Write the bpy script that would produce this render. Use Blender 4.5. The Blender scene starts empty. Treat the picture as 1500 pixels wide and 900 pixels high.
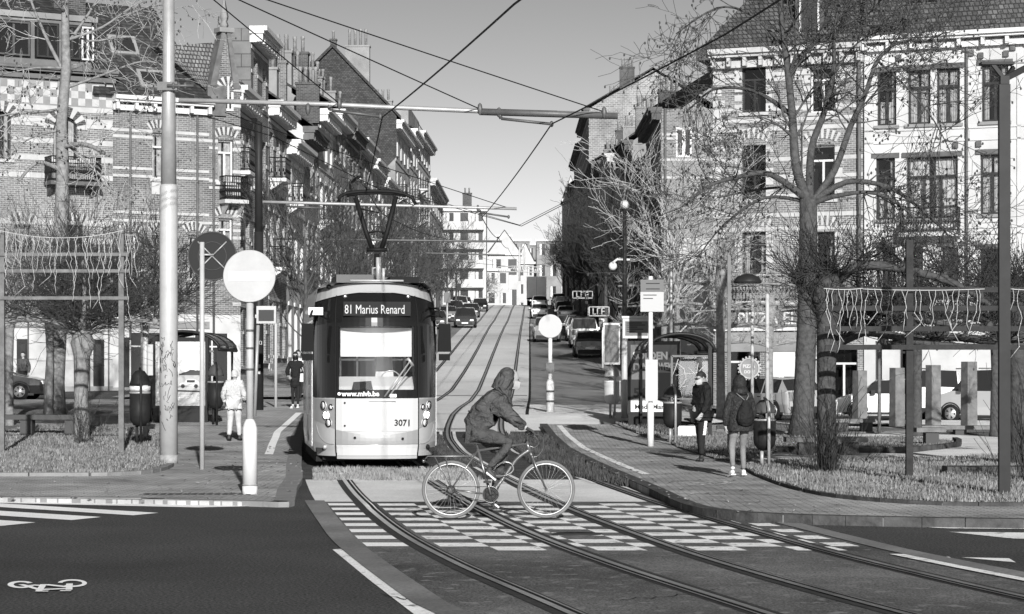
import bpy, bmesh, math, random
from mathutils import Vector, Matrix, noise as mnoise
R = math.radians; PI = math.pi; V = Vector
scene = bpy.context.scene; COL = scene.collection
# ---------------------------------------------------------------- camera, sky, sun, exposure
cd = bpy.data.cameras.new('camera'); cam = bpy.data.objects.new('camera', cd); COL.objects.link(cam)
F, H, CX, HY = 3300.0, 1.8, 750.0, 544.0
cam.location = (0, 0, H); cam.rotation_euler = (R(90), 0, 0)
cd.sensor_width = 36; cd.lens = F/1500*36; cd.shift_y = (HY-450)/1500; cd.clip_start = .1; cd.clip_end = 6000
scene.camera = cam
SUN_EL, SUN_AZ = R(19.5), R(171.5)      # azimuth clockwise from +Y
world = bpy.data.worlds.new('World'); scene.world = world; world.use_nodes = True
wn = world.node_tree.nodes; wl = world.node_tree.links; wn.clear()
sky = wn.new('ShaderNodeTexSky'); sky.sky_type = 'NISHITA'; sky.sun_disc = False
sky.sun_elevation = SUN_EL; sky.sun_rotation = SUN_AZ; sky.air_density = 1.0; sky.dust_density = .5; sky.ozone_density = 1
mixr = wn.new('ShaderNodeVectorMath'); mixr.operation = 'DOT_PRODUCT'; mixr.inputs[1].default_value = (1.3, .3, -.52)
bg = wn.new('ShaderNodeBackground'); bg.inputs['Strength'].default_value = .062
wo = wn.new('ShaderNodeOutputWorld')
wl.new(sky.outputs[0], mixr.inputs[0]); wl.new(mixr.outputs['Value'], bg.inputs['Color']); wl.new(bg.outputs[0], wo.inputs[0])
sd = bpy.data.lights.new('sun', 'SUN'); sun = bpy.data.objects.new('sun', sd); COL.objects.link(sun)
sd.energy = 4.7; sd.angle = R(.5); sd.color = (1, .995, .985)
sdir = V((math.sin(SUN_AZ)*math.cos(SUN_EL), math.cos(SUN_AZ)*math.cos(SUN_EL), math.sin(SUN_EL)))
sun.rotation_euler = sdir.to_track_quat('Z', 'Y').to_euler()
vs = scene.view_settings; vs.view_transform = 'Standard'; vs.look = 'None'; vs.exposure = .8; vs.gamma = 1
scene.cycles.max_bounces = 6; scene.cycles.transparent_max_bounces = 12
scene.cycles.use_denoising = True
# ---------------------------------------------------------------- materials (all grey: the photograph is black and white)
MATS = {}
def M(name, v, rough=.7, metal=0., nz=0., ns=4., bump=0., bs=30., spec=.12, coat=0., alpha=None, emit=None):
    if name in MATS: return MATS[name]
    m = bpy.data.materials.new(name); m.use_nodes = True; MATS[name] = m
    n, l = m.node_tree.nodes, m.node_tree.links; b = n['Principled BSDF']
    b.inputs['Base Color'].default_value = (v, v, v, 1); b.inputs['Roughness'].default_value = rough
    b.inputs['Metallic'].default_value = metal; b.inputs['Specular IOR Level'].default_value = spec
    if coat: b.inputs['Coat Weight'].default_value = coat; b.inputs['Coat Roughness'].default_value = .08
    tc = None
    if nz or bump: tc = n.new('ShaderNodeTexCoord')
    if nz:
        t = n.new('ShaderNodeTexNoise'); t.inputs['Scale'].default_value = ns; t.inputs['Detail'].default_value = 6; t.inputs['Roughness'].default_value = .65
        l.new(tc.outputs['Object'], t.inputs['Vector'])
        r = n.new('ShaderNodeMapRange'); r.inputs['From Min'].default_value = .3; r.inputs['From Max'].default_value = .7
        r.inputs['To Min'].default_value = v*(1-nz); r.inputs['To Max'].default_value = min(.95, v*(1+nz))
        l.new(t.outputs['Fac'], r.inputs['Value']); l.new(r.outputs[0], b.inputs['Base Color'])
    if bump:
        t2 = n.new('ShaderNodeTexNoise'); t2.inputs['Scale'].default_value = bs; t2.inputs['Detail'].default_value = 5
        l.new(tc.outputs['Object'], t2.inputs['Vector'])
        bp = n.new('ShaderNodeBump'); bp.inputs['Strength'].default_value = bump; bp.inputs['Distance'].default_value = .02
        l.new(t2.outputs['Fac'], bp.inputs['Height']); l.new(bp.outputs[0], b.inputs['Normal'])
    if emit: b.inputs['Emission Color'].default_value = (1, 1, 1, 1); b.inputs['Emission Strength'].default_value = emit
    return m
def brick_mat(name, c1, c2, mortar, w=.24, h=.085, rough=.85, plan=False, msize=.012, dirt=.4, ds=.35, bumpk=.4):
    if name in MATS: return MATS[name]
    m = bpy.data.materials.new(name); m.use_nodes = True; MATS[name] = m
    n, l = m.node_tree.nodes, m.node_tree.links; b = n['Principled BSDF']; b.inputs['Roughness'].default_value = rough; b.inputs['Specular IOR Level'].default_value = .1
    tc = n.new('ShaderNodeTexCoord'); sp = n.new('ShaderNodeSeparateXYZ'); l.new(tc.outputs['Object'], sp.inputs[0])
    cb = n.new('ShaderNodeCombineXYZ')
    if plan: l.new(sp.outputs['X'], cb.inputs[0]); l.new(sp.outputs['Y'], cb.inputs[1])
    else:
        ad = n.new('ShaderNodeMath'); l.new(sp.outputs['X'], ad.inputs[0]); l.new(sp.outputs['Y'], ad.inputs[1]); l.new(ad.outputs[0], cb.inputs[0]); l.new(sp.outputs['Z'], cb.inputs[1])
    bt = n.new('ShaderNodeTexBrick'); l.new(cb.outputs[0], bt.inputs['Vector'])
    for k, v in (('Color1', c1), ('Color2', c2), ('Mortar', mortar)): bt.inputs[k].default_value = (v, v, v, 1)
    bt.inputs['Scale'].default_value = 1; bt.inputs['Brick Width'].default_value = w; bt.inputs['Row Height'].default_value = h
    bt.inputs['Mortar Size'].default_value = msize; bt.inputs['Mortar Smooth'].default_value = .2
    t = n.new('ShaderNodeTexNoise'); t.inputs['Scale'].default_value = ds; t.inputs['Detail'].default_value = 8; t.inputs['Roughness'].default_value = .7
    l.new(tc.outputs['Object'], t.inputs['Vector'])
    r = n.new('ShaderNodeMapRange'); r.inputs['From Min'].default_value = .3; r.inputs['From Max'].default_value = .7; r.inputs['To Min'].default_value = 1-dirt; r.inputs['To Max'].default_value = 1+dirt
    l.new(t.outputs['Fac'], r.inputs['Value'])
    vm = n.new('ShaderNodeVectorMath'); vm.operation = 'SCALE'; l.new(bt.outputs['Color'], vm.inputs[0]); l.new(r.outputs[0], vm.inputs['Scale'])
    l.new(vm.outputs[0], b.inputs['Base Color'])
    if bumpk:
        bp = n.new('ShaderNodeBump'); bp.inputs['Strength'].default_value = bumpk; bp.inputs['Distance'].default_value = .01; bp.invert = True
        l.new(bt.outputs['Fac'], bp.inputs['Height']); l.new(bp.outputs[0], b.inputs['Normal'])
    return m
def ground_mat(name, v, v2, s1=.5, s2=60., fine=.35, rough=.9, wornv=None, worn=.5, stretch=(1, 1), bump=.3, smear=0):
    """two scales of noise: patches (s1) between v and v2, fine aggregate (s2); wornv mixes a third tone through a threshold"""
    if name in MATS: return MATS[name]
    m = bpy.data.materials.new(name); m.use_nodes = True; MATS[name] = m
    n, l = m.node_tree.nodes, m.node_tree.links; b = n['Principled BSDF']; b.inputs['Roughness'].default_value = rough
    b.inputs['Specular IOR Level'].default_value = .2
    tc = n.new('ShaderNodeTexCoord'); mp = n.new('ShaderNodeMapping'); mp.inputs['Scale'].default_value = (stretch[0], stretch[1], 1); l.new(tc.outputs['Object'], mp.inputs[0])
    def nt(s, d=6, vec=mp):
        t = n.new('ShaderNodeTexNoise'); t.inputs['Scale'].default_value = s; t.inputs['Detail'].default_value = d; t.inputs['Roughness'].default_value = .65; l.new(vec.outputs[0] if vec is mp else tc.outputs['Object'], t.inputs['Vector']); return t
    def mr(src, a, c, d, e):
        r = n.new('ShaderNodeMapRange'); r.inputs['From Min'].default_value = a; r.inputs['From Max'].default_value = c; r.inputs['To Min'].default_value = d; r.inputs['To Max'].default_value = e; l.new(src, r.inputs['Value']); return r
    a = mr(nt(s1).outputs['Fac'], .32, .68, v, v2)
    f = mr(nt(s2, 3, tc).outputs['Fac'], .35, .65, 1-fine, 1+fine)
    mu = n.new('ShaderNodeMath'); mu.operation = 'MULTIPLY'; l.new(a.outputs[0], mu.inputs[0]); l.new(f.outputs[0], mu.inputs[1])
    out = mu.outputs[0]
    if wornv is not None:
        w = mr(nt(6, 8).outputs['Fac'], worn-.04, worn+.04, 0, 1)
        mx = n.new('ShaderNodeMix'); l.new(w.outputs[0], mx.inputs[0]); l.new(out, mx.inputs[2]); mx.inputs[3].default_value = wornv; out = mx.outputs[0]
    l.new(out, b.inputs['Base Color'])
    if bump:
        bp = n.new('ShaderNodeBump'); bp.inputs['Strength'].default_value = bump; bp.inputs['Distance'].default_value = .01
        l.new(f.outputs[0], bp.inputs['Height']); l.new(bp.outputs[0], b.inputs['Normal'])
    return m
def glass_mat(name, clear=.75, tint=.9, rough=.03):
    if name in MATS: return MATS[name]
    m = bpy.data.materials.new(name); m.use_nodes = True; MATS[name] = m
    n, l = m.node_tree.nodes, m.node_tree.links; n.remove(n['Principled BSDF']); o = n['Material Output']
    t = n.new('ShaderNodeBsdfTransparent'); t.inputs[0].default_value = (tint*clear,)*3+(1,)
    g = n.new('ShaderNodeBsdfGlossy'); g.inputs['Roughness'].default_value = rough; g.inputs[0].default_value = (.9, .9, .9, 1)
    fr = n.new('ShaderNodeFresnel'); fr.inputs['IOR'].default_value = 1.6
    mx = n.new('ShaderNodeMixShader'); l.new(fr.outputs[0], mx.inputs[0]); l.new(t.outputs[0], mx.inputs[1]); l.new(g.outputs[0], mx.inputs[2]); l.new(mx.outputs[0], o.inputs[0])
    return m
# ---------------------------------------------------------------- mesh builder
class MB:
    def __init__(s, M=None): s.v = []; s.f = []; s.m = M or Matrix(); s.sm = []
    def add(s, vs, fs, smooth=False):
        o = len(s.v); s.v += [tuple(s.m @ V(p)) for p in vs]; s.f += [tuple(i+o for i in f) for f in fs]; s.sm += [smooth]*len(fs); return s
    def box(s, x0, x1, y0, y1, z0, z1, top=None):
        """top=(dx,dy): inset of the top face"""
        a, b = top or (0, 0)
        return s.add([(x0, y0, z0), (x1, y0, z0), (x1, y1, z0), (x0, y1, z0), (x0+a, y0+b, z1), (x1-a, y0+b, z1), (x1-a, y1-b, z1), (x0+a, y1-b, z1)],
                     [(0, 3, 2, 1), (4, 5, 6, 7), (0, 1, 5, 4), (1, 2, 6, 5), (2, 3, 7, 6), (3, 0, 4, 7)])
    def bar(s, p, q, w, h=None, up=(0, 0, 1)):
        h = h or w; p, q = V(p), V(q); d = (q-p).normalized(); u = V(up)
        if abs(d.dot(u)) > .95: u = V((0, 1, 0))
        a = d.cross(u).normalized(); b = a.cross(d).normalized(); vs = []
        for c in (p, q):
            for i, j in ((-1, -1), (1, -1), (1, 1), (-1, 1)): vs.append(c+a*i*w/2+b*j*h/2)
        return s.add(vs, [(0, 1, 2, 3), (7, 6, 5, 4), (0, 4, 5, 1), (1, 5, 6, 2), (2, 6, 7, 3), (3, 7, 4, 0)])
    def tube(s, pts, r, n=8, cap=True, smooth=True):
        pts = [V(p) for p in pts]; k = len(pts)
        if not hasattr(r, '__len__'): r = [r]*k
        vs = []; a = None
        for i, p in enumerate(pts):
            d = (pts[min(i+1, k-1)]-pts[max(i-1, 0)])
            if d.length < 1e-9: d = V((0, 0, 1))
            d.normalize()
            if a is None: a = d.orthogonal().normalized()
            else:
                a = a-d*a.dot(d)
                a = a.normalized() if a.length > 1e-6 else d.orthogonal().normalized()
            b = d.cross(a)
            for j in range(n):
                t = 2*PI*j/n; vs.append(p+(a*math.cos(t)+b*math.sin(t))*r[i])
        fs = [(i*n+j, i*n+(j+1) % n, (i+1)*n+(j+1) % n, (i+1)*n+j) for i in range(k-1) for j in range(n)]
        if cap: fs += [tuple(range(n))[::-1], tuple((k-1)*n+j for j in range(n))]
        return s.add(vs, fs, smooth)
    def ring(s, c, rad, r, axis='Y', n=40, m=8, a0=0, a1=2*PI):
        full = abs(a1-a0-2*PI) < 1e-6; k = n+1; pts = []
        for i in range(k):
            t = a0+(a1-a0)*i/n; ca, sa = math.cos(t)*rad, math.sin(t)*rad
            pts.append(V(c)+(V((ca, 0, sa)) if axis == 'Y' else V((0, ca, sa)) if axis == 'X' else V((ca, sa, 0))))
        return s.tube(pts, r, m, cap=not full)
    def lathe(s, prof, n=16, c=(0, 0, 0), smooth=True):
        vs = []
        for (r, z) in prof:
            for j in range(n):
                t = 2*PI*j/n; vs.append((c[0]+r*math.cos(t), c[1]+r*math.sin(t), c[2]+z))
        k = len(prof)
        fs = [(i*n+j, i*n+(j+1) % n, (i+1)*n+(j+1) % n, (i+1)*n+j) for i in range(k-1) for j in range(n)]
        fs += [tuple(range(n))[::-1], tuple((k-1)*n+j for j in range(n))]
        return s.add(vs, fs, smooth)
    def disc(s, c, r, th=.01, n=32, axis='Y'):
        p = [(math.cos(2*PI*i/n)*r, math.sin(2*PI*i/n)*r) for i in range(n)]; vs = []
        for o in (-th/2, th/2):
            for a, b in p: vs.append((c[0]+a, c[1]+o, c[2]+b) if axis == 'Y' else (c[0]+o, c[1]+a, c[2]+b) if axis == 'X' else (c[0]+a, c[1]+b, c[2]+o))
        return s.add(vs, [tuple(range(n)), tuple(range(n, 2*n))[::-1]]+[(i, n+i, n+(i+1) % n, (i+1) % n) for i in range(n)])
    def ell(s, c, r, n=12, m=8):
        vs = []; fs = []
        for i in range(m+1):
            p = PI*i/m-PI/2
            for j in range(n):
                t = 2*PI*j/n; vs.append((c[0]+r[0]*math.cos(p)*math.cos(t), c[1]+r[1]*math.cos(p)*math.sin(t), c[2]+r[2]*math.sin(p)))
        fs = [(i*n+j, i*n+(j+1) % n, (i+1)*n+(j+1) % n, (i+1)*n+j) for i in range(m) for j in range(n)]
        return s.add(vs, fs, True)
    def prism(s, poly, d0, d1, axis='Y'):
        """poly in the plane across the axis: Y -> (x,z), X -> (y,z), Z -> (x,y)"""
        n = len(poly); vs = []
        for d in (d0, d1):
            for a, b in poly: vs.append((a, d, b) if axis == 'Y' else (d, a, b) if axis == 'X' else (a, b, d))
        return s.add(vs, [tuple(range(n)), tuple(range(n, 2*n))[::-1]]+[(i, n+i, n+(i+1) % n, (i+1) % n) for i in range(n)])
    def build(s, name, mat, parent=None, clean=True, mesh_only=False):
        me = bpy.data.meshes.new(name); me.from_pydata(s.v, [], s.f); me.update()
        me.polygons.foreach_set('use_smooth', s.sm)
        if clean and len(s.f) < 60000:
            bm = bmesh.new(); bm.from_mesh(me); bmesh.ops.recalc_face_normals(bm, faces=bm.faces); bm.to_mesh(me); bm.free()
        if isinstance(mat, str): mat = MATS[mat]
        me.materials.append(mat)
        if mesh_only: return me
        return put(name, me, parent)
def put(name, me, parent=None):
    o = bpy.data.objects.new(name, me); COL.objects.link(o)
    if parent: o.parent = parent
    return o
def thing(name, label, cat, loc=(0, 0, 0), rz=0, group=None):
    o = bpy.data.objects.new(name, None); COL.objects.link(o); o.location = loc; o.rotation_euler = (0, 0, rz); o.empty_display_size = .2
    o['label'] = label; o['category'] = cat
    if group: o['group'] = group
    return o
def tag(o, label, cat, group=None, kind=None):
    o['label'] = label; o['category'] = cat
    if group: o['group'] = group
    if kind: o['kind'] = kind
    return o
def struct(o, label=None):
    o['kind'] = 'structure'
    if label: o['label'] = label
    return o
def dup(root, loc, rz=None, label=None, group=None, scale=None):
    def cp(o, par):
        c = o.copy(); COL.objects.link(c); c.parent = par
        for ch in o.children: cp(ch, c)
        return c
    r = cp(root, None); r.location = loc
    if rz is not None: r.rotation_euler = (0, 0, rz)
    if scale: r.scale = scale if hasattr(scale, '__len__') else (scale,)*3
    if label: r['label'] = label
    if group: r['group'] = group
    return r
def text(s, size, M4, mat, parent, name='lettering', bold=0., ext=.002, align='LEFT', xs=1.):
    c = bpy.data.curves.new('t', 'FONT'); c.body = s; c.size = size; c.extrude = ext; c.offset = bold; c.align_x = align; c.resolution_u = 3
    o = bpy.data.objects.new('t', c); COL.objects.link(o); bpy.context.view_layer.update()
    me = bpy.data.meshes.new_from_object(o.evaluated_get(bpy.context.evaluated_depsgraph_get())); bpy.data.objects.remove(o); bpy.data.curves.remove(c)
    # text lies in xy; stand it up facing -Y
    me.transform(M4 @ Matrix.Rotation(R(90), 4, 'X') @ Matrix.Diagonal((xs, 1, 1, 1))); me.name = name; me.materials.clear(); me.materials.append(MATS[mat] if isinstance(mat, str) else mat)
    return put(name, me, parent)
T = Matrix.Translation
# ---------------------------------------------------------------- terrain: flat square, then a street climbing a hill
KN = [(-60, 0), (50, 0), (56, .1), (60, .25), (66, .52), (72, .62), (83, .7), (95, 1.0), (110, 1.7), (132, 2.8), (165, 4.35), (193, 5.6), (222, 6.8), (262, 8.9), (300, 10.6), (318, 11.1), (345, 11.3), (420, 11.0), (700, 9)]
def prof(D):
    for (a, za), (b, zb) in zip(KN, KN[1:]):
        if D <= b: return za+(zb-za)*max(0, (D-a))/(b-a)
    return KN[-1][1]
def gz(X, D):
    """ground height"""
    h = prof(D)
    if X > 4.5 and D < 118:
        t = min(1, (X-4.5)/4.5); lo = 0 if D < 98 else h*(D-98)/20
        return h*(1-t)+lo*t
    return h
def GP(px, py, zo=0.):
    """point of the ground (raised by zo) seen at a pixel of the photograph"""
    tx, tz = (px-CX)/F, (HY-py)/F; D = 8.0; st = .5
    def g(D): return H+tz*D-gz(tx*D, D)-zo
    while D < 600 and g(D) > 0: D += st
    a, b = D-st, D
    for _ in range(30):
        c = (a+b)/2
        if g(c) > 0: a = c
        else: b = c
    D = (a+b)/2; X = tx*D
    return V((X, D, gz(X, D)+zo))
def WP(px, py, D): return V(((px-CX)/F*D, D, H+(HY-py)/F*D))
def lerp(a, b, t): return a+(b-a)*t
def spline(P, n=8):
    """Catmull-Rom through 2-D points"""
    P = [V(p) for p in P]; out = []
    for i in range(len(P)-1):
        p0 = P[max(i-1, 0)]; p1 = P[i]; p2 = P[i+1]; p3 = P[min(i+2, len(P)-1)]
        for k in range(n):
            t = k/n; out.append(.5*((2*p1)+(-p0+p2)*t+(2*p0-5*p1+4*p2-p3)*t*t+(-p0+3*p1-3*p2+p3)*t**3))
    out.append(P[-1]); return out

WK = .72
def MW(name, v, *a, **k): return M(name, v*WK, *a, **k)
def BW(name, a, b, c, *q, **k): return brick_mat(name, a*.76, b*.76, c*.76, *q, **k)
# ================================================================ THE SETTING: ground, roads, pavements, rails, markings
M('ground asphalt', .05); 
ground_mat('asphalt', .03, .06, .22, 38, .95, .82, bump=.35)
ground_mat('track asphalt', .035, .15, .4, 45, .7, .75, wornv=.17, worn=.6, stretch=(.8, .7), bump=.3)
ground_mat('concrete', .42, .7, .35, 25, .15, .7, stretch=(1, .5), bump=.15)
ground_mat('concrete dull', .11, .2, .5, 30, .2, .8, bump=.15)
ground_mat('slab', .42, .62, .18, 18, .1, .55, wornv=.30, worn=.66, stretch=(.6, .25), bump=.1)
ground_mat('paint', .62, .8, .8, 50, .2, .6, wornv=.16, worn=.60, bump=.15)
ground_mat('paint fresh', .7, .82, .6, 60, .15, .6, bump=.1)
ground_mat('soil', .03, .075, 1.5, 60, .8, .95, bump=.8)
ground_mat('turf', .10, .17, 1.2, 40, .5, .95, bump=.8)
ground_mat('path', .48, .68, .5, 40, .25, .8, bump=.2)
ground_mat('hill asphalt', .15, .23, .2, 40, .25, .65, stretch=(1, .3), bump=.1)
brick_mat('paving', .25, .34, .14, .21, .105, .85, plan=True, msize=.012, dirt=.5, ds=.5)
brick_mat('paving left', .26, .34, .15, .21, .105, .8, plan=True, msize=.012, dirt=.5, ds=.6)
M('kerb stone', .17, .8, nz=.15, ns=3, bump=.4, bs=25); M('kerb dark', .055, .85, nz=.5, ns=4, bump=.6, bs=20)
M('rail steel', .55, .28, 1., nz=.25, ns=3); M('rail groove', .012, .9); M('rail bed', .035, .8, nz=.3, ns=6)
def interp(K, D):
    if D <= K[0][0]: a, b = K[0], K[1]
    elif D >= K[-1][0]: a, b = K[-2], K[-1]
    else:
        for a, b in zip(K, K[1:]):
            if D <= b[0]: break
    return a[1]+(b[1]-a[1])*(D-a[0])/(b[0]-a[0])
def curve_fn(K):
    S = [(p.x, p.y) for p in spline([V((a, b)) for a, b in K], 8)]
    return lambda D: interp(S, D)
C1 = curve_fn([(2, 4.9), (8, 3.2), (12.5, 2.05), (16.9, 1.1), (21, .2), (25.3, -.57), (31.1, -1.36), (36, -1.93), (41, -2.45), (46, -2.95), (52, -3.45), (60, -3.95), (70, -3.95), (83, -3.5), (98, -3.22), (131, -2.9), (165, -2.75), (222, -2.45), (311, -1.6), (360, -1), (420, -.3)])
C2 = curve_fn([(2, 8.2), (8, 6.1), (12.5, 4.75), (16.7, 3.6), (21, 2.68), (24.5, 2.12), (29.1, 1.5), (34.3, .93), (41.5, .24), (46.4, -.2), (52, -.62), (58, -.95), (64, -1.02), (76, -.9), (92, -.72), (137, -.36), (165, -.15), (222, .32), (311, 1.12), (360, 1.7), (420, 2.4)])
def rows(D0, D1):
    s = {D0, D1}; d = D0
    while d < D1:
        s.add(round(d, 3)); d += .7 if d < 60 else 1.5 if d < 130 else 4
    return sorted(s | {k for k, _ in KN if D0 < k < D1})
def ribbon(fl, fr, D0, D1, zo, mb=None, nc=1):
    mb = mb or MB(); rs = rows(D0, D1); vs = []
    for D in rs:
        a, b = fl(D), fr(D)
        for j in range(nc+1):
            x = lerp(a, b, j/nc); vs.append((x, D, gz(x, D)+zo))
    n = nc+1
    return mb.add(vs, [(i*n+j, i*n+j+1, (i+1)*n+j+1, (i+1)*n+j) for i in range(len(rs)-1) for j in range(nc)])
def sheet(name, poly, zo, mat, skirt=0., label=None):
    bm = bmesh.new(); bm.faces.new([bm.verts.new((p[0], p[1], 0)) for p in poly])
    ys = [p[1] for p in poly]; xs = [p[0] for p in poly]
    cuts = [k for k, _ in KN if min(ys) < k < max(ys)]+[d for d in range(99, 118, 2) if min(ys) < d < max(ys)]
    for k in cuts: bmesh.ops.bisect_plane(bm, geom=bm.verts[:]+bm.edges[:]+bm.faces[:], plane_co=(0, k, 0), plane_no=(0, 1, 0))
    for k in (4.5, 6, 7.5, 9):
        if min(xs) < k < max(xs) and max(ys) > 50: bmesh.ops.bisect_plane(bm, geom=bm.verts[:]+bm.edges[:]+bm.faces[:], plane_co=(k, 0, 0), plane_no=(1, 0, 0))
    if skirt:
        be = [e for e in bm.edges if e.is_boundary]; r = bmesh.ops.extrude_edge_only(bm, edges=be)
        low = {v for v in r['geom'] if isinstance(v, bmesh.types.BMVert)}
    else: low = set()
    for v in bm.verts: v.co.z = gz(v.co.x, v.co.y)+zo-(skirt if v in low else 0)
    bmesh.ops.triangulate(bm, faces=[f for f in bm.faces if len(f.verts) > 4]); bmesh.ops.recalc_face_normals(bm, faces=bm.faces)
    me = bpy.data.meshes.new(name); bm.to_mesh(me); bm.free(); me.materials.append(MATS[mat]); return struct(put(name, me), label)
XY = lambda px, py, zo=0.: tuple(GP(px, py, zo)[:2])
# base ground
mb = MB(); rs = sorted(set(list(range(-60, 140, 2))+list(range(140, 700, 8))+[k for k, _ in KN]+[99, 101, 103, 105, 107, 109, 111, 113, 115, 117, 118, 900, 2500])); cs = [-900, -200, -60, -30, -20, -14, -10, -6, -3, 0, 3, 4.5, 6, 7.5, 9, 12, 20, 40, 80, 200, 900]
vs = [(x, D, gz(x, D)) for D in rs for x in cs]; n = len(cs)
struct(mb.add(vs, [(i*n+j, i*n+j+1, (i+1)*n+j+1, (i+1)*n+j) for i in range(len(rs)-1) for j in range(n-1)]).build('ground', 'asphalt', clean=False))
# track zone surfaces
EL_o = [(2, 2.3), (8, 1.05), (12, .28), (16.7, -.58), (17.4, -.765), (23.1, -1.785), (27, -2.33), (30.46, -2.78), (31.2, -2.87)]
EL_i = [(d, x+.27) for d, x in EL_o]
ER = [(6, 8.6), (12, 6.6), (17.6, 4.95), (21.8, 3.9), (24.3, 3.47), (28.5, 2.85), (29.0, 2.8)]
fL, fLi, fR = curve_fn(EL_o), curve_fn(EL_i), curve_fn(ER)
struct(ribbon(fLi, lambda D: fR(min(D, 29)), 2, 31, .004).build('track_road', 'track asphalt'))
struct(ribbon(lambda D: C1(D)-1.35, lambda D: interp([(31, 2.05), (37.5, 1.6)], D), 31, 37.3, .005).build('track_concrete', 'concrete'))
struct(ribbon(lambda D: C1(D)-1.4, lambda D: interp([(37.3, 1.7), (44.2, 1.34), (57, .87), (60, .8)], D), 37.3, 59, .003).build('track_soil', 'soil'))
struct(ribbon(lambda D: C1(D)-1.55, lambda D: C2(D)+1.4, 59, 335, .006).build('hill_track_bed', 'slab'))
struct(ribbon(lambda D: C1(D)-4.6, lambda D: C1(D)-1.55, 84, 335, .004).build('hill_road_left', 'hill asphalt'))
_m = ribbon(lambda D: C2(D)+1.48, lambda D: 4.5, 77, 335, .012); ribbon(lambda D: 4.5, lambda D: C2(D)+6.2, 77, 335, .03, _m, 3)
struct(_m.build('hill_road_right', 'hill asphalt'))
sheet('cross_street', [(-5.4, 59.5), (.9, 59.5), (.9, 60.6), (4.4, 60.6), (7.5, 66), (40, 66), (40, 70), (12, 73), (6.2, 76.5), (-6.2, 84), (-12, 84), (-12, 80), (-5.6, 74)], .005, 'path')
# slab joints and the dark gap beside the bed
j = MB()
for D in (66.5, 76, 88, 101.5, 118, 140, 166, 196, 232, 275):
    for x0, x1 in ((C1(D)-1.5, C1(D)-.82), (C1(D)-.62, C1(D)+.62), (C1(D)+.82, C2(D)-.82), (C2(D)-.62, C2(D)+.62), (C2(D)+.82, C2(D)+1.35)):
        w = .12 if D not in (88, 196) else .9
        ribbon(lambda d: x0, lambda d: x1, D, D+w, .011, j)
struct(j.build('slab_joint', 'hill asphalt'))
struct(ribbon(lambda D: C2(D)+1.4, lambda D: C2(D)+1.5, 66, 335, .012).build('gutter', 'rail groove'))
# rails: bed, groove, head, lip
bed, head, gro, lit = MB(), MB(), MB(), MB()
for Cf, side in ((C1, -1), (C1, 1), (C2, -1), (C2, 1)):
    def off(o): return lambda D: Cf(D)+side*.7175*(1.02 if D < 30 else 1.005)+side*o
    D1 = 330
    ribbon(off(-.14), off(.12), 2, 59, .0085, bed)
    ribbon(off(-.085), off(.085), 59, D1, .0125, bed)
    ribbon(off(-.035), off(.03), 2, D1, .018, head)
    ribbon(off(-.078), off(-.036), 2, D1, .0145, gro)
    ribbon(off(-.10), off(-.079), 2, D1, .017, head)
    ribbon(off(.12), off(.20), 36, 59, .012, lit); ribbon(off(-.22), off(-.14), 36, 59, .012, lit)
struct(bed.build('rail_bed', 'rail bed')); struct(head.build('tram_rail', 'rail steel')); struct(gro.build('rail_groove', 'rail groove')); struct(lit.build('rail_edging', 'concrete'))
# edging stones beside the tracks
struct(ribbon(fL, fLi, 2, 31.2, .012).build('edging_stones_left', 'concrete dull'))
struct(ribbon(fR, lambda D: fR(D)+.26, 8, 28.6, .012).build('edging_stones_right', 'concrete dull'))
# pavements
Z1 = .06
PLedge = [(29.75, -2.75), (31, -2.98), (33.5, -3.2), (36.8, -3.42), (41.5, -3.88), (46.3, -4.32), (52, -4.85), (58, -5.35), (66, -5.55), (76, -5.5), (80, -6.0)]
pl = [(-60, 33.5), (-26, 31.6), (-7, 30.9), (-5, 30.45), (-3.6, 30.0), (-2.95, 29.8)]+[(x, d) for d, x in PLedge[1:]]+[(-6.6, 83), (-60, 84)]
sheet('pavement_left', pl, Z1, 'paving left', .2)
k = [V((a, b)) for a, b in pl[1:-2]]
def kerb(pts, w, h, mb, n=5, step=1.0):
    """kerb stones laid along a line, outside edge on the line, short gaps between them"""
    pts = spline(pts, n) if n else [V(p) for p in pts]; acc = []
    for a, b in zip(pts, pts[1:]):
        L = (b-a).length; q = max(1, round(L/step))
        for i in range(q):
            p0 = a+(b-a)*((i+.01)/q); p1 = a+(b-a)*((i+.99)/q); d = (p1-p0).normalized(); nn = V((-d.y, d.x))*w; vs = []
            for zz in (-.05, h):
                for p in (p0, p1, p1+nn, p0+nn): vs.append((p.x, p.y, gz(p.x, p.y)+zz))
            mb.add(vs, [(0, 3, 2, 1), (4, 5, 6, 7), (0, 1, 5, 4), (1, 2, 6, 5), (2, 3, 7, 6), (3, 0, 4, 7)])
    return mb
struct(kerb(k, .28, Z1+.012, MB(), 3).build('kerb_left', 'kerb stone'))
struct(ribbon(lambda D: interp(PLedge, D)-.78, lambda D: interp(PLedge, D)-.6, 47, 66, Z1+.006).build('platform_line_left', 'paint fresh'))
Z2 = .10
PRk = [(.75, 60.6), (.87, 57.1), (1.1, 50), (1.34, 44.2), (1.52, 40.5), (1.72, 37), (1.98, 32.6), (2.17, 28.9), (2.5, 27.4), (3.2, 26.6), (4.3, 26.1), (5.85, 25.7), (9, 25.2), (16, 24.4), (40, 22)]
pr = PRk+[(60, 30), (60, 64), (8, 63.5), (4.3, 60.4)]
sheet('pavement_right', pr, Z2, 'paving', .25)
struct(kerb([V(p) for p in PRk], .2, Z2+.012, MB(), 3).build('kerb_right', 'kerb dark'))
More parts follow.
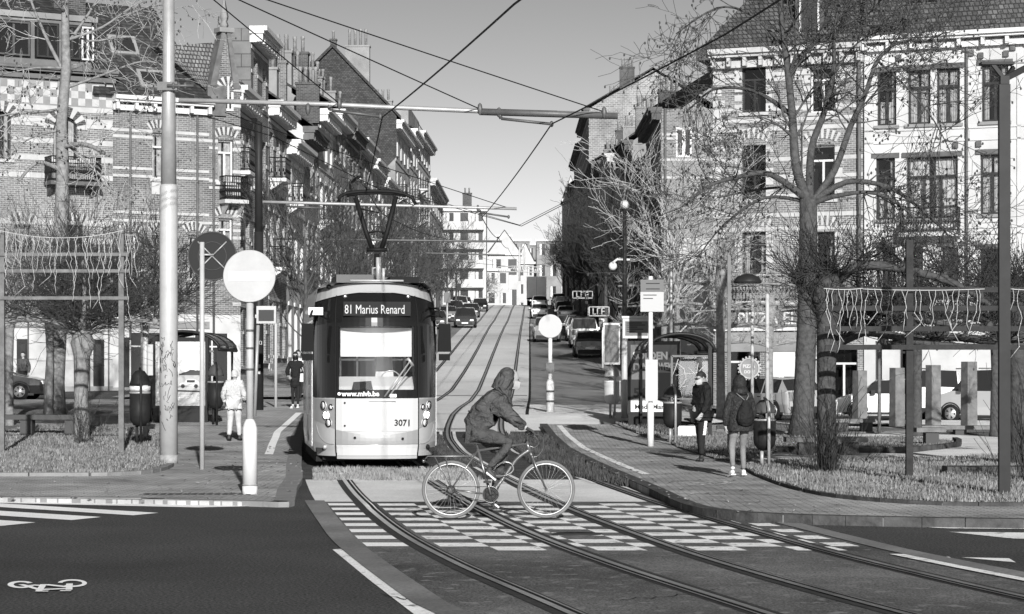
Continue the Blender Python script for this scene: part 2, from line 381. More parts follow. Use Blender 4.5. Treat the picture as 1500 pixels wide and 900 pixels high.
struct(ribbon(lambda D: interp([(d, x) for x, d in PRk[:7]][::-1], D)+.42, lambda D: interp([(d, x) for x, d in PRk[:7]][::-1], D)+.56, 37, 60, Z2+.006).build('platform_line_right', 'paint'))
for nm, fl, fr, D0 in (('hill_pavement_left', lambda D: C1(D)-9.5-max(0, (150-D)*.03), lambda D: C1(D)-4.6, 84), ('hill_pavement_right', lambda D: C2(D)+6.2, lambda D: C2(D)+10.5, 84)):
    o = ribbon(fl, fr, D0, 335, .12).build(nm, 'paving'); struct(o)
# zebra and chequered cycle crossing between the edgings
z = MB(); q = MB()
d = 30.55; row = 0
while d > 22.7:
    a, b = d-.5, d
    if row % 2 == 0:
        ribbon(lambda D: fLi(D)+.02, lambda D: C1(D)-.86, a, b, .0095, q)
        if d > 23: ribbon(lambda D: C2(D)+.95, lambda D: fR(D)-.1 if D < 28.8 else C2(D)+1.5, a, b, .0095, z)
    for jx in range(11):
        if (jx+row) % 2: continue
        x0 = -.54+jx*.5
        def okx(x): return x
        lo, hi = (lambda D: C1(D)+x0), (lambda D: C1(D)+x0+.5)
        mid = .5*(a+b)
        if C1(mid)+x0 > C2(mid)+.55: continue
        ribbon(lo, hi, a, b, .0065, z)
    d -= .5; row += 1
struct(q.build('zebra_stripes', 'paint fresh')); struct(z.build('chequered_crossing', 'paint'))
# zebra at the far left, bars parallel to the left kerb
z = MB()
for (p0, p1, p2, p3) in (((0, 733.5), (30, 733), (395, 741), (290, 743.5)), ((0, 738), (5, 737.8), (232, 751.5), (195, 755)), ((0, 748.5), (1, 748.5), (148, 757.5), (105, 762)), ((0, 762), (1, 762), (52, 765.5), (2, 770.5))):
    P = [GP(*p, .006) for p in (p0, p1, p2, p3)]; ex = V((-14, 0, 0))
    a, b = P[1], P[2]; c, e = P[3], P[0]; w = (b-c)
    left = c+(a-b).normalized()*30; l2 = b+(a-b).normalized()*30
    for v in (left, l2): v.z = .006
    z.add([l2, b, c, left], [(0, 1, 2, 3)])
struct(z.build('zebra_left', 'paint fresh'))
# zebra far right, white edge line, give-way teeth, line on the left
z = MB()
for ya, yb, xs in ((758.5, 764, 1215), (768, 775, 1290), (780, 790, 1390)):
    a, b, c = GP(xs, ya), GP(1500, ya+1), GP(1500, yb+1); dd = GP(xs+95, yb)
    e = (b-a).normalized()*14
    z.add([(a.x, a.y, .006), (b.x+e.x, b.y+e.y, .006), (c.x+e.x, c.y+e.y, .006), (dd.x, dd.y, .006)], [(0, 1, 2, 3)])
struct(z.build('zebra_right', 'paint'))
z = MB()
for t in ([(1338, 815.5), (1390, 815.8), (1405, 823), (1345, 817)], [(1408, 816.5), (1478, 818), (1488, 824)], [(1506, 819), (1580, 820), (1590, 827)]): z.add([GP(a, b, .006) for a, b in t], [tuple(range(len(t)))])
ribbon(lambda D: fR(D)-.17, lambda D: fR(D)-.03, 8, 22, .016, z)
struct(z.build('give_way_marks', 'paint'))
struct(sheet('lane_line', [XY(487, 806), XY(506, 805), XY(572, 848), XY(642, 900), (-.1, 15), (.9, 10), (.68, 10), (-.42, 15), XY(605, 900), XY(540, 850)], .007, 'paint'))
# painted bicycle on the road, bottom left
b = MB(); Bp = lambda px, py: GP(px, py, BZ[0])
BZ = [.007]
def pline(pts, w):
    BZ[0] += .0012
    for a, c in zip(pts, pts[1:]):
        a, c = Bp(*a), Bp(*c); d = (c-a).normalized(); nn = V((-d.y, d.x, 0))*w/2; b.add([a-nn, c-nn, c+nn, a+nn], [(0, 1, 2, 3)])
def pring(cx, cy, rx, ry, wx, wy, a0=0, a1=2*PI, n=36):
    BZ[0] += .0012
    for i in range(n):
        t0, t1 = a0+(a1-a0)*i/n, a0+(a1-a0)*(i+1)/n
        f = lambda t, k: Bp(cx+(rx-k*wx)*math.cos(t), cy+(ry-k*wy)*math.sin(t))
        b.add([f(t0, 0), f(t1, 0), f(t1, 1), f(t0, 1)], [(0, 1, 2, 3)])
pring(31, 856.4, 20, 5.2, 9, 1.9, .35, 2*PI-.55); pring(106, 854.4, 21.5, 5.6, 7, 2, -PI*.96, PI*.72)
pline([(31, 856.2), (62, 865)], .05); pline([(46, 857), (66, 858)], .07); pline([(64, 856), (57, 865.5)], .055); pline([(62, 863.6), (98, 862.3)], .09); pline([(66, 856.3), (100, 860)], .07)
pline([(102, 855), (101, 864)], .055); pline([(88, 865.3), (104, 865.3)], .06); pline([(52, 866), (71, 866)], .06)
struct(b.build('painted_bicycle', 'paint fresh'))
# manhole, drain grating, chalk-like stencils on the paving
M('iron', .06, .6, .6, nz=.3); m = MB(); c = GP(845, 782, .012); m.lathe([(.28, -.01), (.28, .0)], 28, c); struct(m.build('manhole_cover', 'iron'))
m = MB(); p = GP(300, 724, Z1+.008)
for i in range(14): m.box(p.x-.85+i*.11, p.x-.79+i*.11, p.y-.16, p.y+.18, p.z-.01, p.z)
m.box(p.x-.9, p.x+.72, p.y-.2, p.y-.16, p.z-.01, p.z+.002); m.box(p.x-.9, p.x+.72, p.y+.18, p.y+.22, p.z-.01, p.z+.002)
struct(m.build('drain_grating', 'iron'))
m = MB(); rnd = random.Random(4)
for x in range(326, 395, 9):
    for kx in range(3):
        a = GP(x+rnd.uniform(-3, 3), 687+rnd.uniform(-3, 4), Z1+.007); b2 = a+V((rnd.uniform(-.1, .12), rnd.uniform(-.4, .4), 0)); dd = (b2-a).normalized(); nn = V((-dd.y, dd.x, 0))*.02; m.add([a-nn, b2-nn, b2+nn, a+nn], [(0, 1, 2, 3)])
for x in range(1012, 1065, 8):
    for kx in range(3):
        a = GP(x+rnd.uniform(-3, 3), 708+rnd.uniform(-2, 2), Z2+.007); b2 = a+V((rnd.uniform(-.14, .14), rnd.uniform(-.2, .2), 0)); dd = (b2-a).normalized(); nn = V((-dd.y, dd.x, 0))*.02; m.add([a-nn, b2-nn, b2+nn, a+nn], [(0, 1, 2, 3)])
struct(m.build('worn_stencil_marks', 'paint'))
# ---------------------------------------------------------------- grass beds
GL = [(-40, 38), (-16, 37.5), (-8, 37.4), (-6.6, 37.7), (-6.25, 39), (-6.35, 41.2), (-7, 46), (-7.8, 52), (-8.6, 57), (-10.5, 60), (-14, 60.5), (-40, 61)]
sheet('grass_bed_left', GL, Z1+.03, 'turf', .05)
sheet('grass_bed_left_rear', [(-40, 64.5), (-12.5, 64.5), (-11, 67), (-11, 71), (-40, 72)], Z1+.03, 'turf', .05)
gr1 = [XY(x, y, Z2) for x, y in ((1086, 686), (1105, 697), (1140, 711), (1180, 722), (1225, 730), (1290, 736), (1380, 741), (1500, 742), (1700, 742), (1700, 676), (1500, 669), (1360, 673), (1180, 676), (1120, 678))]
gr2 = [XY(x, y, Z2) for x, y in ((985, 652), (1010, 662), (1050, 674), (1090, 678), (1140, 662), (1250, 664), (1330, 663), (1400, 655), (1395, 648), (1330, 641), (1200, 640), (1060, 640), (980, 642))]
gr3 = [XY(x, y, Z2) for x, y in ((1050, 631), (1150, 634), (1330, 632), (1480, 640), (1600, 642), (1600, 632), (1380, 628), (1150, 624), (1050, 624))]
gr4 = [(2.78, 61), (2.95, 58.5), (3.3, 55.2), (4.2, 54.2), (5.4, 53.6), (5.6, 56), (4.4, 60.3)]
for P in (gr1, gr2, gr3, gr4): sheet('grass_bed_right', P, Z2+.03, 'turf', .05)
gpath = [XY(x, y, Z2) for x, y in ((1085, 684), (1120, 676), (1360, 671), (1500, 667), (1700, 672), (1700, 645), (1480, 642), (1330, 635), (1150, 637), (1150, 640), (1330, 641), (1395, 647), (1402, 656), (1330, 665), (1140, 664), (1092, 680))]
sheet('park_path', gpath, Z2+.012, 'path')
sheet('park_street', [XY(x, y, .0) for x, y in ((900, 622), (1040, 626), (1200, 624), (1380, 628), (1600, 634), (1900, 640), (1900, 606), (900, 604))], Z2+.008, 'path')
struct(kerb([V((-16, 37.5)), V((-8, 37.4)), V((-6.6, 37.7)), V((-6.2, 39)), V((-6.3, 41.2))][::-1], .12, Z1+.06, MB(), 3, .8).build('bed_edging_left', 'kerb stone'))
struct(kerb([V(p) for p in gr1[:9]], .1, Z2+.05, MB(), 2, .8).build('bed_edging_right', 'kerb dark'))
struct(kerb([V(p) for p in gr2[4:9]][::-1], .12, Z2+.12, MB(), 2, .8).build('island_edging', 'kerb dark'))
M('blade', .13, .9, nz=.5, ns=2.5); M('blade dry', .2, .9, nz=.4, ns=2.5); M('blade dark', .05, .9, nz=.5, ns=2.5)
def inside(x, y, P):
    c = False; n = len(P)
    for i in range(n):
        x1, y1 = P[i]; x2, y2 = P[(i+1) % n]
        if (y1 > y) != (y2 > y) and x < (x2-x1)*(y-y1)/(y2-y1)+x1: c = not c
    return c
def blades(name, P, zo, n, mat, hgt, w, label, seed, xlim=None):
    rnd = random.Random(seed); vs = []; fs = []
    xs = [p[0] for p in P]; ys = [p[1] for p in P]; x0, x1 = max(min(xs), (xlim or (-1e9, 0))[0]), min(max(xs), (xlim or (0, 1e9))[1]); i = 0; t = 0
    while i < n and t < n*6:
        t += 1; x, y = rnd.uniform(x0, x1), rnd.uniform(min(ys), max(ys))
        if not inside(x, y, P): continue
        if mnoise.noise(V((x*1.1, y*1.1, seed))) < -.25 and rnd.random() < .7: continue
        i += 1; a = rnd.uniform(0, 2*PI); h = hgt*rnd.uniform(.4, 1.25)*(1+.5*mnoise.noise(V((x*.8, y*.8, 3)))); l = rnd.uniform(0, .8)*h; ww = w*rnd.uniform(.6, 1.4)
        b = gz(x, y)+zo; c, s = math.cos(a), math.sin(a); o = len(vs); bx, by = math.cos(a+1.3)*l, math.sin(a+1.3)*l
        vs += [(x-c*ww, y-s*ww, b), (x+c*ww, y+s*ww, b), (x+bx, y+by, b+h)]; fs.append((o, o+1, o+2))
    me = bpy.data.meshes.new(name); me.from_pydata(vs, [], fs); me.materials.append(MATS[mat]); return tag(put(name, me), label, 'grass', kind='stuff')
blades('grass', GL, Z1+.02, 26000, 'blade', .06, .016, 'short winter grass on the bed left of the big pole', 1, (-13, -5))
blades('grass', GL, Z1+.02, 9000, 'blade dry', .07, .014, 'dry straw coloured grass mixed into the left bed', 2, (-13, -5))
blades('grass', gr1, Z2+.02, 26000, 'blade', .065, .014, 'short winter grass in the near bed on the right', 3, (3, 10.5))
blades('grass', gr1, Z2+.02, 12000, 'blade dry', .07, .013, 'dry straw coloured grass in the near right bed', 5, (3, 10.5))
blades('grass', gr2, Z2+.02, 9000, 'blade', .06, .022, 'thin grass on the kerbed island behind the path', 6)
blades('grass', gr4, Z2+.02, 2500, 'blade', .06, .018, 'grass patch at the foot of the right shelter', 7)
blades('grass', [(C1(37.2)-1.2, 37), (C1(37.2)+1.6, 36.9), (C1(41)+1.5, 41), (C1(41)-1.2, 41.2)], .0, 7000, 'blade dry', .07, .012, 'pale dry grass in front of the tram', 8)
blades('grass', [(interp([(37.5, 1.7), (44.2, 1.34), (57, .87)], d)-(0 if s else 1.0*min(1, (d-34.5)/6)), d) for s in (0, 1) for d in ((35, 38, 44, 50, 57) if s else (57, 50, 44, 38, 35))], 0, 8000, 'blade dark', .15, .02, 'dark rough grass against the right platform kerb', 9)
blades('grass', [(C1(42)+1.5, 42), (C2(42)-.8, 42), (C2(50)-.9, 50), (C2(57)-.9, 57), (C1(57)+1.4, 57), (C1(48)+1.6, 48)], 0, 6000, 'blade dark', .10, .02, 'dark low growth between the two tram tracks', 10)

# repaired patches and cracks in the asphalt, fallen leaves, tyre-polished lanes
m = MB(); rn = random.Random(17)
for x, y, n_, sx, sy in ((900, 880, 18, 9, -2), (1150, 770, 16, 10, 1.2), (560, 870, 12, 6, 3.4)):
    px, py = x, y; P_ = []
    for i in range(n_): P_.append(GP(px, py, .0105)); px += sx*rn.uniform(.3, 1.6); py += sy*rn.uniform(-.6, 1.4)+rn.uniform(-1.2, 1.2)
    for a, b2 in zip(P_, P_[1:]):
        d = (b2-a); 
        if d.length < .01: continue
        d.normalize(); w = rn.uniform(.003, .009); nn = V((-d.y, d.x, 0))*w; m.add([a-nn, b2-nn, b2+nn, a+nn], [(0, 1, 2, 3)])
struct(m.build('road_crack', 'rail groove', clean=False))
M('dead leaf', .2, .9, nz=.5, ns=8); m = MB()
for k in range(900):
    D = rn.uniform(26, 52); side = rn.random()
    X = interp([(d, x) for x, d in PRk[:9]][::-1], D)+abs(rn.gauss(0, 1.4)) if side < .5 else interp(PLedge, D)-abs(rn.gauss(0, 2.2)) if D > 30 else 99
    zo = (Z2 if side < .5 else Z1)+.012
    if X > 50 or (side < .5 and D < 27): continue
    a = rn.uniform(0, PI); s_ = rn.uniform(.015, .045); c_, q_ = math.cos(a)*s_, math.sin(a)*s_; z = gz(X, D)+zo; m.add([(X-c_, D-q_, z), (X+q_, D-c_, z+rn.uniform(0, .02)), (X+c_, D+q_, z+.004), (X-q_, D+c_, z+rn.uniform(0, .02))], [(0, 1, 2, 3)])
tag(m.build('fallen_leaves', 'dead leaf', clean=False), 'scattered dry leaves and litter on the paving', 'leaves', kind='stuff')
# ================================================================ BUILDINGS
BW('brick light', .11, .2, .36); BW('brick mid', .09, .165, .3); BW('brick dark', .045, .08, .14); BW('brick far', .16, .24, .34, .5, .2, msize=.03, bumpk=.2)
BW('roof tile', .06, .12, .03, .2, .2, .6, msize=.025, bumpk=1.0); BW('roof tile light', .13, .22, .04, .16, .18, .6, msize=.025, bumpk=1.0)
BW('slate', .03, .07, .02, .22, .14, .5, msize=.015, bumpk=.6); BW('panel cladding', .13, .17, .05, .9, .6, .5, msize=.02, bumpk=.4)
MW('stone', .46, .8, nz=.18, ns=2); MW('white render', .52, .85, nz=.14, ns=.8, bump=.1, bs=8); MW('grey render', .26, .9, nz=.25, ns=.6, bump=.2, bs=6); MW('dark render', .14, .9, nz=.3, ns=.8)
MW('white wood', .62, .5, nz=.06, ns=3); MW('dark wood', .035, .5, nz=.3, ns=3); MW('room shade', .012, .9); MW('curtain', .7, .9, nz=.35, ns=5); MW('zinc', .1, .5, .3, nz=.25, ns=2)  # near-black room colour stands in for unlit interiors
MW('wrought iron', .018, .5, .3); MW('coping grey', .14, .8, nz=.3, ns=3); MW('pipe', .12, .6, nz=.2); MW('chimney pot', .25, .8, nz=.4, ns=5); MW('stone dark', .11, .8, nz=.3, ns=2); MW('far glass', .03, .12, spec=.6)
glass_mat('pane glass', .8, .9, .02)
class Fc:
    """a building front seen from outside: local x along it, -y outward, z up from the ground"""
    def __init__(s, P0, P1, zb):
        s.P0, s.P1, s.zb = V(P0), V(P1), zb; d = s.P1-s.P0; s.L = d.length; s.d = d/s.L; s.rz = math.atan2(d.y, d.x)
    def u(s, px):
        k = (px-CX)/F; # X = k*D
        t = (k*s.P0.y-s.P0.x)/(s.d.x-k*s.d.y); return t
    def z(s, px, py):
        D = s.P0.y+s.d.y*s.u(px); return H+(HY-py)/F*D-s.zb
    def rect(s, x0, x1, yt, yb):
        xm = (x0+x1)/2; return (s.u(x0), s.u(x1), s.z(xm, yb), s.z(xm, yt))
    def empty(s, name, label, cat='building', group=None, u=0):
        p = s.P0+s.d*u; return thing(name, label, cat, (p.x, p.y, s.zb), s.rz, group)
def wall_holes(mb, x0, x1, z0, z1, ops, dep=.28, y=0.):
    xs = sorted({x0, x1} | {min(max(v, x0), x1) for o in ops for v in o[:2]}); zs = sorted({z0, z1} | {min(max(v, z0), z1) for o in ops for v in o[2:4]})
    def hole(a, b): return any(o[0] < a < o[1] and o[2] < b < o[3] for o in ops)
    for a, b in zip(xs, xs[1:]):
        run = None
        for c, d in zip(zs, zs[1:]):
            if hole((a+b)/2, (c+d)/2):
                if run is not None: mb.add([(a, y, run), (b, y, run), (b, y, c), (a, y, c)], [(0, 1, 2, 3)]); run = None
            elif run is None: run = c
        if run is not None: mb.add([(a, y, run), (b, y, run), (b, y, z1), (a, y, z1)], [(0, 1, 2, 3)])
    for o in ops:
        a, b, c, d = o[:4]
        mb.add([(a, y, c), (b, y, c), (b, y, d), (a, y, d), (a, y+dep, c), (b, y+dep, c), (b, y+dep, d), (a, y+dep, d)], [(0, 1, 5, 4), (1, 2, 6, 5), (2, 3, 7, 6), (3, 0, 4, 7)])
    return mb
def body(mb, x0, x1, z0, z1, dep, y=0.):
    """sides, back and top of a block whose front is made apart"""
    return mb.add([(x0, y, z0), (x1, y, z0), (x1, y, z1), (x0, y, z1), (x0, dep, z0), (x1, dep, z0), (x1, dep, z1), (x0, dep, z1)], [(0, 4, 7, 3), (1, 2, 6, 5), (4, 5, 6, 7), (3, 7, 6, 2)])
def window(par, o, fm='white wood', cols=2, transom=.7, arch=False, curt=None, sill='stone', lintel=None, fw=.07, y=.16, seed=0, rnd=random.Random(5)):
    x0, x1, z0, z1 = o; f = MB()
    f.box(x0, x0+fw, y, y+.08, z0, z1); f.box(x1-fw, x1, y, y+.08, z0, z1); f.box(x0+fw, x1-fw, y, y+.08, z0, z0+fw); f.box(x0+fw, x1-fw, y, y+.08, z1-fw, z1)
    zt = z0+(z1-z0)*transom if transom else z1-fw
    if transom: f.box(x0+fw, x1-fw, y-.01, y+.07, zt-fw*.6, zt+fw*.6)
    for c in range(1, cols):
        xc = lerp(x0, x1, c/cols); f.box(xc-fw*.6, xc+fw*.6, y-.003, y+.073, z0+fw, zt-fw*.6)
    w = f.build('window', fm, par)
    MB().add([(x0+.01, y+.05, z0), (x1-.01, y+.05, z0), (x1-.01, y+.05, z1), (x0+.01, y+.05, z1)], [(0, 1, 2, 3)]).build('pane', 'pane glass', w, clean=False)
    if curt is None: curt = rnd.choice(['side', 'side', 'net', 'blind', 'none'])
    if curt != 'none':
        c = MB(); yy = y+.16
        def cloth(a, b, lo, hi):
            n = 14; vs = []
            for i in range(n+1):
                for zz in (lo, hi): vs.append((lerp(a, b, i/n), yy+.03*math.sin(i*2.4), zz))
            c.add(vs, [(2*i, 2*i+2, 2*i+3, 2*i+1) for i in range(n)])
        w_ = x1-x0
        if curt == 'side': cloth(x0, x0+w_*.24, z0, z1); cloth(x1-w_*.27, x1, z0, z1)
        elif curt == 'net': cloth(x0, x1, z0, z0+(z1-z0)*.45); cloth(x1-w_*.3, x1, z0+(z1-z0)*.45, z1)
        elif curt == 'blind': cloth(x0, x1, z1-(z1-z0)*rnd.uniform(.2, .5), z1)
        else: cloth(x0, x0+w_*.42, z0, z1); cloth(x1-w_*.45, x1, z0, z1)
        c.build('curtain', 'curtain', w, clean=False)
    if sill: MB().box(x0-.12, x1+.12, -.10, .16, z0-.13, z0-.003).build('sill', sill, w)
    if lintel: MB().box(x0-.18, x1+.18, -.07, .12, z1+.003, z1+.2).build('lintel', lintel, w)
    return w
def voussoirs(par, x0, x1, z1, n=11, rise=.13, th=.36, m1='stone', m2='brick dark'):
    """a segmental arch of alternating blocks above an opening"""
    a, b = MB(), MB(); w = (x1-x0)/2+.06; cx = (x0+x1)/2; r = (w*w+rise*rise)/(2*rise); zc = z1+rise-r; t0 = math.asin(min(.999, w/r))
    for i in range(n):
        ta, tb = lerp(-t0, t0, i/n), lerp(-t0, t0, (i+1)/n); P = []
        for t, q in ((ta, r), (tb, r), (tb, r+th), (ta, r+th)): P.append((cx+math.sin(t)*q, zc+math.cos(t)*q))
        (a if i % 2 == 0 else b).prism(P, -.035, .05)
    # brick fill between the straight head and the arch
    P = [(cx+math.sin(t)*r, zc+math.cos(t)*r) for t in [lerp(-t0, t0, i/12) for i in range(13)]]
    b.prism(P, .004, .2)
    o = a.build('arch_stones', m1, par); b.build('arch_bricks', m2, o); return o
def round_window(par, x0, x1, z0, z1, fm='white wood', wallm='brick mid', band='stone'):
    """round-headed window: rectangular opening whose upper corners are filled"""
    r = (x1-x0)/2; cx = (x0+x1)/2; zc = z1-r
    w = window(par, (x0, x1, z0, z1), fm, 2, .0, curt='side', sill='stone')
    for s in (-1, 1):
        P = [(cx+s*r, z1), (cx+s*r, zc)]+[(cx+s*r*math.cos(t), zc+r*math.sin(t)) for t in [PI/2*i/10 for i in range(1, 11)]]
        MB().prism(P, .004, .12).build('spandrel', wallm, par)
    a, b = MB(), MB()
    for i in range(13):
        t0, t1 = PI*i/13, PI*(i+1)/13; P = [(cx+math.cos(t)*q, zc+math.sin(t)*q) for t, q in ((t0, r), (t1, r), (t1, r+.42), (t0, r+.42))]
        (a if i % 2 == 0 else b).prism(P, -.04, .1)
    o = a.build('arch_stones', band, par); b.build('arch_bricks', 'brick dark', o); return w
def band(mb, x0, x1, z, h, proud=.03, ops=()):
    """string course interrupted by openings"""
    seg = [(x0, x1)]
    for o in ops:
        if o[2] < z+h and o[3] > z:
            ns = []
            for a, b in seg:
                if o[0] > a and o[0] < b or o[1] > a and o[1] < b or (o[0] <= a and o[1] >= b):
                    if o[0] > a: ns.append((a, min(o[0], b)))
                    if o[1] < b: ns.append((max(o[1], a), b))
                else: ns.append((a, b))
            seg = ns
    for a, b in seg:
        if b-a > .05: mb.box(a, b, -proud, .05, z, z+h)
def cornice(par, x0, x1, z, proj=.55, h=.55, mat='stone', dent=True, name='cornice', step=.55):
    c = MB(); c.box(x0-.03, x1+.03, -proj*.35, .06, z-h, z-h*.6); c.box(x0-.05, x1+.05, -proj, .08, z-h*.28, z); c.box(x0-.04, x1+.04, -proj*.8, .07, z-h*.45, z-h*.285)
    o = c.build(name, mat, par)
    if dent:
        d = MB(); n = max(2, int((x1-x0)/step))
        for i in range(n+1):
            x = lerp(x0+.1, x1-.1, i/n); d.box(x-.07, x+.07, -proj*.72, -.02, z-h*.95, z-h*.46)
        d.build('brackets', mat, o)
    return o
def chimney(par, x, y, z0, w, d, h, pots=4, mat='brick mid', along='x', ph=.7):
    c = MB(); c.box(x-w/2, x+w/2, y-d/2, y+d/2, z0, z0+h); c.box(x-w/2-.06, x+w/2+.06, y-d/2-.06, y+d/2+.06, z0+h+.002, z0+h+.14)
    o = c.build('chimney', mat, par); p = MB()
    for i in range(pots):
        t = (i+.5)/pots-.5; px, py = (x+t*w*.9, y) if along == 'x' else (x, y+t*d*.9)
        p.lathe([(.11, 0), (.10, ph*.8), (.13, ph*.85), (.12, ph)], 8, (px, py, z0+h+.14))
    if pots: p.build('chimney_pots', 'chimney pot', o)
    return o
def balcony(par, x0, x1, z, dep=.8, h=1., slab='stone', seed=0, bars=.11):
    s = MB(); s.box(x0, x1, -dep, -.004, z-.16, z)
    for x in (x0+.12, x1-.24): s.prism([(-.02, z-.165), (-dep*.8, z-.165), (-.02, z-.6)], x, x+.14, 'X')
    o = s.build('balcony', slab, par); r = MB()
    def run(p, q):
        r.tube([(p[0], p[1], z+h), (q[0], q[1], z+h)], .03, 5); r.tube([(p[0], p[1], z+.08), (q[0], q[1], z+.08)], .02, 5); r.tube([(p[0], p[1], z+h*.75), (q[0], q[1], z+h*.75)], .015, 4)
        L = math.hypot(q[0]-p[0], q[1]-p[1]); n = max(2, int(L/bars))
        for i in range(n+1):
            x, y = lerp(p[0], q[0], i/n), lerp(p[1], q[1], i/n); r.bar((x, y, z), (x, y, z+h), .022)
            if i < n:
                x2, y2 = lerp(p[0], q[0], (i+.5)/n), lerp(p[1], q[1], (i+.5)/n); r.ell((x2, y2, z+h*.4), (.045, .045, .09), 5, 4)
    a, b = x0+.04, x1-.04; run((a, -.02), (a, -dep+.04)); run((a, -dep+.04), (b, -dep+.04)); run((b, -dep+.04), (b, -.02))
    r.build('railing', 'wrought iron', o, clean=False); return o
# ---------------------------------------------------------------- right: corner brick building and white building
FR = Fc((8.4, 94), (20.3, 89.3), 0)
uB0, uB1 = FR.u(1045), FR.u(1264)
t = FR.empty('brick_corner_building', 'striped brick corner house with tiled roof and pizza shop at right'); bb = t
ztop = FR.z(1150, 74); dp = 13
wins = []
for y0, y1 in ((98, 165), (213, 292), (340, 402)):
    for x0, x1 in ((1087, 1122), (1187, 1223)): wins.append(FR.rect(x0, x1, y0, y1))
shopw = [(uB0+.6, uB0+2.0, 0.05, 2.9), (uB0+2.3, uB0+4.6, .4, 3.0), (uB0+4.9, uB0+6.1, .05, 2.8)]
w = MB(); wall_holes(w, uB0, uB1, -.3, ztop, wins+shopw); body(w, uB0, uB1, -.3, ztop, dp); w.build('wall', 'brick light', t)
MB().add([(uB0+.3, .7, 0), (uB1-.2, .7, 0), (uB1-.2, .7, ztop-.3), (uB0+.3, .7, ztop-.3)], [(0, 1, 2, 3)]).build('room_shade_panel', 'room shade', t)  # near-black sheet paints the darkness of the rooms behind the windows
for i, o in enumerate(wins):
    window(t, o, 'dark wood' if i % 2 == 0 or i > 3 else 'white wood', 2, .72, curt='none' if i < 4 else 'side', lintel='stone dark' if i < 2 else None)
    if i in (2, 3, 4, 5): voussoirs(t, o[0], o[1], o[3]+.12, 13, .16, .4, 'stone', 'brick mid')
for o in shopw: window(t, o, 'white wood', 2, .75, curt='net' if o[2] > .1 else 'none', sill=None)
sb = MB()
for py in (111, 118.5, 162, 178, 191, 236, 262, 290, 318, 338): band(sb, uB0, uB1, FR.z(1150, py), .16, .025, wins)
band(sb, uB0, uB1, FR.z(1150, 97), .75, .02)
sb.build('stone_bands', 'stone', t)
for py in (200, 330): pass
q = MB()
for o in wins:
    for k in range(5):
        zz = lerp(o[2], o[3], (k+.3)/5)
        for x0, x1 in ((o[0]-.32, o[0]), (o[1], o[1]+.32)): q.box(x0, x1, -.022, .04, zz, zz+.24)
for k in range(24):
    zz = 3.6+k*.46; L = .34 if k % 2 else .5; q.box(uB0-.015, uB0+L, -.024, .04, zz, zz+.26)
q.build('quoins', 'stone', t)
cornice(t, uB0, uB1, ztop+.1, .7, .75, 'stone', True, step=.7)
# side front towards the street: string courses and blind windows, deep shade
s = MB()
for k in range(3):
    for m_ in range(3):
        yy = 1.6+m_*3.7; s.box(uB0-.03, uB0+.05, yy, yy+1.3, 4.6+k*3.7, 6.8+k*3.7)
s.build('side_shutters', 'dark wood', t)
s = MB(); s.box(uB0-.6, uB0-.02, -.5, dp, ztop-.3, ztop+.1); s.box(uB0-.3, uB0-.025, 0, dp, ztop-.7, ztop-.302); s.build('side_cornice', 'stone dark', t)
# mansard roof
r = MB(); zr = ztop+.12; a, b2 = uB0-.5, uB1+.02
r.add([(a, -.4, zr), (b2, -.4, zr), (b2, dp, zr), (a, dp, zr), (a+2.3, 2.3, zr+3.4), (b2, 2.3, zr+3.4), (b2, dp-2, zr+3.4), (a+2.3, dp-2, zr+3.4)], [(0, 1, 5, 4), (1, 2, 6, 5), (2, 3, 7, 6), (3, 0, 4, 7), (4, 5, 6, 7)])
r.build('roof', 'roof tile', t)
for px in (1185,):
    u = FR.u(px); g = MB(); g.box(u-.6, u+.6, .1, 2.2, zr+.05, zr+2.5); g.box(u-.75, u+.75, -.05, 2.4, zr+2.502, zr+2.65); d = g.build('dormer', 'zinc', t)
    window(d, (u-.42, u+.42, zr+.35, zr+2.2), 'white wood', 1, .0, curt='blind', sill=None, y=.02)
d = MB(); d.tube([(uB1-.12, -.14, 3.2), (uB1-.12, -.14, ztop-.4)], .075, 8); d.tube([(uB1-2.5, -.1, 3.2), (uB1-2.5, -.1, ztop-3)], .03, 6); d.build('drainpipe', 'pipe', t)
balcony(t, FR.u(1060), FR.u(1180), FR.z(1120, 442), .9, 1.0, 'stone', bars=.14)
# shop fascia with lettering
sf = MB(); z0, z1 = FR.z(1120, 480), FR.z(1120, 455); u0, u1 = FR.u(1048), FR.u(1176); sf.box(u0, u1, -.2, -.01, z0, z1); sg = sf.build('shop_fascia', 'stone dark', t)
text('PIZZA ELIANT', (z1-z0)*.98, T((u0+1.0, -.21, z0+.14)), 'white wood', sg, bold=.012, xs=.93)
MB().box(u0, u1+1, -.25, -.02, z1+.003, z1+.12).box(u0, u1+1, -.25, -.02, z0-.14, z0-.003).build('fascia_trim', 'white wood', sg)
MB().box(u0, u1, -.10, -.012, z0-1.0, z0-.15).build('fascia_panel', 'grey render', t)
rp = MB(); rp.box(FR.u(1124), FR.u(1165), -.06, -.005, FR.z(1140, 570), FR.z(1140, 512)); rp.build('white_shutter', 'white wood', t)
cc = (FR.u(1099), FR.z(1099, 540)); o = MB().disc((cc[0], -.13, cc[1]), .42, .05).build('round_sign', 'grey render', t)
m = MB(); m.ring((cc[0], -.15, cc[1]), .41, .035, n=32); [m.ell((cc[0]+.47*math.cos(a), -.13, cc[1]+.47*math.sin(a)), (.05, .02, .05), 6, 4) for a in [2*PI*i/20 for i in range(20)]]; m.build('sign_rim', 'stone', o)
text('PIZZA', .19, T((cc[0]-.27, -.165, cc[1]+.03)), 'white wood', o, bold=.006); text('DORE', .17, T((cc[0]-.22, -.165, cc[1]-.2)), 'white wood', o, bold=.006)
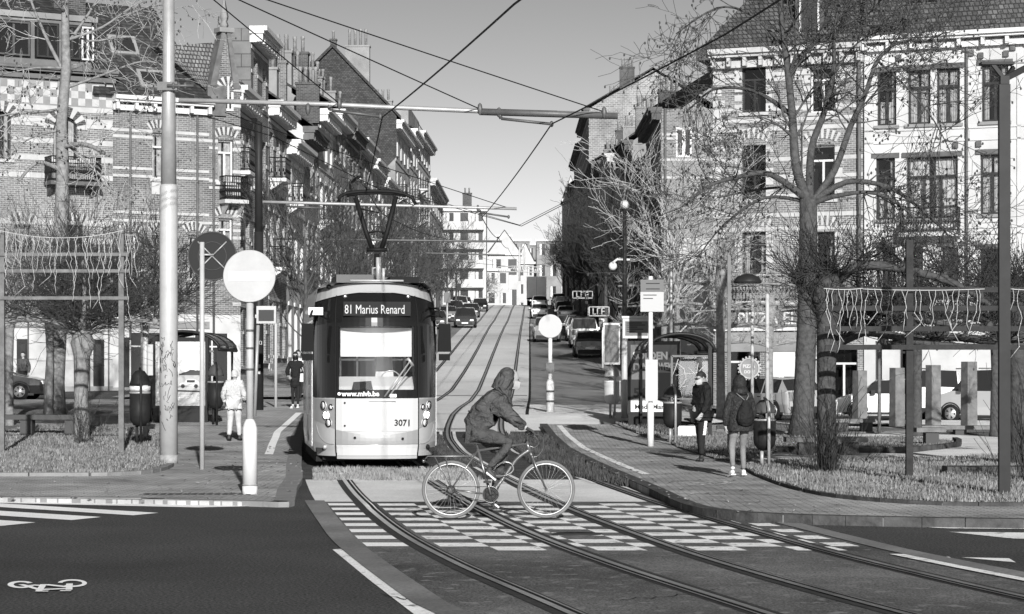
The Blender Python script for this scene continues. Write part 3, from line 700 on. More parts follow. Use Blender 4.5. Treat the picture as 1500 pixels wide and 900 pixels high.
# ---- white building
uW0, uW1 = FR.u(1265)+.02, FR.u(1700); t = FR.empty('white_building', 'long white rendered townhouse with dark framed windows and dark mansard at the right'); ztw = FR.z(1380, 54)
rowsY = [((1285, 1313, 105, 184),), ]
ow = [FR.rect(*a) for a in ((1285, 1313, 106, 184), (1330, 1363, 103, 182), (1372, 1406, 100, 181), (1438, 1477, 95, 178), (1283, 1311, 232, 322), (1328, 1403, 230, 320), (1436, 1471, 226, 314), (1284, 1312, 362, 432), (1330, 1352, 362, 432), (1380, 1404, 362, 432), (1436, 1470, 365, 436),
     (1525, 1560, 92, 176), (1600, 1640, 88, 172), (1525, 1560, 222, 312), (1600, 1640, 218, 308), (1525, 1560, 365, 436), (1600, 1640, 365, 436))]
gs = [FR.rect(*a) for a in ((1282, 1292, 500, 585), (1318, 1330, 498, 590), (1470, 1500, 480, 570))]
w = MB(); wall_holes(w, uW0, uW1, -.3, ztw, ow+gs, .26); body(w, uW0, uW1, -.3, ztw, dp); w.build('wall', 'white render', t)
MB().add([(uW0+.2, .8, 0), (uW1-.2, .8, 0), (uW1-.2, .8, ztw-.3), (uW0+.2, .8, ztw-.3)], [(0, 1, 2, 3)]).build('room_shade_panel', 'room shade', t)
for i, o in enumerate(ow): window(t, o, 'dark wood', 3 if i == 5 else 2, .68, curt='full' if i in (1, 2, 5, 6) else 'side' if i % 2 else 'net', sill='grey render', lintel='stone dark', fw=.085, y=.12)
for o in gs: window(t, o, 'dark wood', 1, .8, curt='none', sill=None)
m = MB()
for py in (190, 208, 336, 345, 448): band(m, uW0+.02, uW1, FR.z(1380, py), .07, .05)
m.box(uW0+.02, uW0+.4, -.05, .03, 4.2, ztw-.8); m.box(FR.u(1490), FR.u(1496), -.05, .03, 0, ztw-.8); m.build('mouldings', 'white render', t)
for px, py in ((1317, 85), (1423, 78), (1437, 82), (1474, 79), (1400, 213), (1434, 211), (1484, 70)): u, z_ = FR.u(px), FR.z(px, py); MB().box(u-.1, u+.1, -.12, .02, z_-.12, z_+.12).build('wall_anchor', 'stone dark', t)
cornice(t, uW0, uW1, ztw+.12, .65, .6, 'white wood', True, step=.9)
MB().tube([(FR.u(1417), -.12, 3), (FR.u(1417), -.12, ztw-.3)], .05, 8).build('drainpipe', 'pipe', t)
balcony(t, FR.u(1322), FR.u(1408), FR.z(1365, 342), .7, 1.0, 'white render', bars=.13)
r = MB(); zr = ztw+.14; r.add([(uW0, -.3, zr), (uW1, -.3, zr), (uW1, dp, zr), (uW0, dp, zr), (uW0, 1.0, zr+4), (uW1, 1.0, zr+4), (uW1, dp-2, zr+4), (uW0, dp-2, zr+4)], [(0, 1, 5, 4), (1, 2, 6, 5), (2, 3, 7, 6), (3, 0, 4, 7), (4, 5, 6, 7)]); r.build('roof', 'roof tile', t)
for x0, x1 in ((1322, 1384), (1430, 1492), (1540, 1600), (1268, 1300)):
    a, b2 = FR.u(x0), FR.u(x1); g = MB(); g.box(a, b2, .15, 2.5, zr+.04, zr+3.2); g.box(a-.12, b2+.12, .0, 2.6, zr+3.205, zr+3.4); d = g.build('dormer', 'dark wood', t)
    window(d, (a+.22, b2-.22, zr+.35, zr+2.9), 'zinc', 2, .0, curt='side', sill=None, y=.07, fw=.09)
    g = MB(); g.box(a+.2, b2-.2, .12, .146, zr+.33, zr+2.92); g.build('dormer_shade_plate', 'room shade', d)  # flat plate paints the dormer's dark inside, nothing is cut open
for i, px in enumerate((1268, 1420, 1560)): chimney(t, FR.u(px), 4.5, zr+3.6, 1.6, .7, 1.2, 4)
# ---------------------------------------------------------------- left: two striped brick houses and the corner turret
FL = Fc((-20.9, 92), (-12.2, 97), .62)
uA, uM, uT0, uT1 = FL.u(-160), FL.u(165), FL.u(306), FL.u(352)
t = FL.empty('striped_brick_house', 'striped brick house with round headed windows and chequered frieze at far left')
zt = FL.z(80, 112)
ops = [FL.rect(-10, 16, 163, 233), FL.rect(78, 113, 171, 234), FL.rect(-100, -70, 163, 233), FL.rect(57, 75, 498, 524), FL.rect(96, 112, 496, 524), FL.rect(-60, -30, 330, 400), FL.rect(20, 46, 330, 400), FL.rect(96, 122, 330, 402)]
w = MB(); wall_holes(w, uA, uM, -.6, zt, ops); body(w, uA, uM, -.6, zt, 12); w.build('wall', 'brick light', t)
MB().add([(uA+.2, .7, 0), (uM-.2, .7, 0), (uM-.2, .7, zt-.3), (uA+.2, .7, zt-.3)], [(0, 1, 2, 3)]).build('room_shade_panel', 'room shade', t)
for i, o in enumerate(ops):
    if i < 3: round_window(t, *o, fm='dark wood', wallm='brick light')
    else: window(t, o, 'dark wood', 2, .7, sill='stone'); 
    if i > 4: voussoirs(t, o[0], o[1], o[3]+.05, 11, .13, .34)
b_ = MB()
for py in (163, 186, 211, 236, 262, 330, 356): band(b_, uA, uM, FL.z(80, py), .22 if py != 186 else .4, .03, ops)
b_.box(uA, uM, -.05, .04, -.5, FL.z(80, 527)); b_.box(uA, uM, -.06, .04, FL.z(80, 478), FL.z(80, 470))
b_.build('stone_bands', 'stone', t)
MB().box(uA, uM, -.035, .04, FL.z(80, 526), FL.z(80, 479)).build('ground_floor_render', 'white render', t)
m = MB(); m.box(uA, uM, -.07, -.036, -.5, .55); m.box(uA, uM, -.06, -.037, 2.95, 3.05); m.build('plinth', 'grey render', t)
for px in (-30, 40, 88, 130, 158): MB().tube([(FL.u(px), -.1, 0), (FL.u(px), -.1, 3.4)], .03, 5).build('wall_pipe', 'pipe', t)
for a, b2 in ((24, 40), (136, 152)): g = MB().box(FL.u(a), FL.u(b2), -.06, -.038, .3, 2.5).build('door', 'dark wood', t); MB().box(FL.u(a)+.12, FL.u(b2)-.12, -.07, -.061, 1.5, 2.3).build('pane', 'far glass', g)
ck = MB(); zb0, zb1 = FL.z(80, 153), FL.z(80, 121); st = (zb1-zb0)/3
for i in range(int((uM-uA)/st)):
    for k_ in range(3):
        if (i+k_) % 2 == 0: x = uM-(i+1)*st; ck.box(x, x+st, -.03, .03, zb0+k_*st, zb0+(k_+1)*st)
ck.build('chequered_frieze', 'stone', t)
MB().box(uA, uM, -.02, .03, zb0-.1, zb1+.05).build('frieze_field', 'grey render', t)
cornice(t, uA, uM+.05, zt+.35, .5, .5, 'dark render', False)
zr = zt+.36; r = MB(); r.add([(uA, .9, zr+2.1), (uM-.8, .9, zr+2.1), (uM-1.6, 5.5, zr+5.0), (uA, 5.5, zr+5.0), (uA, 11, zr+2), (uM-.8, 11, zr+2)], [(0, 1, 2, 3), (3, 2, 5, 4), (1, 5, 2)]); r.box(uA, uM-.7, 1.0, 11, zr-.05, zr+2.05); r.build('roof', 'slate', t)
MB().box(uA, uM-.5, .4, 1.2, zr+2.06, zr+2.3).build('attic_cornice', 'grey render', t)
at = MB(); at.box(uA, uM-.75, .5, .98, zr-.02, zr+2.05); at = at.build('attic_wall', 'dark render', t)
for x0, x1, mt in ((-40, -5, 'dark wood'), (0, 48, 'zinc'), (58, 90, 'dark wood'), (98, 122, 'dark wood'), (124, 142, 'white wood')):
    a, b2 = FL.u(x0), FL.u(x1); MB().box(a-.05, b2+.05, .44, .498, zr+.4, zr+1.9).build('opening_shade_plate', 'room shade', at); window(at, (a, b2, zr+.45, zr+1.85), mt, 2, .0, curt='none', sill=None, y=.36)  # thin near-black plates paint the dark attic behind each frame
chimney(t, FL.u(126), 2.5, zr+2.3, 1.4, .9, 1.9, 3, 'brick dark', ph=.4)
balcony(t, FL.u(64), FL.u(139), FL.z(100, 268), .9, 1.0, 'stone dark', bars=.09)
# second house
t = FL.empty('brick_house', 'brick house with steep slate roof, two skylights and white cornice beside the turret')
zt = FL.z(240, 152); ops = [FL.rect(223, 241, 195, 262), FL.rect(223, 241, 345, 410), FL.rect(275, 293, 345, 410), FL.rect(182, 200, 345, 410)]
w = MB(); wall_holes(w, uM, uT0, -.6, zt, ops); body(w, uM, uT0, -.6, zt, 12); w.build('wall', 'brick mid', t)
MB().add([(uM+.2, .7, 0), (uT0-.2, .7, 0), (uT0-.2, .7, zt-.3), (uM+.2, .7, zt-.3)], [(0, 1, 2, 3)]).build('room_shade_panel', 'room shade', t)
for o in ops: window(t, o, 'white wood', 1, .7, curt='full'); voussoirs(t, o[0], o[1], o[3]+.1, 11, .12, .34)
b_ = MB()
for py in (196, 205, 251, 262, 315, 327, 400): band(b_, uM, uT0, FL.z(240, py), .12, .03, ops)
b_.box(FL.u(222), FL.u(242), -.02, .03, FL.z(232, 285), FL.z(232, 266)); b_.build('stone_bands', 'stone', t)
d = MB()
for px in (190, 288, 312): d.tube([(FL.u(px), -.09, 2.5), (FL.u(px), -.09, zt-.4)], .05, 6)
d.build('drainpipe', 'pipe', t)
MB().box(uM, uT0, -.03, .04, -.5, 3.6).build('ground_floor_render', 'white render', t)
m = MB(); m.box(uM, uT0, -.06, -.032, -.5, .5); m.box(uM, uT0, -.09, -.032, 3.0, 3.3); m.build('shop_trim', 'grey render', t)
for a, b2 in ((uM+3.6, uM+5.2), (uT0-3.6, uT0-2.1)):
    g = MB().box(a, b2, -.06, -.033, .6, 2.8).build('shop_window', 'far glass', t); q = MB(); [q.box(x, x+.06, -.075, -.061, .6, 2.8) for x in (a, (a+b2)/2, b2-.06)]; q.box(a, b2, -.0745, -.0615, 2.2, 2.26); q.build('frame', 'white wood', g)
for a, b2 in ((uM+.4, uM+1.7), (uM+2.1, uM+3.2), (uT0-1.7, uT0-.5)): MB().box(a, b2, -.05, -.031, .2, 2.6).build('dark_door', 'dark wood', t)
cornice(t, uM, uT0, zt+.2, .6, .6, 'white wood', True, step=.8)
zr = zt+.22; r = MB(); r.add([(uM-.9, -.3, zr-.02), (uT0+.1, -.3, zr-.02), (uT0+.1, 11.5, zr), (uM-.9, 11.5, zr), (uM-.3, 3.0, zr+4.3), (FL.u(262), 3.0, zr+4.3), (FL.u(262), 8, zr+4.3), (uM-.3, 8, zr+4.3)], [(0, 1, 5, 4), (1, 2, 6, 5), (2, 3, 7, 6), (3, 0, 4, 7), (4, 5, 6, 7)]); rf = r.build('roof', 'slate', t)
def onroof(px, py):      # point of the front roof slope under a pixel
    u = FL.u(px); zz = FL.z(px, py); 
    return u, -.3+max(0, (zz-zr))*3.3/4.3, zz
for x0, x1, y0, y1 in ((173, 215, 46, 76), (202, 244, 102, 130)):
    zA, zB = FL.z((x0+x1)/2, y1), FL.z((x0+x1)/2, y0); ua, ub = FL.u(x0+4), FL.u(x1+3); ya, yb = -.3+(zA-zr)*.767, -.3+(zB-zr)*.767
    g = MB(); nrm = V((0, -4.3, 3.3)).normalized()*.07
    def quad(a, b2, c, e, ins, lift):
        P = [V((a+ins, c[0], c[1])), V((b2-ins, c[0], c[1])), V((b2-ins, e[0], e[1])), V((a+ins, e[0], e[1]))]; k_ = (P[3]-P[0]).normalized()*ins
        P = [P[0]+k_, P[1]+k_, P[2]-k_, P[3]-k_]; return [tuple(p+nrm*lift) for p in P]
    g.add(quad(ua, ub, (ya, zA), (yb, zB), 0, .2)+quad(ua, ub, (ya, zA), (yb, zB), 0, 1.5), [(0, 1, 2, 3), (4, 5, 6, 7), (0, 1, 5, 4), (1, 2, 6, 5), (2, 3, 7, 6), (3, 0, 4, 7)]); sk = g.build('skylight', 'grey render', t)
    MB().add(quad(ua, ub, (ya, zA), (yb, zB), .14, 1.6), [(0, 1, 2, 3)]).build('pane', 'far glass', sk)
# turret
t = FL.empty('turret_house', 'narrow brick corner house with pointed gable and finial on the left street corner')
zs = FL.z(330, 130); ops = [FL.rect(319, 342, 205, 267), FL.rect(320, 341, 320, 375)]
w = MB(); wall_holes(w, uT0, uT1, -.6, zs, ops); body(w, uT0, uT1, -.6, zs, 9); w.build('wall', 'brick mid', t)
MB().add([(uT0+.1, .7, 0), (uT1-.1, .7, 0), (uT1-.1, .7, zs-.3), (uT0+.1, .7, zs-.3)], [(0, 1, 2, 3)]).build('room_shade_panel', 'room shade', t)
for o in ops: window(t, o, 'white wood', 2, .7, curt='full'); voussoirs(t, o[0], o[1], o[3]+.08, 11, .13, .34)
uC = FL.u(330); zap = FL.z(329, 48); MB().prism([(uT0+.25, zs+.002), (uT1-.3, zs+.002), (uC+.12, zap), (uC-.12, zap)], -.02, .35).build('gable', 'brick mid', t)
c = MB(); 
for x, s in ((uT0+.15, 1), (uT1-.2, -1)): c.prism([(x-.15, zs), (x+.15, zs), (uC+.1*-s+.08, zap+.1), (uC+.1*-s-.08, zap+.1)], -.12, .5)
c.box(uT0-.1, uT0+.75, -.12, .7, zs-1.2, zs+.1); c.build('gable_coping', 'coping grey', t)
f = MB(); f.box(uC-.34, uC+.34, -.2, .45, zap, zap+.2); f.lathe([(.17, .2), (.2, .35), (.13, .5), (.18, .6), (.2, .72), (.03, 1.5), (.01, 1.55)], 4, (uC, .12, zap)); f.build('finial', 'grey render', t)
z0, z1 = FL.z(333, 163), FL.z(333, 125); a, b2 = FL.u(326), FL.u(341); MB().box(a-.02, b2+.02, -.025, -.021, z0, z1-.5).build('opening_shade_plate', 'room shade', t)  # near-black plate on the gable paints the shade inside the arched window
g = MB(); g.box(a, a+.1, -.08, -.026, z0, z1-.3); g.box(b2-.1, b2, -.08, -.026, z0, z1-.3); g.box((a+b2)/2-.04, (a+b2)/2+.04, -.08, -.026, z0+.1, z1-.02); g.box(a+.1, b2-.1, -.08, -.026, z0, z0+.1); g.box(a+.1, b2-.1, -.078, -.026, z1-.7, z1-.6); g.build('arched_window', 'white wood', t)
o1, o2 = MB(), MB(); cx, cz, rr = (a+b2)/2, z1-.26, (b2-a)/2
for i in range(13):
    t0, t1 = PI*i/13, PI*(i+1)/13; P = [(cx+math.cos(q_)*k_, cz+math.sin(q_)*k_) for q_, k_ in ((t0, rr), (t1, rr), (t1, rr+.4), (t0, rr+.4))]; (o1 if i % 2 == 0 else o2).prism(P, -.07, .0)
o1.build('arch_stones', 'stone', t); o2.build('arch_bricks', 'brick dark', t)
b_ = MB()
for py in (210, 220, 268, 278, 330, 340): band(b_, uT0, uT1, FL.z(330, py), .12, .03, ops)
for k_ in range(10): b_.box(uT1-.36, uT1+.02, -.028, .03, 4+k_*.95, 4.14+k_*.95)
b_.build('stone_bands', 'stone', t); MB().box(uT0, uT1, -.03, .04, -.5, 3.6).build('ground_floor_render', 'white render', t)
balcony(t, uT0+.45, uT1+.1, FL.z(335, 294), .7, 1.0, 'stone', bars=.1)
r = MB(); zz0, zz1 = FL.z(300, 150), FL.z(300, 60); r.add([(uT0-2.1, .6, FL.z(262, 68)), (uC, .6, FL.z(318, 58)), (uC, 3.5, FL.z(318, 58)+.2), (uT0-2.1, 3.5, FL.z(262, 68)+.2), (uT0-.2, -.1, zs-.1), (uC, 0.3, zs)], [(0, 4, 5, 1), (0, 1, 2, 3)])
r.add([(uT0-2.1, .6, FL.z(262, 68)), (uT0-.2, -.1, zs-.1), (uT0-.2, 8, zs-.1), (uT0-2.1, 3.5, FL.z(262, 68)+.2)], [(0, 1, 2, 3)]); r.build('roof', 'roof tile light', t)
# ================================================================ STREET ROWS climbing the hill
KR = 1.15
def house(side, D0, D1, ztop, label, wallm='brick mid', cols=2, floors=3, name='terraced_house', corn='stone', roofh=2.6, dp=9, bal=False, fm='white wood', stripes=True, X0=None, roofm='slate', chim=2, sidem=None, group=None, curtn=None, flatroof=False):
    """side -1: left row (front faces +X), 1: right row (front faces -X)"""
    if side > 0: D0, D1, ztop = D0*KR, D1*KR, H+(ztop-H)*KR
    fx = X0 or (lambda D: interp([(97, -12.2), (240, -8.2), (330, -7.6)], D) if side < 0 else KR*interp([(115, 7.6), (260, 7.2), (330, 7.6)], D/KR))
    A, B = V((fx(D0), D0)), V((fx(D1), D1)); fc = Fc(A, B, 0) if side < 0 else Fc(B, A, 0)
    zb = min(gz(A.x, D0), gz(B.x, D1)); fc.zb = zb; h = ztop-zb; L = fc.L
    t = fc.empty(name, label, 'building', group)
    fh = h/floors*.985; ops = []
    cw = L/cols
    for f in range(floors):
        for c in range(cols):
            x = (c+.5)*cw; ww = min(.62, cw*.3); z0 = f*fh+(1.0 if f else .9); z1 = z0+fh*(.60 if f < floors-1 else .5)
            if f == 0 and c == 0: z0 = .25
            ops.append((x-ww, x+ww, z0, z1))
    w = MB(); wall_holes(w, 0, L, -1.5, h, ops, .3); w.build('wall', wallm, t)
    bb = MB(); body(bb, 0, L, -1.5, h, dp, .002)
    if roofh and not flatroof: bb.add([(0, .002, h), (0, dp, h), (0, dp*.5, h+roofh), (L, .002, h), (L, dp, h), (L, dp*.5, h+roofh)], [(0, 1, 2), (3, 5, 4)])
    bb.build('side_wall', sidem or random.Random(D0).choice(['grey render', 'brick dark', 'brick mid']), t)
    MB().add([(.1, .6, 0), (L-.1, .6, 0), (L-.1, .6, h-.2), (.1, .6, h-.2)], [(0, 1, 2, 3)]).build('room_shade_panel', 'room shade', t)  # one dark sheet stands in for the shade inside the rooms
    far = D0 > 175
    for i, o in enumerate(ops):
        if far:
            f = MB(); f.box(o[0], o[1], .14, .16, o[2], o[3]); wd = f.build('window', 'far glass', t); g = MB(); xm = (o[0]+o[1])/2
            g.box(xm-.05, xm+.05, .09, .135, o[2], o[3]); g.box(o[0], o[1], .09, .135, o[3]-.5, o[3]-.4); g.box(o[0], o[0]+.07, .1, .134, o[2], o[3]); g.box(o[1]-.07, o[1], .1, .134, o[2], o[3]); g.build('frame', fm, wd)
            MB().box(o[0]-.1, o[1]+.1, -.12, .1, o[2]-.16, o[2]-.004).build('sill', 'stone', wd)
        else: window(t, o, fm, 2, .7, curt=curtn, sill='stone', lintel=corn if not stripes else None, fw=.09)
    m = MB()
    if stripes:
        for f in range(floors):
            for zz in (f*fh+.75, f*fh+fh*.55, f*fh+fh*.83): band(m, 0, L, zz, .16, .035, ops)
    else:
        for f in range(1, floors): band(m, 0, L, f*fh+.35, .2, .07, ops)
    m.box(0, L, -.07, .05, -1.4, .5); m.build('stone_bands', 'stone', t)
    cornice(t, 0, L, h+.1, .75, .75, corn, True, step=.75)
    if roofh and not flatroof:
        r = MB(); r.add([(-.02, -.5, h+.11), (L+.02, -.5, h+.11), (L+.02, dp*.5, h+roofh+.2), (-.02, dp*.5, h+roofh+.2), (-.02, dp+.3, h+.1), (L+.02, dp+.3, h+.1), (-.02, -.5, h+.22), (L+.02, -.5, h+.22), (L+.02, dp*.5, h+roofh+.36), (-.02, dp*.5, h+roofh+.36)],
                        [(0, 1, 2, 3), (3, 2, 5, 4), (6, 7, 8, 9), (0, 1, 7, 6), (1, 2, 8, 7), (0, 3, 9, 6), (9, 8, 5, 4)]); r.build('roof', roofm, t)
    for k in range(chim):
        chimney(t, (.45, L-.45)[k % 2], dp*(.30 if k < 2 else .6), h+.2, .8, 2.2 if k % 2 == 0 else 1.6, roofh*.8+.9, 4, ('brick mid', 'brick dark', 'grey render')[(int(D0)+k) % 3], along='y', ph=1.0)
    if bal:
        bl = bal if hasattr(bal, '__len__') else (1,)
        for f in bl: balcony(t, cw*.5-1.0, cw*.5+1.0, f*fh+.85, .85, 1.0, corn, bars=.16)
    return t, fc, fh, h
Lh = lambda *a, **k: house(-1, *a, **k)
Lh(97.6, 103.6, 14.1, 'striped brick house with white bracketed cornice right behind the turret', 'brick mid', cols=3, bal=(2,), corn='white wood', roofh=1.5, chim=0, sidem='panel cladding')
Lh(103.7, 109.5, 17.6, 'tall brick house with slate clad side and projecting white eaves on the left row', 'brick mid', cols=2, floors=4, corn='white wood', roofh=0, sidem='panel cladding', chim=0, dp=1.7)
Lh(109.6, 116.5, 14.9, 'grey brick house with pale carved frieze, third in the left row', 'brick light', cols=3, bal=(1, 2), corn='white wood', roofh=1.6, chim=2, sidem='grey render', dp=4)
Lh(116.6, 124.0, 13.7, 'white rendered house with dentilled cornice in the left row', 'white render', cols=3, floors=3, bal=(2,), corn='white wood', stripes=False, roofh=3.8, chim=2, sidem='grey render')
Lh(124.1, 131.0, 15.2, 'dark brick house with heavy dark cornice in the left row', 'brick mid', cols=3, floors=3, corn='dark render', roofh=3.6, chim=1, sidem='white render')
Lh(131.1, 139.0, 17.0, 'pale painted house with deep shadowed cornice halfway up the left row', 'white render', cols=3, floors=4, bal=(2,), corn='white wood', stripes=False, roofh=2.8, chim=2, sidem='grey render')
Lh(139.1, 147.0, 17.9, 'white banded brick house with striped piers in the left row', 'brick light', cols=3, floors=4, corn='white wood', roofh=3.0, chim=2, sidem='grey render')
Lh(147.1, 155.0, 17.6, 'brick house with broad pale bands beside the banded house in the left row', 'brick mid', cols=3, floors=4, bal=(1, 3), corn='dark render', roofh=2.8, chim=1)
Lh(155.1, 164.0, 17.8, 'narrow windowed brick house below the grey party wall', 'brick light', cols=3, floors=4, corn='white wood', roofh=2.6, chim=2)
Lh(164.1, 173.0, 17.2, 'white house with small balconies below the big gable', 'white render', cols=3, floors=4, bal=(1, 2), corn='white wood', stripes=False, roofh=1.5, chim=1)
Lh(173.1, 185.0, 16.6, 'low cream house in front of the big slate gable', 'white render', cols=4, floors=3, corn='white wood', stripes=False, roofh=2.2, chim=0)
# big gable house
t, fc, fh, h = Lh(187, 203, 22.6, 'tall house with huge dark slate clad gable facing down the hill', 'white render', cols=4, floors=5, bal=(2, 3), corn='white wood', stripes=False, roofh=0, chim=0, sidem='grey render', dp=11)
g = MB(); g.add([(-.06, -.1, h-3.0), (-.06, 11, h-7), (-.06, 11, h+.2), (-.06, 5.2, h+6), (-.06, -.1, h+.4)], [(0, 1, 2, 3, 4)]); g.add([(-.06, 4.0, h-7.2), (-.06, 11, h-12), (-.06, 11, h-7), (-.06, -.1, h-3.0)], [(0, 1, 2, 3)]); g.build('slate_gable', 'slate', t)
r = MB(); r.add([(-.3, -.5, h+.1), (16, -.5, h+.1), (16, 5.2, h+6.1), (-.3, 5.2, h+6.1), (-.3, 11.4, h), (16, 11.4, h), (-.3, -.5, h+.35), (-.3, 5.2, h+6.4), (-.3, 11.4, h+.3)], [(0, 1, 2, 3), (3, 2, 5, 4), (0, 3, 7, 6), (3, 4, 8, 7)]); r.build('roof', 'slate', t)
chimney(t, .8, 3.2, h+3, .8, 2, 3.2, 4, 'grey render', along='y', ph=1.4); chimney(t, .4, 5.2, h+5.5, .5, .5, 1.2, 1, 'brick dark')
Lh(203.1, 214, 23.6, 'white house with oriel and carved balconies above the slope', 'white render', cols=3, floors=5, bal=(2, 3), corn='white wood', stripes=False, roofh=1.8, chim=1, sidem='brick dark')
t, fc, fh, h = Lh(214.1, 232, 24.6, 'pale modern apartment block with flat roof terrace', 'white render', cols=5, floors=6, bal=(2, 3, 4), corn='white render', stripes=False, roofh=0, chim=0, sidem='grey render')
m = MB(); m.box(1, 16, 1, 8, h+.1, h+2.6); m.build('penthouse', 'grey render', t); m = MB(); [m.tube([(x, .2, h+.1), (x, .2, h+1.1)], .03, 4) for x in range(0, 18, 2)]; m.tube([(0, .2, h+1.1), (17, .2, h+1.1)], .04, 4); m.build('terrace_rail', 'pipe', t)
Lh(232.1, 262, 21.6, 'low pale block beyond the apartment block on the left', 'white render', cols=7, floors=4, corn='white render', stripes=False, roofh=0, chim=2, sidem='brick dark')
# party walls and roofs standing behind the left row
for (x0, x1, D0, D1, z0, z1, sl, lab, mm) in ((-14.9, -12.0, 128, 139, 8, 17.6, -1.6, 'plain grey party wall with sloping top behind the left row', 'grey render'), (-17, -11.6, 158, 172, 8, 21.5, -3.6, 'tall stained party wall with sloping top behind the left row', 'grey render')):
    t = thing('rear_building', lab, 'building', (x0, D0, gz(x0, D0))); g = gz(x0, D0)
    MB().add([(0, 0, -1), (x1-x0, 0, -1), (x1-x0, 0, z1+sl-g), (0, 0, z1-g), (0, D1-D0, -1), (x1-x0, D1-D0, -1), (x1-x0, D1-D0, z1+sl-g), (0, D1-D0, z1-g)], [(0, 1, 2, 3), (4, 5, 6, 7), (1, 5, 6, 2), (0, 4, 7, 3)]).build('wall', mm, t)
    MB().add([(-.2, -.2, z1-g+.15), (x1-x0+.2, -.2, z1+sl-g), (x1-x0+.2, D1-D0, z1+sl-g), (-.2, D1-D0, z1-g+.15)], [(0, 1, 2, 3)]).build('roof', 'roof tile', t)
    chimney(t, 1.2, 1, z1-g-.8, 1.6, .7, 2.6, 5, 'brick mid', ph=1.1); chimney(t, 3.2, 1.2, z1-g-1.6, 1.3, .7, 2.2, 4, 'brick dark', ph=.9)
# ---- right row, fronts in shade, lit party walls face us
Rh = lambda *a, **k: house(1, *a, **k)
t, fc, fh, h = Rh(115, 127, 15.2, 'brick house with lit side wall and white window across the side street', 'brick light', cols=3, floors=4, corn='stone dark', roofh=0, chim=0, sidem='brick light', dp=14)
L = fc.L
zz = lambda py: H+(HY-py)/F*115-gz(7.6, 115)-0+.0
r = MB(); r.add([(-.2, -.5, h+.1), (L+.1, -.5, h+.1), (L+.1, 4.5, h+3.2), (-.2, 4.5, h+3.2), (-.2, 14, h+3), (L+.1, 14, h+3)], [(0, 1, 2, 3), (3, 2, 5, 4)]); r.build('roof', 'roof tile', t)
# window and bands in the lit end wall (local: x = L plane, y = depth)
def endrect(px0, px1, py0, py1): D = 115.*KR; return (px0-CX)/F*D-7.6*KR, (px1-CX)/F*D-7.6*KR, H+(HY-py1)/F*D-fc.zb, H+(HY-py0)/F*D-fc.zb
a, b2, c, d = endrect(990, 1013, 187, 231); w_ = MB(); w_.box(L+.004, L+.06, a, b2, c, d); ww = w_.build('window', 'white wood', t)
for k in (0, 1): MB().box(L+.062, L+.07, a+.1+k*(b2-a)/2, a+(b2-a)/2*(k+1)-.1, c+.15, d-.15).build('pane', 'far glass', ww)
m = MB()
for py in (205, 199, 262, 236): m.box(L+.004, L+.03, .05, 12, endrect(990, 1000, py, py)[2], endrect(990, 1000, py, py)[2]+.14)
m.build('stone_bands', 'stone', t)
MB().box(L+.005, L+.04, .05, 12, -.2, 6.8).build('render_coat', 'white render', t)
MB().tube([(L+.1, .25, 0), (L+.1, .25, h)], .08, 6).build('drainpipe', 'pipe', t)
Rh(127.1, 137, 13.6, 'dark fronted brick house in the shaded right row', 'brick mid', cols=3, floors=3, corn='stone dark', roofh=2.6, chim=1, sidem='brick mid')
t, fc, fh, h = Rh(141, 153, 16.2, 'shaded house with arched dormer front and slanting cornice in the right row', 'brick mid', cols=3, floors=4, corn='stone dark', roofh=3.0, chim=2, bal=(1, 2), sidem='grey render')
Rh(153.1, 166, 15.4, 'shaded house with pale bay window in the right row', 'white render', cols=3, floors=4, corn='stone', stripes=False, roofh=2, chim=1, bal=(2,), sidem='white render')
Rh(166.1, 180, 17.8, 'shaded brick house with pale bands below the tall lit gable', 'brick light', cols=3, floors=4, corn='stone', roofh=3.5, chim=2, bal=(1,), sidem='brick mid')
Rh(180.1, 196, 18.6, 'shaded grey house with metal balconies in the right row', 'white render', cols=4, floors=4, corn='stone dark', roofh=2.0, chim=1, bal=(2,), sidem='grey render')
Rh(196.1, 214, 20.0, 'shaded brick house just below the tall lit party wall', 'brick light', cols=4, floors=4, corn='stone dark', roofh=2.5, chim=2, sidem='grey render')
Rh(214.5, 236, 26.8, 'tallest house of the right row with broad sunlit party wall', 'brick light', cols=4, floors=6, corn='stone dark', roofh=4.2, chim=2, bal=(2, 4), sidem='brick far', dp=14)
Rh(236.1, 262, 25.6, 'upper shaded house with stepped gable on the right row', 'brick light', cols=5, floors=6, corn='stone dark', roofh=3.0, chim=2, sidem='brick far')
Rh(262.1, 290, 23.6, 'shaded house with small turret near the top of the right row', 'brick mid', cols=5, floors=5, corn='stone dark', roofh=2.5, chim=1)
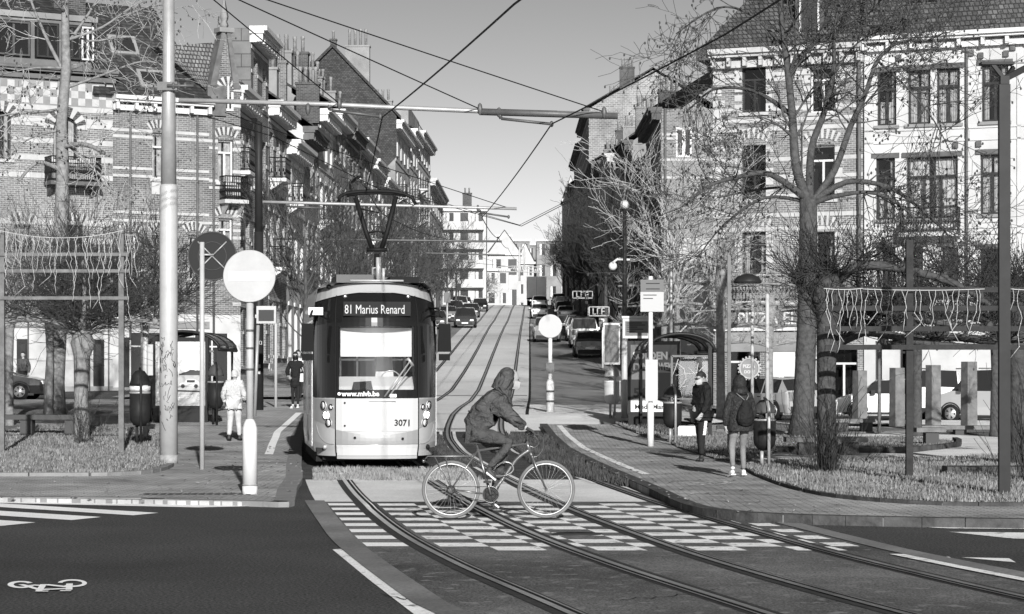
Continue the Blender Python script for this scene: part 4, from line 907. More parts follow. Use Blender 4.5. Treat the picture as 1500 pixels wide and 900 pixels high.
# ---- far end of the street, beyond the crest
def block(x0, x1, D, py_t, floors, cols, label, wallm='white render', roof=None, dp=12, base=444, win=True, name='distant_building'):
    """a far block whose front faces us; x0,x1 in photo pixels at distance D"""
    X0, X1 = (x0-CX)/F*D, (x1-CX)/F*D; z0 = gz(X0, D)-3; zt = H+(HY-py_t)/F*D
    t = thing(name, label, 'building', (X0, D, z0)); L = X1-X0; h = zt-z0; fh = (h-3)/floors; ops = []
    if win:
        for f in range(floors):
            for c in range(cols): x = (c+.5)*L/cols; ops.append((x-L/cols*.27, x+L/cols*.27, 3+f*fh+fh*.3, 3+f*fh+fh*.82))
    w = MB(); wall_holes(w, 0, L, 0, h, ops, .3); body(w, 0, L, 0, h, dp); w.build('wall', wallm, t)
    for i, o in enumerate(ops):
        wd = MB().box(o[0], o[1], .15, .2, o[2], o[3]).build('window', 'far glass', t)
        if (i*7+int(D)) % 3: MB().box(o[0]+.1, o[0]+(o[1]-o[0])*.45, .1, .145, o[2], o[3]).build('curtain', 'curtain', wd)
    m = MB(); m.box(-.3, L+.3, -.4, .1, h-.25, h+.15); m.build('eaves', 'white wood' if wallm != 'brick dark' else 'grey render', t)
    if roof: m = MB(); m.add([(-.3, -.4, h+.16), (L+.3, -.4, h+.16), (L+.3, dp, h+.16), (-.3, dp, h+.16), (L*.5 if roof == 'g' else -.3, -.4 if roof == 'g' else dp/2, h+roofh_), (L*.5 if roof == 'g' else L+.3, dp if roof == 'g' else dp/2, h+roofh_)], [(0, 4, 5, 3), (1, 2, 5, 4), (0, 1, 4), (3, 5, 2)] if roof == 'g' else [(0, 1, 5, 4), (4, 5, 2, 3), (0, 4, 3), (1, 2, 5)]).build('roof', 'slate', t)
    if roof == 'g': MB().prism([(-.1, h), (L+.1, h), (L*.5, h+roofh_-.2)], -.45, -.1).build('gable', wallm, t)
    return t, L, h
roofh_ = 4
t, L, h = block(648, 712, 296, 307, 5, 3, 'white five storey corner block closing the left row', 'white render')
for f in range(1, 5): MB().box(-.4, L*.95, -1.1, -.01, 3+f*(h-3)/5-.2, 3+f*(h-3)/5+.9).build('balcony', 'white render', t)
chimney(t, L*.55, 5, h, 1.2, 1, 2.4, 2, 'brick dark')
block(712, 745, 345, 395, 2, 2, 'lower white house stepping down past the corner block', 'white render')
t, L, h = block(716, 762, 372, 372, 2, 2, 'white gabled house with slanted roof in the distance', 'white render', roof='g'); roofh_ = 5.5
block(728, 748, 400, 345, 4, 1, 'tall grey slate sided block in the distance', 'dark render')
block(746, 776, 430, 352, 4, 2, 'grey block with brick chimneys far up the street', 'grey render')
roofh_ = 3.5
block(757, 782, 392, 385, 3, 2, 'narrow white gabled house far up the street', 'white render', roof='g')
block(774, 800, 460, 358, 4, 3, 'distant grey apartment block left of the far trees', 'grey render')
block(786, 850, 440, 352, 4, 4, 'distant flat roofed block behind the far right trees', 'grey render')
t, L, h = block(826, 846, 318, 293, 5, 1, 'narrow white end house where the right row stops', 'white render', roof='g'); roofh_ = 3
# low wooded horizon closing the view
# ================================================================ TREES AND PLANTS
M('bark', .055, .9, nz=.45, ns=9, bump=1., bs=22); M('bark dark', .05, .9, nz=.4, ns=9, bump=1., bs=22); M('bark pale', .16, .9, nz=.4, ns=7, bump=.8, bs=18); M('twig', .055, .85); M('twig sunlit', .3, .85); M('twig dark', .035, .9); M('seed', .05, .9); M('dry stalk', .2, .9)  # pale and dark twigs: sunlit and shaded looks put into the colour
def rdir(r):
    return V((r.gauss(0, 1), r.gauss(0, 1), r.gauss(0, 1))).normalized()
def grow(mb, p, d, L, r, lvl, K, rn, pods=None):
    """one branch and its children; K = dict(n, ang, ratio, up, wob, minr, tw)"""
    n = 5 if lvl == 0 else 4 if lvl == 1 else 3; pts = [V(p)]; rad = [r]; d = V(d).normalized(); up = K.get('up', .1)
    for i in range(n):
        d = (d+rdir(rn)*K.get('wob', .18)+V((0, 0, up))).normalized(); pts.append(pts[-1]+d*L/n); rad.append(max(K['minr'], r*(1-.8*(i+1)/n)))
    mb.tube(pts, rad, 6 if r > .05 else 4 if r > .02 else 3, cap=False)
    if pods is not None and lvl >= K['lv']-1 and rn.random() < K.get('pod', 0): pods.ell(pts[-1]-V((0, 0, .03)), (.028, .028, .04), 5, 3)
    if lvl >= K['lv']: return
    m = K['n'][min(lvl, len(K['n'])-1)]
    for k in range(m):
        t = rn.uniform(.18, 1) if k else 1; i = min(n-1, int(t*n)); f = t*n-i; q = pts[i].lerp(pts[i+1], min(1, f)); dd = (pts[i+1]-pts[i]).normalized()
        s = rdir(rn); s = (s-dd*s.dot(dd)).normalized(); a = R(K['ang'])*rn.uniform(.5, 1.3); nd = dd*math.cos(a)+s*math.sin(a)
        grow(mb, q, nd, L*K['ratio']*rn.uniform(.65, 1.15), max(K['minr'], rad[i]*.62), lvl+1, K, rn, pods)
def limbs(mb, tw, paths, D, K, rn, pods=None, dens=2.2, dz=2.0):
    """limbs given by photo pixels at distance D (with a drift in depth), twigs grown along them"""
    for pts, r0, r1 in paths:
        P = []; drift = rn.uniform(-dz, dz)
        for i, (x, y) in enumerate(pts): DD = D+drift*i/(len(pts)-1); P.append(WP(x, y, DD))
        S = spline(P, 4); n = len(S); rad = [lerp(r0, r1, (i/(n-1))**.8) for i in range(n)]; mb.tube(S, rad, 7)
        tot = sum((b-a).length for a, b in zip(S, S[1:])); cnt = int(tot*dens)
        for k in range(cnt):
            t = rn.uniform(.3, 1.0)*(n-1); i = min(n-2, int(t)); q = S[i].lerp(S[i+1], t-i); dd = (S[i+1]-S[i]).normalized(); s = rdir(rn); s = (s-dd*s.dot(dd)).normalized(); a = R(rn.uniform(30, 75))
            grow(tw, q, dd*math.cos(a)+s*math.sin(a), rn.uniform(.8, 2.3), max(.016, rad[i]*.4), 1, K, rn, pods)
# --- big bare tree on the right
rn = random.Random(11); t = thing('bare_tree', 'largest bare tree with rising dark limbs before the brick corner house', 'tree', GP(1177, 641, Z2)); D = t.location.y; inv = Matrix.Translation(-t.location)
tr, tw, pd = MB(inv), MB(inv), MB(inv); g = GP(1177, 641, Z2)
S = [WP(1173, 643, D), WP(1177, 600, D), WP(1181, 500, D), WP(1184, 400, D), WP(1184, 292, D)]
tr.tube(S, [.36, .27, .25, .23, .22], 12)
tr.tube([WP(1173, 649, D), WP(1175, 636, D)], [.5, .3], 10)
K = dict(lv=3, n=[4, 5, 4], ang=48, ratio=.62, up=.03, wob=.3, minr=.0065, pod=.5)
limbs(tr, tw, [([(1184, 296), (1166, 245), (1160, 165), (1152, 90), (1144, 20), (1140, -60)], .15, .05), ([(1186, 298), (1188, 220), (1207, 165), (1221, 105), (1222, 50), (1235, -20)], .12, .03), ([(1188, 300), (1222, 250), (1246, 185), (1266, 142), (1285, 90), (1318, 62), (1370, 60)], .11, .025),
    ([(1190, 296), (1240, 267), (1297, 273), (1337, 297), (1383, 337)], .09, .03), ([(1190, 298), (1232, 286), (1285, 284), (1335, 315), (1350, 350)], .08, .02), ([(1182, 292), (1130, 256), (1088, 258), (1040, 272), (1004, 300)], .10, .025), ([(1159, 168), (1122, 142), (1088, 130), (1044, 132), (1010, 160)], .07, .02),
    ([(1156, 125), (1176, 78), (1230, 42), (1292, 6)], .07, .025), ([(1150, 70), (1100, 22), (1050, 12), (990, 50)], .05, .015), ([(1184, 296), (1120, 290), (1060, 330), (1020, 380)], .06, .012), ([(1220, 110), (1260, 60), (1330, 30)], .04, .012), ([(1183, 300), (1160, 275), (1100, 280), (1050, 290)], .05, .02), ([(1286, 90), (1330, 130), (1370, 180), (1400, 240)], .035, .01), ([(1383, 337), (1400, 370), (1395, 410)], .03, .01)], D, K, rn, pd, 3.6)
tr.build('trunk', 'bark', t, clean=False); tw.build('crown', 'twig', t, clean=False); pd.build('seed_pods', 'seed', t, clean=False)
# --- tall pale tree on the left
rn = random.Random(23); t = thing('bare_tree', 'tall pale barked bare tree in front of the striped house at far left', 'tree', GP(80, 609, .1)); D = t.location.y; inv = Matrix.Translation(-t.location); tr, tw, pd = MB(inv), MB(inv), MB(inv)
tr.tube([WP(80, 612, D), WP(80, 560, D), WP(85, 470, D), WP(89, 350, D), WP(92, 250, D), WP(90, 180, D), WP(97, 100, D), WP(95, 0, D), WP(98, -110, D)], [.33, .28, .26, .22, .18, .16, .14, .1, .03], 12)
K['minr'] = .0075
limbs(tr, tw, [([(96, 110), (70, 60), (45, 0), (30, -60)], .07, .02), ([(90, 215), (125, 212), (160, 228)], .09, .05), ([(91, 250), (55, 238), (28, 265)], .08, .04), ([(95, 70), (130, 20), (160, -30)], .06, .02), ([(95, 130), (150, 110), (210, 90), (250, 100)], .05, .012), ([(96, 60), (150, 40), (200, 10), (260, 20)], .05, .012), ([(92, 160), (50, 165), (0, 170), (-40, 190)], .05, .015), ([(94, 100), (50, 100), (0, 110)], .04, .015), ([(90, 205), (130, 240), (170, 280)], .05, .012), ([(96, 20), (60, -20)], .04, .01), ([(95, 40), (130, 60), (190, 55), (230, 75)], .04, .01), ([(91, 190), (40, 205), (5, 240)], .04, .01)], D, K, rn, pd, 2.4)
tr.build('trunk', 'bark pale', t, clean=False); tw.build('crown', 'twig sunlit', t, clean=False); pd.build('seed_pods', 'seed', t, clean=False)
# --- pollards trained on trellises
def pollard(name, label, px, py, zo, w, hk, arms, D=None, seed=0, bark='bark', tw='twig', nb=34, blen=1.0, shrub=True, group=None):
    """px,py foot; w trunk width m; hk knob height; arms = list of polylines (dx,dy,z) metres from the foot, each with brooms"""
    g = GP(px, py, zo); t = thing(name, label, 'tree', g, 0, group); rn = random.Random(seed); tr, br = MB(), MB()
    tr.tube([(0, 0, -.05), (0, 0, .15), (rn.uniform(-.04, .04), 0, hk*.5), (0, 0, hk*.86), (.03, 0, hk), (0, 0, hk*1.12)], [w*.66, w*.52, w*.47, w*.55, w*.85, w*.5], 12)
    for k in range(7): a = rn.uniform(0, 2*PI); tr.ell((math.cos(a)*w*.5, math.sin(a)*w*.5, hk*rn.uniform(.9, 1.08)), (w*.3, w*.3, w*.28), 7, 5)
    KK = dict(lv=2, n=[4, 4], ang=34, ratio=.62, up=.10, wob=.3, minr=.005)
    def broom(p, n, L, up=1.):
        for k in range(n):
            d = V((rn.gauss(0, .8), rn.gauss(0, .6), up*rn.uniform(-.25, 1))).normalized(); p2 = V(p)+rdir(rn)*.06; d = V((d.x, d.y, abs(d.z))) if V(p).z < 2.6 else d; grow(br, p2, d, L*rn.uniform(.5, 1.2), .012, 1, KK, rn)
    broom((0, 0, hk*1.1), nb, blen)
    for A in arms:
        A = [V(a) for a in A]; S = spline(A, 4); tr.tube(S, [lerp(w*(.27 if bark == 'bark dark' else .18), w*.1, i/(len(S)-1))*rn.uniform(.85, 1.25) for i in range(len(S))], 7)
        for i in range(2, len(S), 3):
            tr.ell(S[i]+V((0, 0, .05)), (.085, .085, .1), 7, 5); broom(S[i]+V((0, 0, .1)), nb//2, blen*.8)
    tr.build('trunk', bark, t, clean=False); br.build('crown', tw, t, clean=False); return t
def shrub(px, py, zo, r, h, n, label, seed, mat='twig', name='shrub', group=None):
    g = GP(px, py, zo); t = thing(name, label, 'shrub', g, 0, group); rn = random.Random(seed); m = MB(); K2 = dict(lv=2, n=[4, 3], ang=24, ratio=.6, up=.06, wob=.16, minr=.004)
    for k in range(n):
        a = rn.uniform(0, 2*PI); q = abs(rn.gauss(0, .45))*r; d = V((math.cos(a)*q*1.2/h, math.sin(a)*q*1.2/h, 1)); grow(m, (math.cos(a)*q*.6, math.sin(a)*q*.6, -.02), d, h*rn.uniform(.45, 1), .006, 1, K2, rn)
    m.build('stems', mat, t, clean=False); return t
# right: the near trellis tree (trunk at 1210), its neighbours
pollard('pollard_tree', 'knotty pollarded tree at the left end of the right trellis', 1212, 693, Z2, .33, 3.0, [[(0, 0, 3.0), (.5, .05, 3.45), (1.3, .1, 3.4), (2.2, .15, 3.15), (2.9, .2, 2.75), (3.3, .2, 2.95)], [(0, 0, 2.3), (.6, .1, 2.75), (1.6, .1, 2.55), (3.0, .2, 2.4)], [(0, 0, 2.0), (.6, -.1, 2.35), (1.8, 0, 2.15), (3.2, .1, 2.1)], [(0, 0, 2.4), (.8, .2, 2.5), (2.0, .2, 2.3), (3.4, .2, 2.2)], [(0, 0, 2.5), (-.3, .1, 2.9), (-.5, .2, 3.2)]], seed=3, tw='twig dark', bark='bark dark', nb=46, blen=.9)
pollard('pollard_tree', 'thick pollarded tree at the right edge behind the steel mast', 1493, 683, Z2, .34, 3.0, [[(0, 0, 3.0), (-.5, 0, 3.2), (-1.3, .1, 3.1), (-2.3, .1, 2.85)], [(0, 0, 2.4), (-1, 0, 2.7), (-2.2, .1, 2.5)], [(0, 0, 2.9), (.8, 0, 3.2), (2.2, 0, 3.1)], [(0, 0, 2.1), (-1, 0, 2.3), (-2.4, .1, 2.2)]], seed=4, tw='twig dark', bark='bark dark', nb=40, blen=.9)
pollard('pollard_tree', 'pollarded tree standing behind the second stone pillar', 1343, 640, Z2, .26, 3.6, [[(0, 0, 3.6), (1, 0, 3.9), (2.2, 0, 3.8)], [(0, 0, 3.4), (-1, 0, 3.6), (-2.4, 0, 3.5)], [(0, 0, 3.0), (1.2, 0, 3.2), (2.6, 0, 3.0)], [(0, 0, 3.0), (-1.2, 0, 3.2), (-2.6, 0, 2.95)]], seed=5, bark='bark dark', tw='twig dark', nb=30, blen=.9)
pollard('pollard_tree', 'pollarded tree seen between the mast and the right edge', 1457, 640, Z2, .24, 3.6, [[(0, 0, 3.6), (1, 0, 3.8), (2.2, 0, 3.7)], [(0, 0, 3.4), (-1, 0, 3.6), (-2.2, 0, 3.5)], [(0, 0, 3.0), (-1.2, 0, 3.2), (-2.6, 0, 2.9)]], seed=6, bark='bark dark', tw='twig dark', nb=30, blen=.9)
for k, (px, lab) in enumerate(((1056, 'slim trained tree between the right shelter and the hooked lamp'), (1128, 'slim trained tree left of the big tree with flat tiers of branches'))):
    tiers = [[(0, 0, z), (s*.8, .05, z+.15), (s*1.8, 0, z+.1), (s*3.0, 0, z+.05)] for z in (2.6, 3.2, 3.8) for s in (-1, 1)]
    pollard('trained_tree', lab, px, 613, Z2, .26, 4.0, tiers, seed=7+k, bark='bark pale', tw='twig sunlit', nb=22, blen=.65, group='trees trained in flat tiers on the square')
# left trellis trees
pollard('pollard_tree', 'pale stout pollarded tree with swollen knob beside the left bench', 120, 645, Z1, .36, 2.35, [[(0, 0, 2.35), (-.5, 0, 2.8), (-1.3, 0, 2.9), (-2.2, 0, 2.8)], [(0, 0, 2.35), (.5, 0, 2.8), (1.2, 0, 2.9), (1.9, 0, 2.8)], [(0, 0, 2.5), (.2, 0, 3.3), (.7, 0, 3.8)], [(0, 0, 2.5), (-.3, 0, 3.3), (-.8, 0, 3.8)], [(0, 0, 2.4), (.1, -.2, 3.4), (.1, -.3, 4.2)]], seed=13, bark='bark pale', tw='twig', nb=60, blen=1.8)
pollard('pollard_tree', 'slender pollarded tree with dark brooms left of the big pole', 212, 620, Z1, .2, 2.9, [[(0, 0, 2.9), (-.6, 0, 3.3), (-1.6, 0, 3.3)], [(0, 0, 2.9), (.5, 0, 3.3), (1.1, 0, 3.4)], [(0, 0, 3.0), (.2, 0, 3.9), (.4, 0, 4.6)]], seed=14, bark='bark pale', tw='twig dark', nb=56, blen=1.7)
pollard('pollard_tree', 'slim grey pollarded tree at far left behind the bench', 72, 613, Z1, .2, 2.9, [[(0, 0, 2.9), (-.6, 0, 3.3), (-1.6, 0, 3.4)], [(0, 0, 2.9), (.5, 0, 3.3), (1.2, 0, 3.5)], [(0, 0, 3.0), (-.2, 0, 3.9), (-.5, 0, 4.6)]], seed=15, bark='bark pale', tw='twig', nb=50, blen=1.8)
pollard('pollard_tree', 'pollarded tree with upright brooms cut by the left picture edge', 14, 625, Z1, .22, 3.0, [[(0, 0, 3.), (-.6, 0, 3.4), (-1.6, 0, 3.4)], [(0, 0, 3.), (.5, 0, 3.4), (1.2, 0, 3.5)], [(0, 0, 3.0), (.2, 0, 3.9), (.3, 0, 4.8)]], seed=16, bark='bark pale', tw='twig sunlit', nb=46, blen=1.8)
shrub(1210, 695, Z2, .75, 1.15, 60, 'bare shrub with thin upright stems around the knotty pollard foot', 1, 'twig dark')
shrub(1500, 706, Z2, .55, 1.3, 40, 'thin stemmed shrub at the right edge behind the mast', 2, 'twig dark')
shrub(118, 652, Z1, .8, .9, 42, 'low twiggy shrub around the pale pollard foot by the left bench', 3, 'twig')
# --- street trees: three models, then copies
def street_tree(seed, h, spread, K, bark, tw, name='street_tree', lab='', dens=1):
    rn = random.Random(seed); t = thing(name, lab, 'tree'); tr, br = MB(), MB(); hb = h*.3
    tr.tube([(0, 0, -.1), (.02, 0, hb*.5), (0, .03, hb), (.05, 0, h*.5), (0, 0, h*.75)], [.17, .14, .12, .07, .03], 8)
    for k in range(int(16*dens)):
        z = rn.uniform(hb*.85, h*.7); a = rn.uniform(0, 2*PI); d = V((math.cos(a), math.sin(a), rn.uniform(.5, 1.6))); grow(br, (0, 0, z), d, spread*rn.uniform(.7, 1.1), .04, 0, K, rn)
    tr.build('trunk', bark, t, clean=False); br.build('crown', tw, t, clean=False); return t
KD = dict(lv=3, n=[5, 4, 3], ang=36, ratio=.55, up=.12, wob=.16, minr=.011)
KL = dict(lv=3, n=[4, 4, 3], ang=38, ratio=.6, up=.04, wob=.22, minr=.009)
s1 = street_tree(31, 8.2, 3.2, KD, 'bark', 'twig', lab='dense bare street tree nearest behind the tram on the left pavement'); s2 = street_tree(32, 7.6, 3.0, KD, 'bark', 'twig', lab='bare street tree second in the left row'); s3 = street_tree(33, 9.4, 3.3, KL, 'bark pale', 'twig sunlit', lab='pale twigged bare tree behind the bus stop sign')
def at(x, d): return (x, d, gz(x, d)+.1)
s1.location = at(-8.1, 88); s2.location = at(-7.7, 100)
Lt = [(-7.5, 112, s1, 'third'), (-7.2, 124, s2, 'fourth'), (-7.0, 137, s1, 'fifth'), (-6.9, 150, s2, 'sixth'), (-6.8, 164, s1, 'seventh'), (-6.6, 180, s2, 'eighth'), (-6.5, 198, s1, 'ninth'), (-6.3, 220, s2, 'tenth'), (-6.1, 246, s1, 'eleventh')]
GT = 'bare trees along the left pavement of the hill'; s1['group'] = GT; s2['group'] = GT
for i, (x, d, src, o) in enumerate(Lt): dup(src, at(x, d), i*1.3, '%s bare street tree up the left pavement counted from the tram' % o, GT, 1+.06*math.sin(i*2))
s3.location = at(6.0, 82); s3['group'] = GR = 'bare trees along the right pavement of the hill'
dup(s3, at(6.3, 93), 1.2, 'pale twigged bare tree just left of the corner house in the right row', GR, 1.05)
s4 = street_tree(35, 8.6, 3.2, KD, 'bark', 'twig dark', lab='dark dense street tree above the second parking sign', dens=1.25); s4.location = at(6.1, 112); s4['group'] = GR
for i, (x, d, o) in enumerate(((6.1, 128, 'second'), (6.1, 146, 'third'), (6.2, 166, 'fourth'), (6.3, 188, 'fifth'), (6.4, 212, 'sixth'), (6.6, 240, 'seventh'), (6.7, 270, 'eighth'), (6.9, 300, 'last'))):
    dup(s4, at(x, d), 1+i*1.7, '%s dark dense street tree up the shaded right pavement' % o, GR, 1+.08*math.sin(i))
# small pale tree in the middle distance, evergreen mass at the crest right
rn = random.Random(40); t = thing('small_tree', 'small pale feathery tree at the crest left of the truck', 'tree', at(-4.6, 300)); m = MB(); KK = dict(lv=3, n=[5, 5, 4], ang=40, ratio=.6, up=.0, wob=.2, minr=.02)
for k in range(20): a = k*.9; grow(m, (0, 0, 1), (math.cos(a), math.sin(a), .9), 2.2, .05, 0, KK, rn)
m.build('crown', 'twig sunlit', t, clean=False); MB().tube([(0, 0, -.3), (0, 0, 2)], .1, 6).build('trunk', 'bark pale', t)
# ================================================================ THE TRAM
MW('tram silver', .52, .28, .25, coat=.5); MW('tram grey', .42, .35, .4, coat=.3); MW('tram white', .54, .25, coat=.6); MW('tram black', .012, .12, coat=.5); MW('rubber', .015, .8); MW('under', .02, .9); MW('chrome', .8, .12, 1.); MW('lamp glass', .85, .1, coat=1.)
MW('lamp lit', .9, .2, emit=2.5); MW('galv unit', .12, .6); MW('blind', .72, .8); MW('mirror case', .01, .6, spec=.05); MW('dash', .6, .6); MW('seat dark', .03, .8); MW('led', .5, .5, emit=.06); MW('marking black', .02, .5); MW('marking white', .85, .5); MW('cab dark', .025, .8)
glass_mat('windscreen', .97, .97, .015)
t = thing('tram', 'low floor tram with white front on line 81 standing behind the cyclist', 'tram', (C1(41.3)+.02, 41.3, 0), R(7.2))
tram = t
def yfront(x, z):
    """plan curve of the nose and its rake"""
    a = min(1, abs(x)/1.15); base = .34*a**2+.55*a**6
    rake = 0 if z < 1.3 else (z-1.3)*.10+max(0, z-2.65)**2*.55
    low = .10*max(0, .55-z)
    return base+rake+low
def hw(z): return 1.15-max(0, z-2.6)**2*.16-(.03 if z < .4 else 0)
def P(x, z, o=0.):
    k = hw(z)/1.15; return (x*k, yfront(x, z)-o, z)
def patch(mb, x0, x1, z0, z1, o=.006, nx=8, nz=4, th=.01):
    """a panel hugging the nose; z0,z1 may be functions of x"""
    f0 = z0 if callable(z0) else (lambda x: z0); f1 = z1 if callable(z1) else (lambda x: z1); vs = []
    for k in (o, o-th):
        for i in range(nx+1):
            x = lerp(x0, x1, i/nx)
            for j in range(nz+1): vs.append(P(x, lerp(f0(x), f1(x), j/nz), k))
    n = nz+1; q = (nx+1)*n; fs = []
    for i in range(nx):
        for j in range(nz): a = i*n+j; fs += [(a, a+n, a+n+1, a+1), (q+a, q+a+1, q+a+n+1, q+a+n)]
    for i in range(nx): a, b = i*n, i*n+nz; fs += [(a, q+a, q+a+n, a+n), (b, b+n, q+b+n, q+b)]
    for j in range(nz): a, b = j, nx*n+j; fs += [(a, a+1, q+a+1, q+a), (b, q+b, q+b+1, b+1)]
    return mb.add(vs, fs, False)
ztop = lambda x: 3.30-.16*(x/1.1)**2      # lower edge of the roof brow
# shell: nose strips leaving the windscreen open
m = MB(); patch(m, -1.15, 1.15, .3, 1.32, 0, 24, 6, .03); patch(m, -1.15, 1.15, lambda x: ztop(x)-.03, lambda x: 3.46-.10*(x/1.1)**2, 0, 24, 3, .03)
L1 = 6.2
for s in (-1, 1):
    x = s*1.15
    def sd(y0, y1, z0, z1):
        vs = []
        for z in (z0, (z0+z1)/2, z1):
            for y in (y0, y1): vs.append((s*hw(z), y, z))
        m.add(vs, [(0, 1, 3, 2), (2, 3, 5, 4)])
    sd(.89, L1, .3, .95); sd(.89, L1, 2.75, 3.36)
m.add([(-1.06, .95, 3.36), (1.06, .95, 3.36), (1.06, L1, 3.36), (-1.06, L1, 3.36), (-.9, 1.0, 3.46), (.9, 1.0, 3.46), (.9, L1, 3.46), (-.9, L1, 3.46), (-.9, .45, 3.44), (.9, .45, 3.44)], [(0, 4, 7, 3), (1, 2, 6, 5), (4, 5, 6, 7), (4, 8, 9, 5), (0, 8, 4), (1, 5, 9)])
m.build('body', 'tram silver', t)
# rear wall of the cab and inside floor, dark
m = MB(); m.box(-1.08, 1.08, 1.7, 1.76, .35, 3.3); m.box(-1.1, 1.1, .5, 6, .32, .38); m.build('cab_partition', 'cab dark', t)
m = MB(); patch(m, -.76, .76, .7, 1.3, .012, 14, 5, .02); f = m.build('front_panel', 'tram white', t)
# seams: lower band of the nose, bumper
m = MB(); patch(m, -.755, .755, lambda x: .46+.0*x, lambda x: .73-.10*(1-(x/.76)**2)-.0, .02, 14, 3, .02); m.build('lower_panel', 'tram grey', t)
m = MB(); patch(m, -.755, .755, .25, .445, .035, 14, 3, .03); m.build('bumper', 'tram white', t)
m = MB(); patch(m, -.755, .755, .19, .245, .03, 14, 1, .02); m.build('bumper_lip', 'tram silver', t)
for s in (-1, 1):
    a, b = (-1.13, -.775) if s < 0 else (.775, 1.13)
    m = MB(); patch(m, a, b, .24, lambda x: .72+.16*(abs(x)-.77)/.36, .014, 8, 5, .02); m.build('corner_panel', 'tram silver', t)
    m = MB(); patch(m, a, b, lambda x: .735+.16*(abs(x)-.77)/.36, 1.29, .012, 8, 4, .02); hc = m.build('headlight_housing', 'tram grey', t)
    for dx, z, r, mt in ((.97, 1.17, .075, 'lamp glass'), (.84, 1.14, .045, 'lamp glass'), (.93, .99, .075, 'lamp lit'), (.88, .85, .07, 'lamp glass')):
        c = V(P(s*dx, z, .02)); nrm = (V(P(s*(dx+.03), z, .02))-V(P(s*(dx-.03), z, .02))); nrm = V((nrm.y, -nrm.x, 0)).normalized(); nrm = -nrm if nrm.y > 0 else nrm
        h = MB(); h.tube([c-nrm*.02, c+nrm*.015], [r*1.05, r], 16); hl = h.build('headlight', mt, hc)
        h = MB(); ax = nrm.orthogonal().normalized(); 
        pts = [c+nrm*.016+(ax*math.cos(2*PI*i/18)+nrm.cross(ax)*math.sin(2*PI*i/18))*r for i in range(19)]; h.tube(pts, .012, 5); h.build('headlight_rim', 'chrome' if mt != 'lamp glass' else 'tram black', hc)
    c = V(P(s*.95, .40, .03)); MB().ell(c, (.045, .03, .045), 10, 6).build('marker_lamp', 'rubber' if s > 0 else 'tram grey', t)
    # black corner glass
    m = MB(); patch(m, a-(0 if s > 0 else .0), b, 1.31, lambda x: ztop(x)-.05, .004, 8, 8, .012); m.build('corner_glass', 'tram black', t)
    m = MB(); pts = [P(s*.765, lerp(.2, 3.2, i/14), .018) for i in range(15)]; m.tube(pts, .010, 5); m.build('seam', 'rubber', t)
# scratches of structure: curved crease on the corners
for s in (-1, 1):
    m = MB(); pts = [P(s*x, z, .02) for x, z in ((1.1, .82), (1.05, .62), (.96, .5), (.86, .46), (.78, .46))]; m.tube([tuple(p) for p in spline([V(p) for p in pts], 3)], .008, 5); m.build('crease', 'tram grey', t)
m = MB()
for x, z in ((-.6, 1.22), (-.6, .8)): m.ell(P(x, z, .03), (.018, .012, .018), 8, 5)
for x, z in ((-.42, .58), (.46, .56)): m.ell(P(x, z, .045), (.025, .015, .025), 8, 5)
m.build('bolt', 'rubber', t)
# display and windscreen
m = MB(); patch(m, -.755, .755, 2.69, lambda x: ztop(x)-.05, .004, 14, 6, .01); dg = m.build('destination_glass', 'tram black', t)
dm = Matrix(); z0 = 2.83
d = MB(); 
c = V(P(0, 2.95, .03))
db = MB(); db.box(-.62, .62, c.y-.002, c.y+.004, 2.82, 3.08); db.build('display_panel', 'cab dark', dg).hide_render = False
text('81 Marius Renard', .235, T((-.60, c.y-.008, 2.86)) @ Matrix.Rotation(R(0), 4, 'X'), 'led', dg, name='destination_text', bold=.0, xs=.66)
m = MB(); patch(m, -.755, .755, 1.46, 2.64, .002, 14, 8, .004); ws = m.build('windscreen', 'windscreen', t)
m = MB(); patch(m, -.76, .76, 1.30, 1.46, .006, 14, 2, .014); patch(m, -.76, .76, 2.63, 2.70, .008, 14, 1, .014); patch(m, -.765, -.70, 1.3, 2.7, .005, 2, 6, .012); patch(m, .70, .765, 1.3, 2.7, .005, 2, 6, .012); m.build('screen_surround', 'tram black', t)
cy = P(-.4, 1.37, .02)
text('www.mivb.be', .125, T((-.66, P(-.5, 1.38, .022)[1]-.02, 1.345)) @ Matrix.Rotation(R(-7), 4, 'Z'), 'marking white', t, bold=.004, xs=1.0)
MB().disc((-.70, P(-.72, 1.38, .02)[1]-.02, 1.385), .03, .01).build('round_mark', 'marking white', t)
text('3071', .16, T((.30, P(.45, .83, .02)[1]-.035, .80)) @ Matrix.Rotation(R(7), 4, 'Z'), 'marking black', t, bold=.003)
m = MB(); y = P(0, 1.24, .02)[1]; m.prism([(-.17, 1.25), (.34, 1.25), (.30, 1.295), (-.14, 1.295)], y-.022, y-.012); m.build('grab_recess', 'tram white', t)
# inside: sun blind, dashboard, seat, steering shapes, rear partition window
m = MB(); m.box(-.66, .66, .47, .48, 2.07, 2.60); m.build('sun_blind', 'blind', t)
m = MB(); m.prism([(.42, 1.3), (1.0, 1.3), (1.0, 1.62), (.75, 1.70), (.45, 1.52)], -.7, .7, 'X'); m.build('dashboard', 'dash', t)
m = MB(); m.prism([(-.46, 1.44), (-.06, 1.44), (-.1, 1.62), (-.42, 1.6)], .36, .44); m.build('instrument_panel', 'cab dark', t)
m = MB(); m.box(.02, .40, 1.25, 1.4, 1.45, 2.25, (.06, 0)); m.box(.1, .32, 1.22, 1.36, 2.27, 2.5); m.build('driver_seat', 'blind', t)
m = MB(); m.ring((.3, .9, 1.62), .19, .012, 'Y', 24); m.build('steering_ring', 'tram grey', t)
m = MB()
for xx in (-.62, -.3, .05, .6): m.box(xx, xx+.035, 1.64, 1.69, 1.3, 2.6)
m.box(-.7, .7, 1.64, 1.69, 2.0, 2.04); m.build('partition_frame', 'tram grey', t)
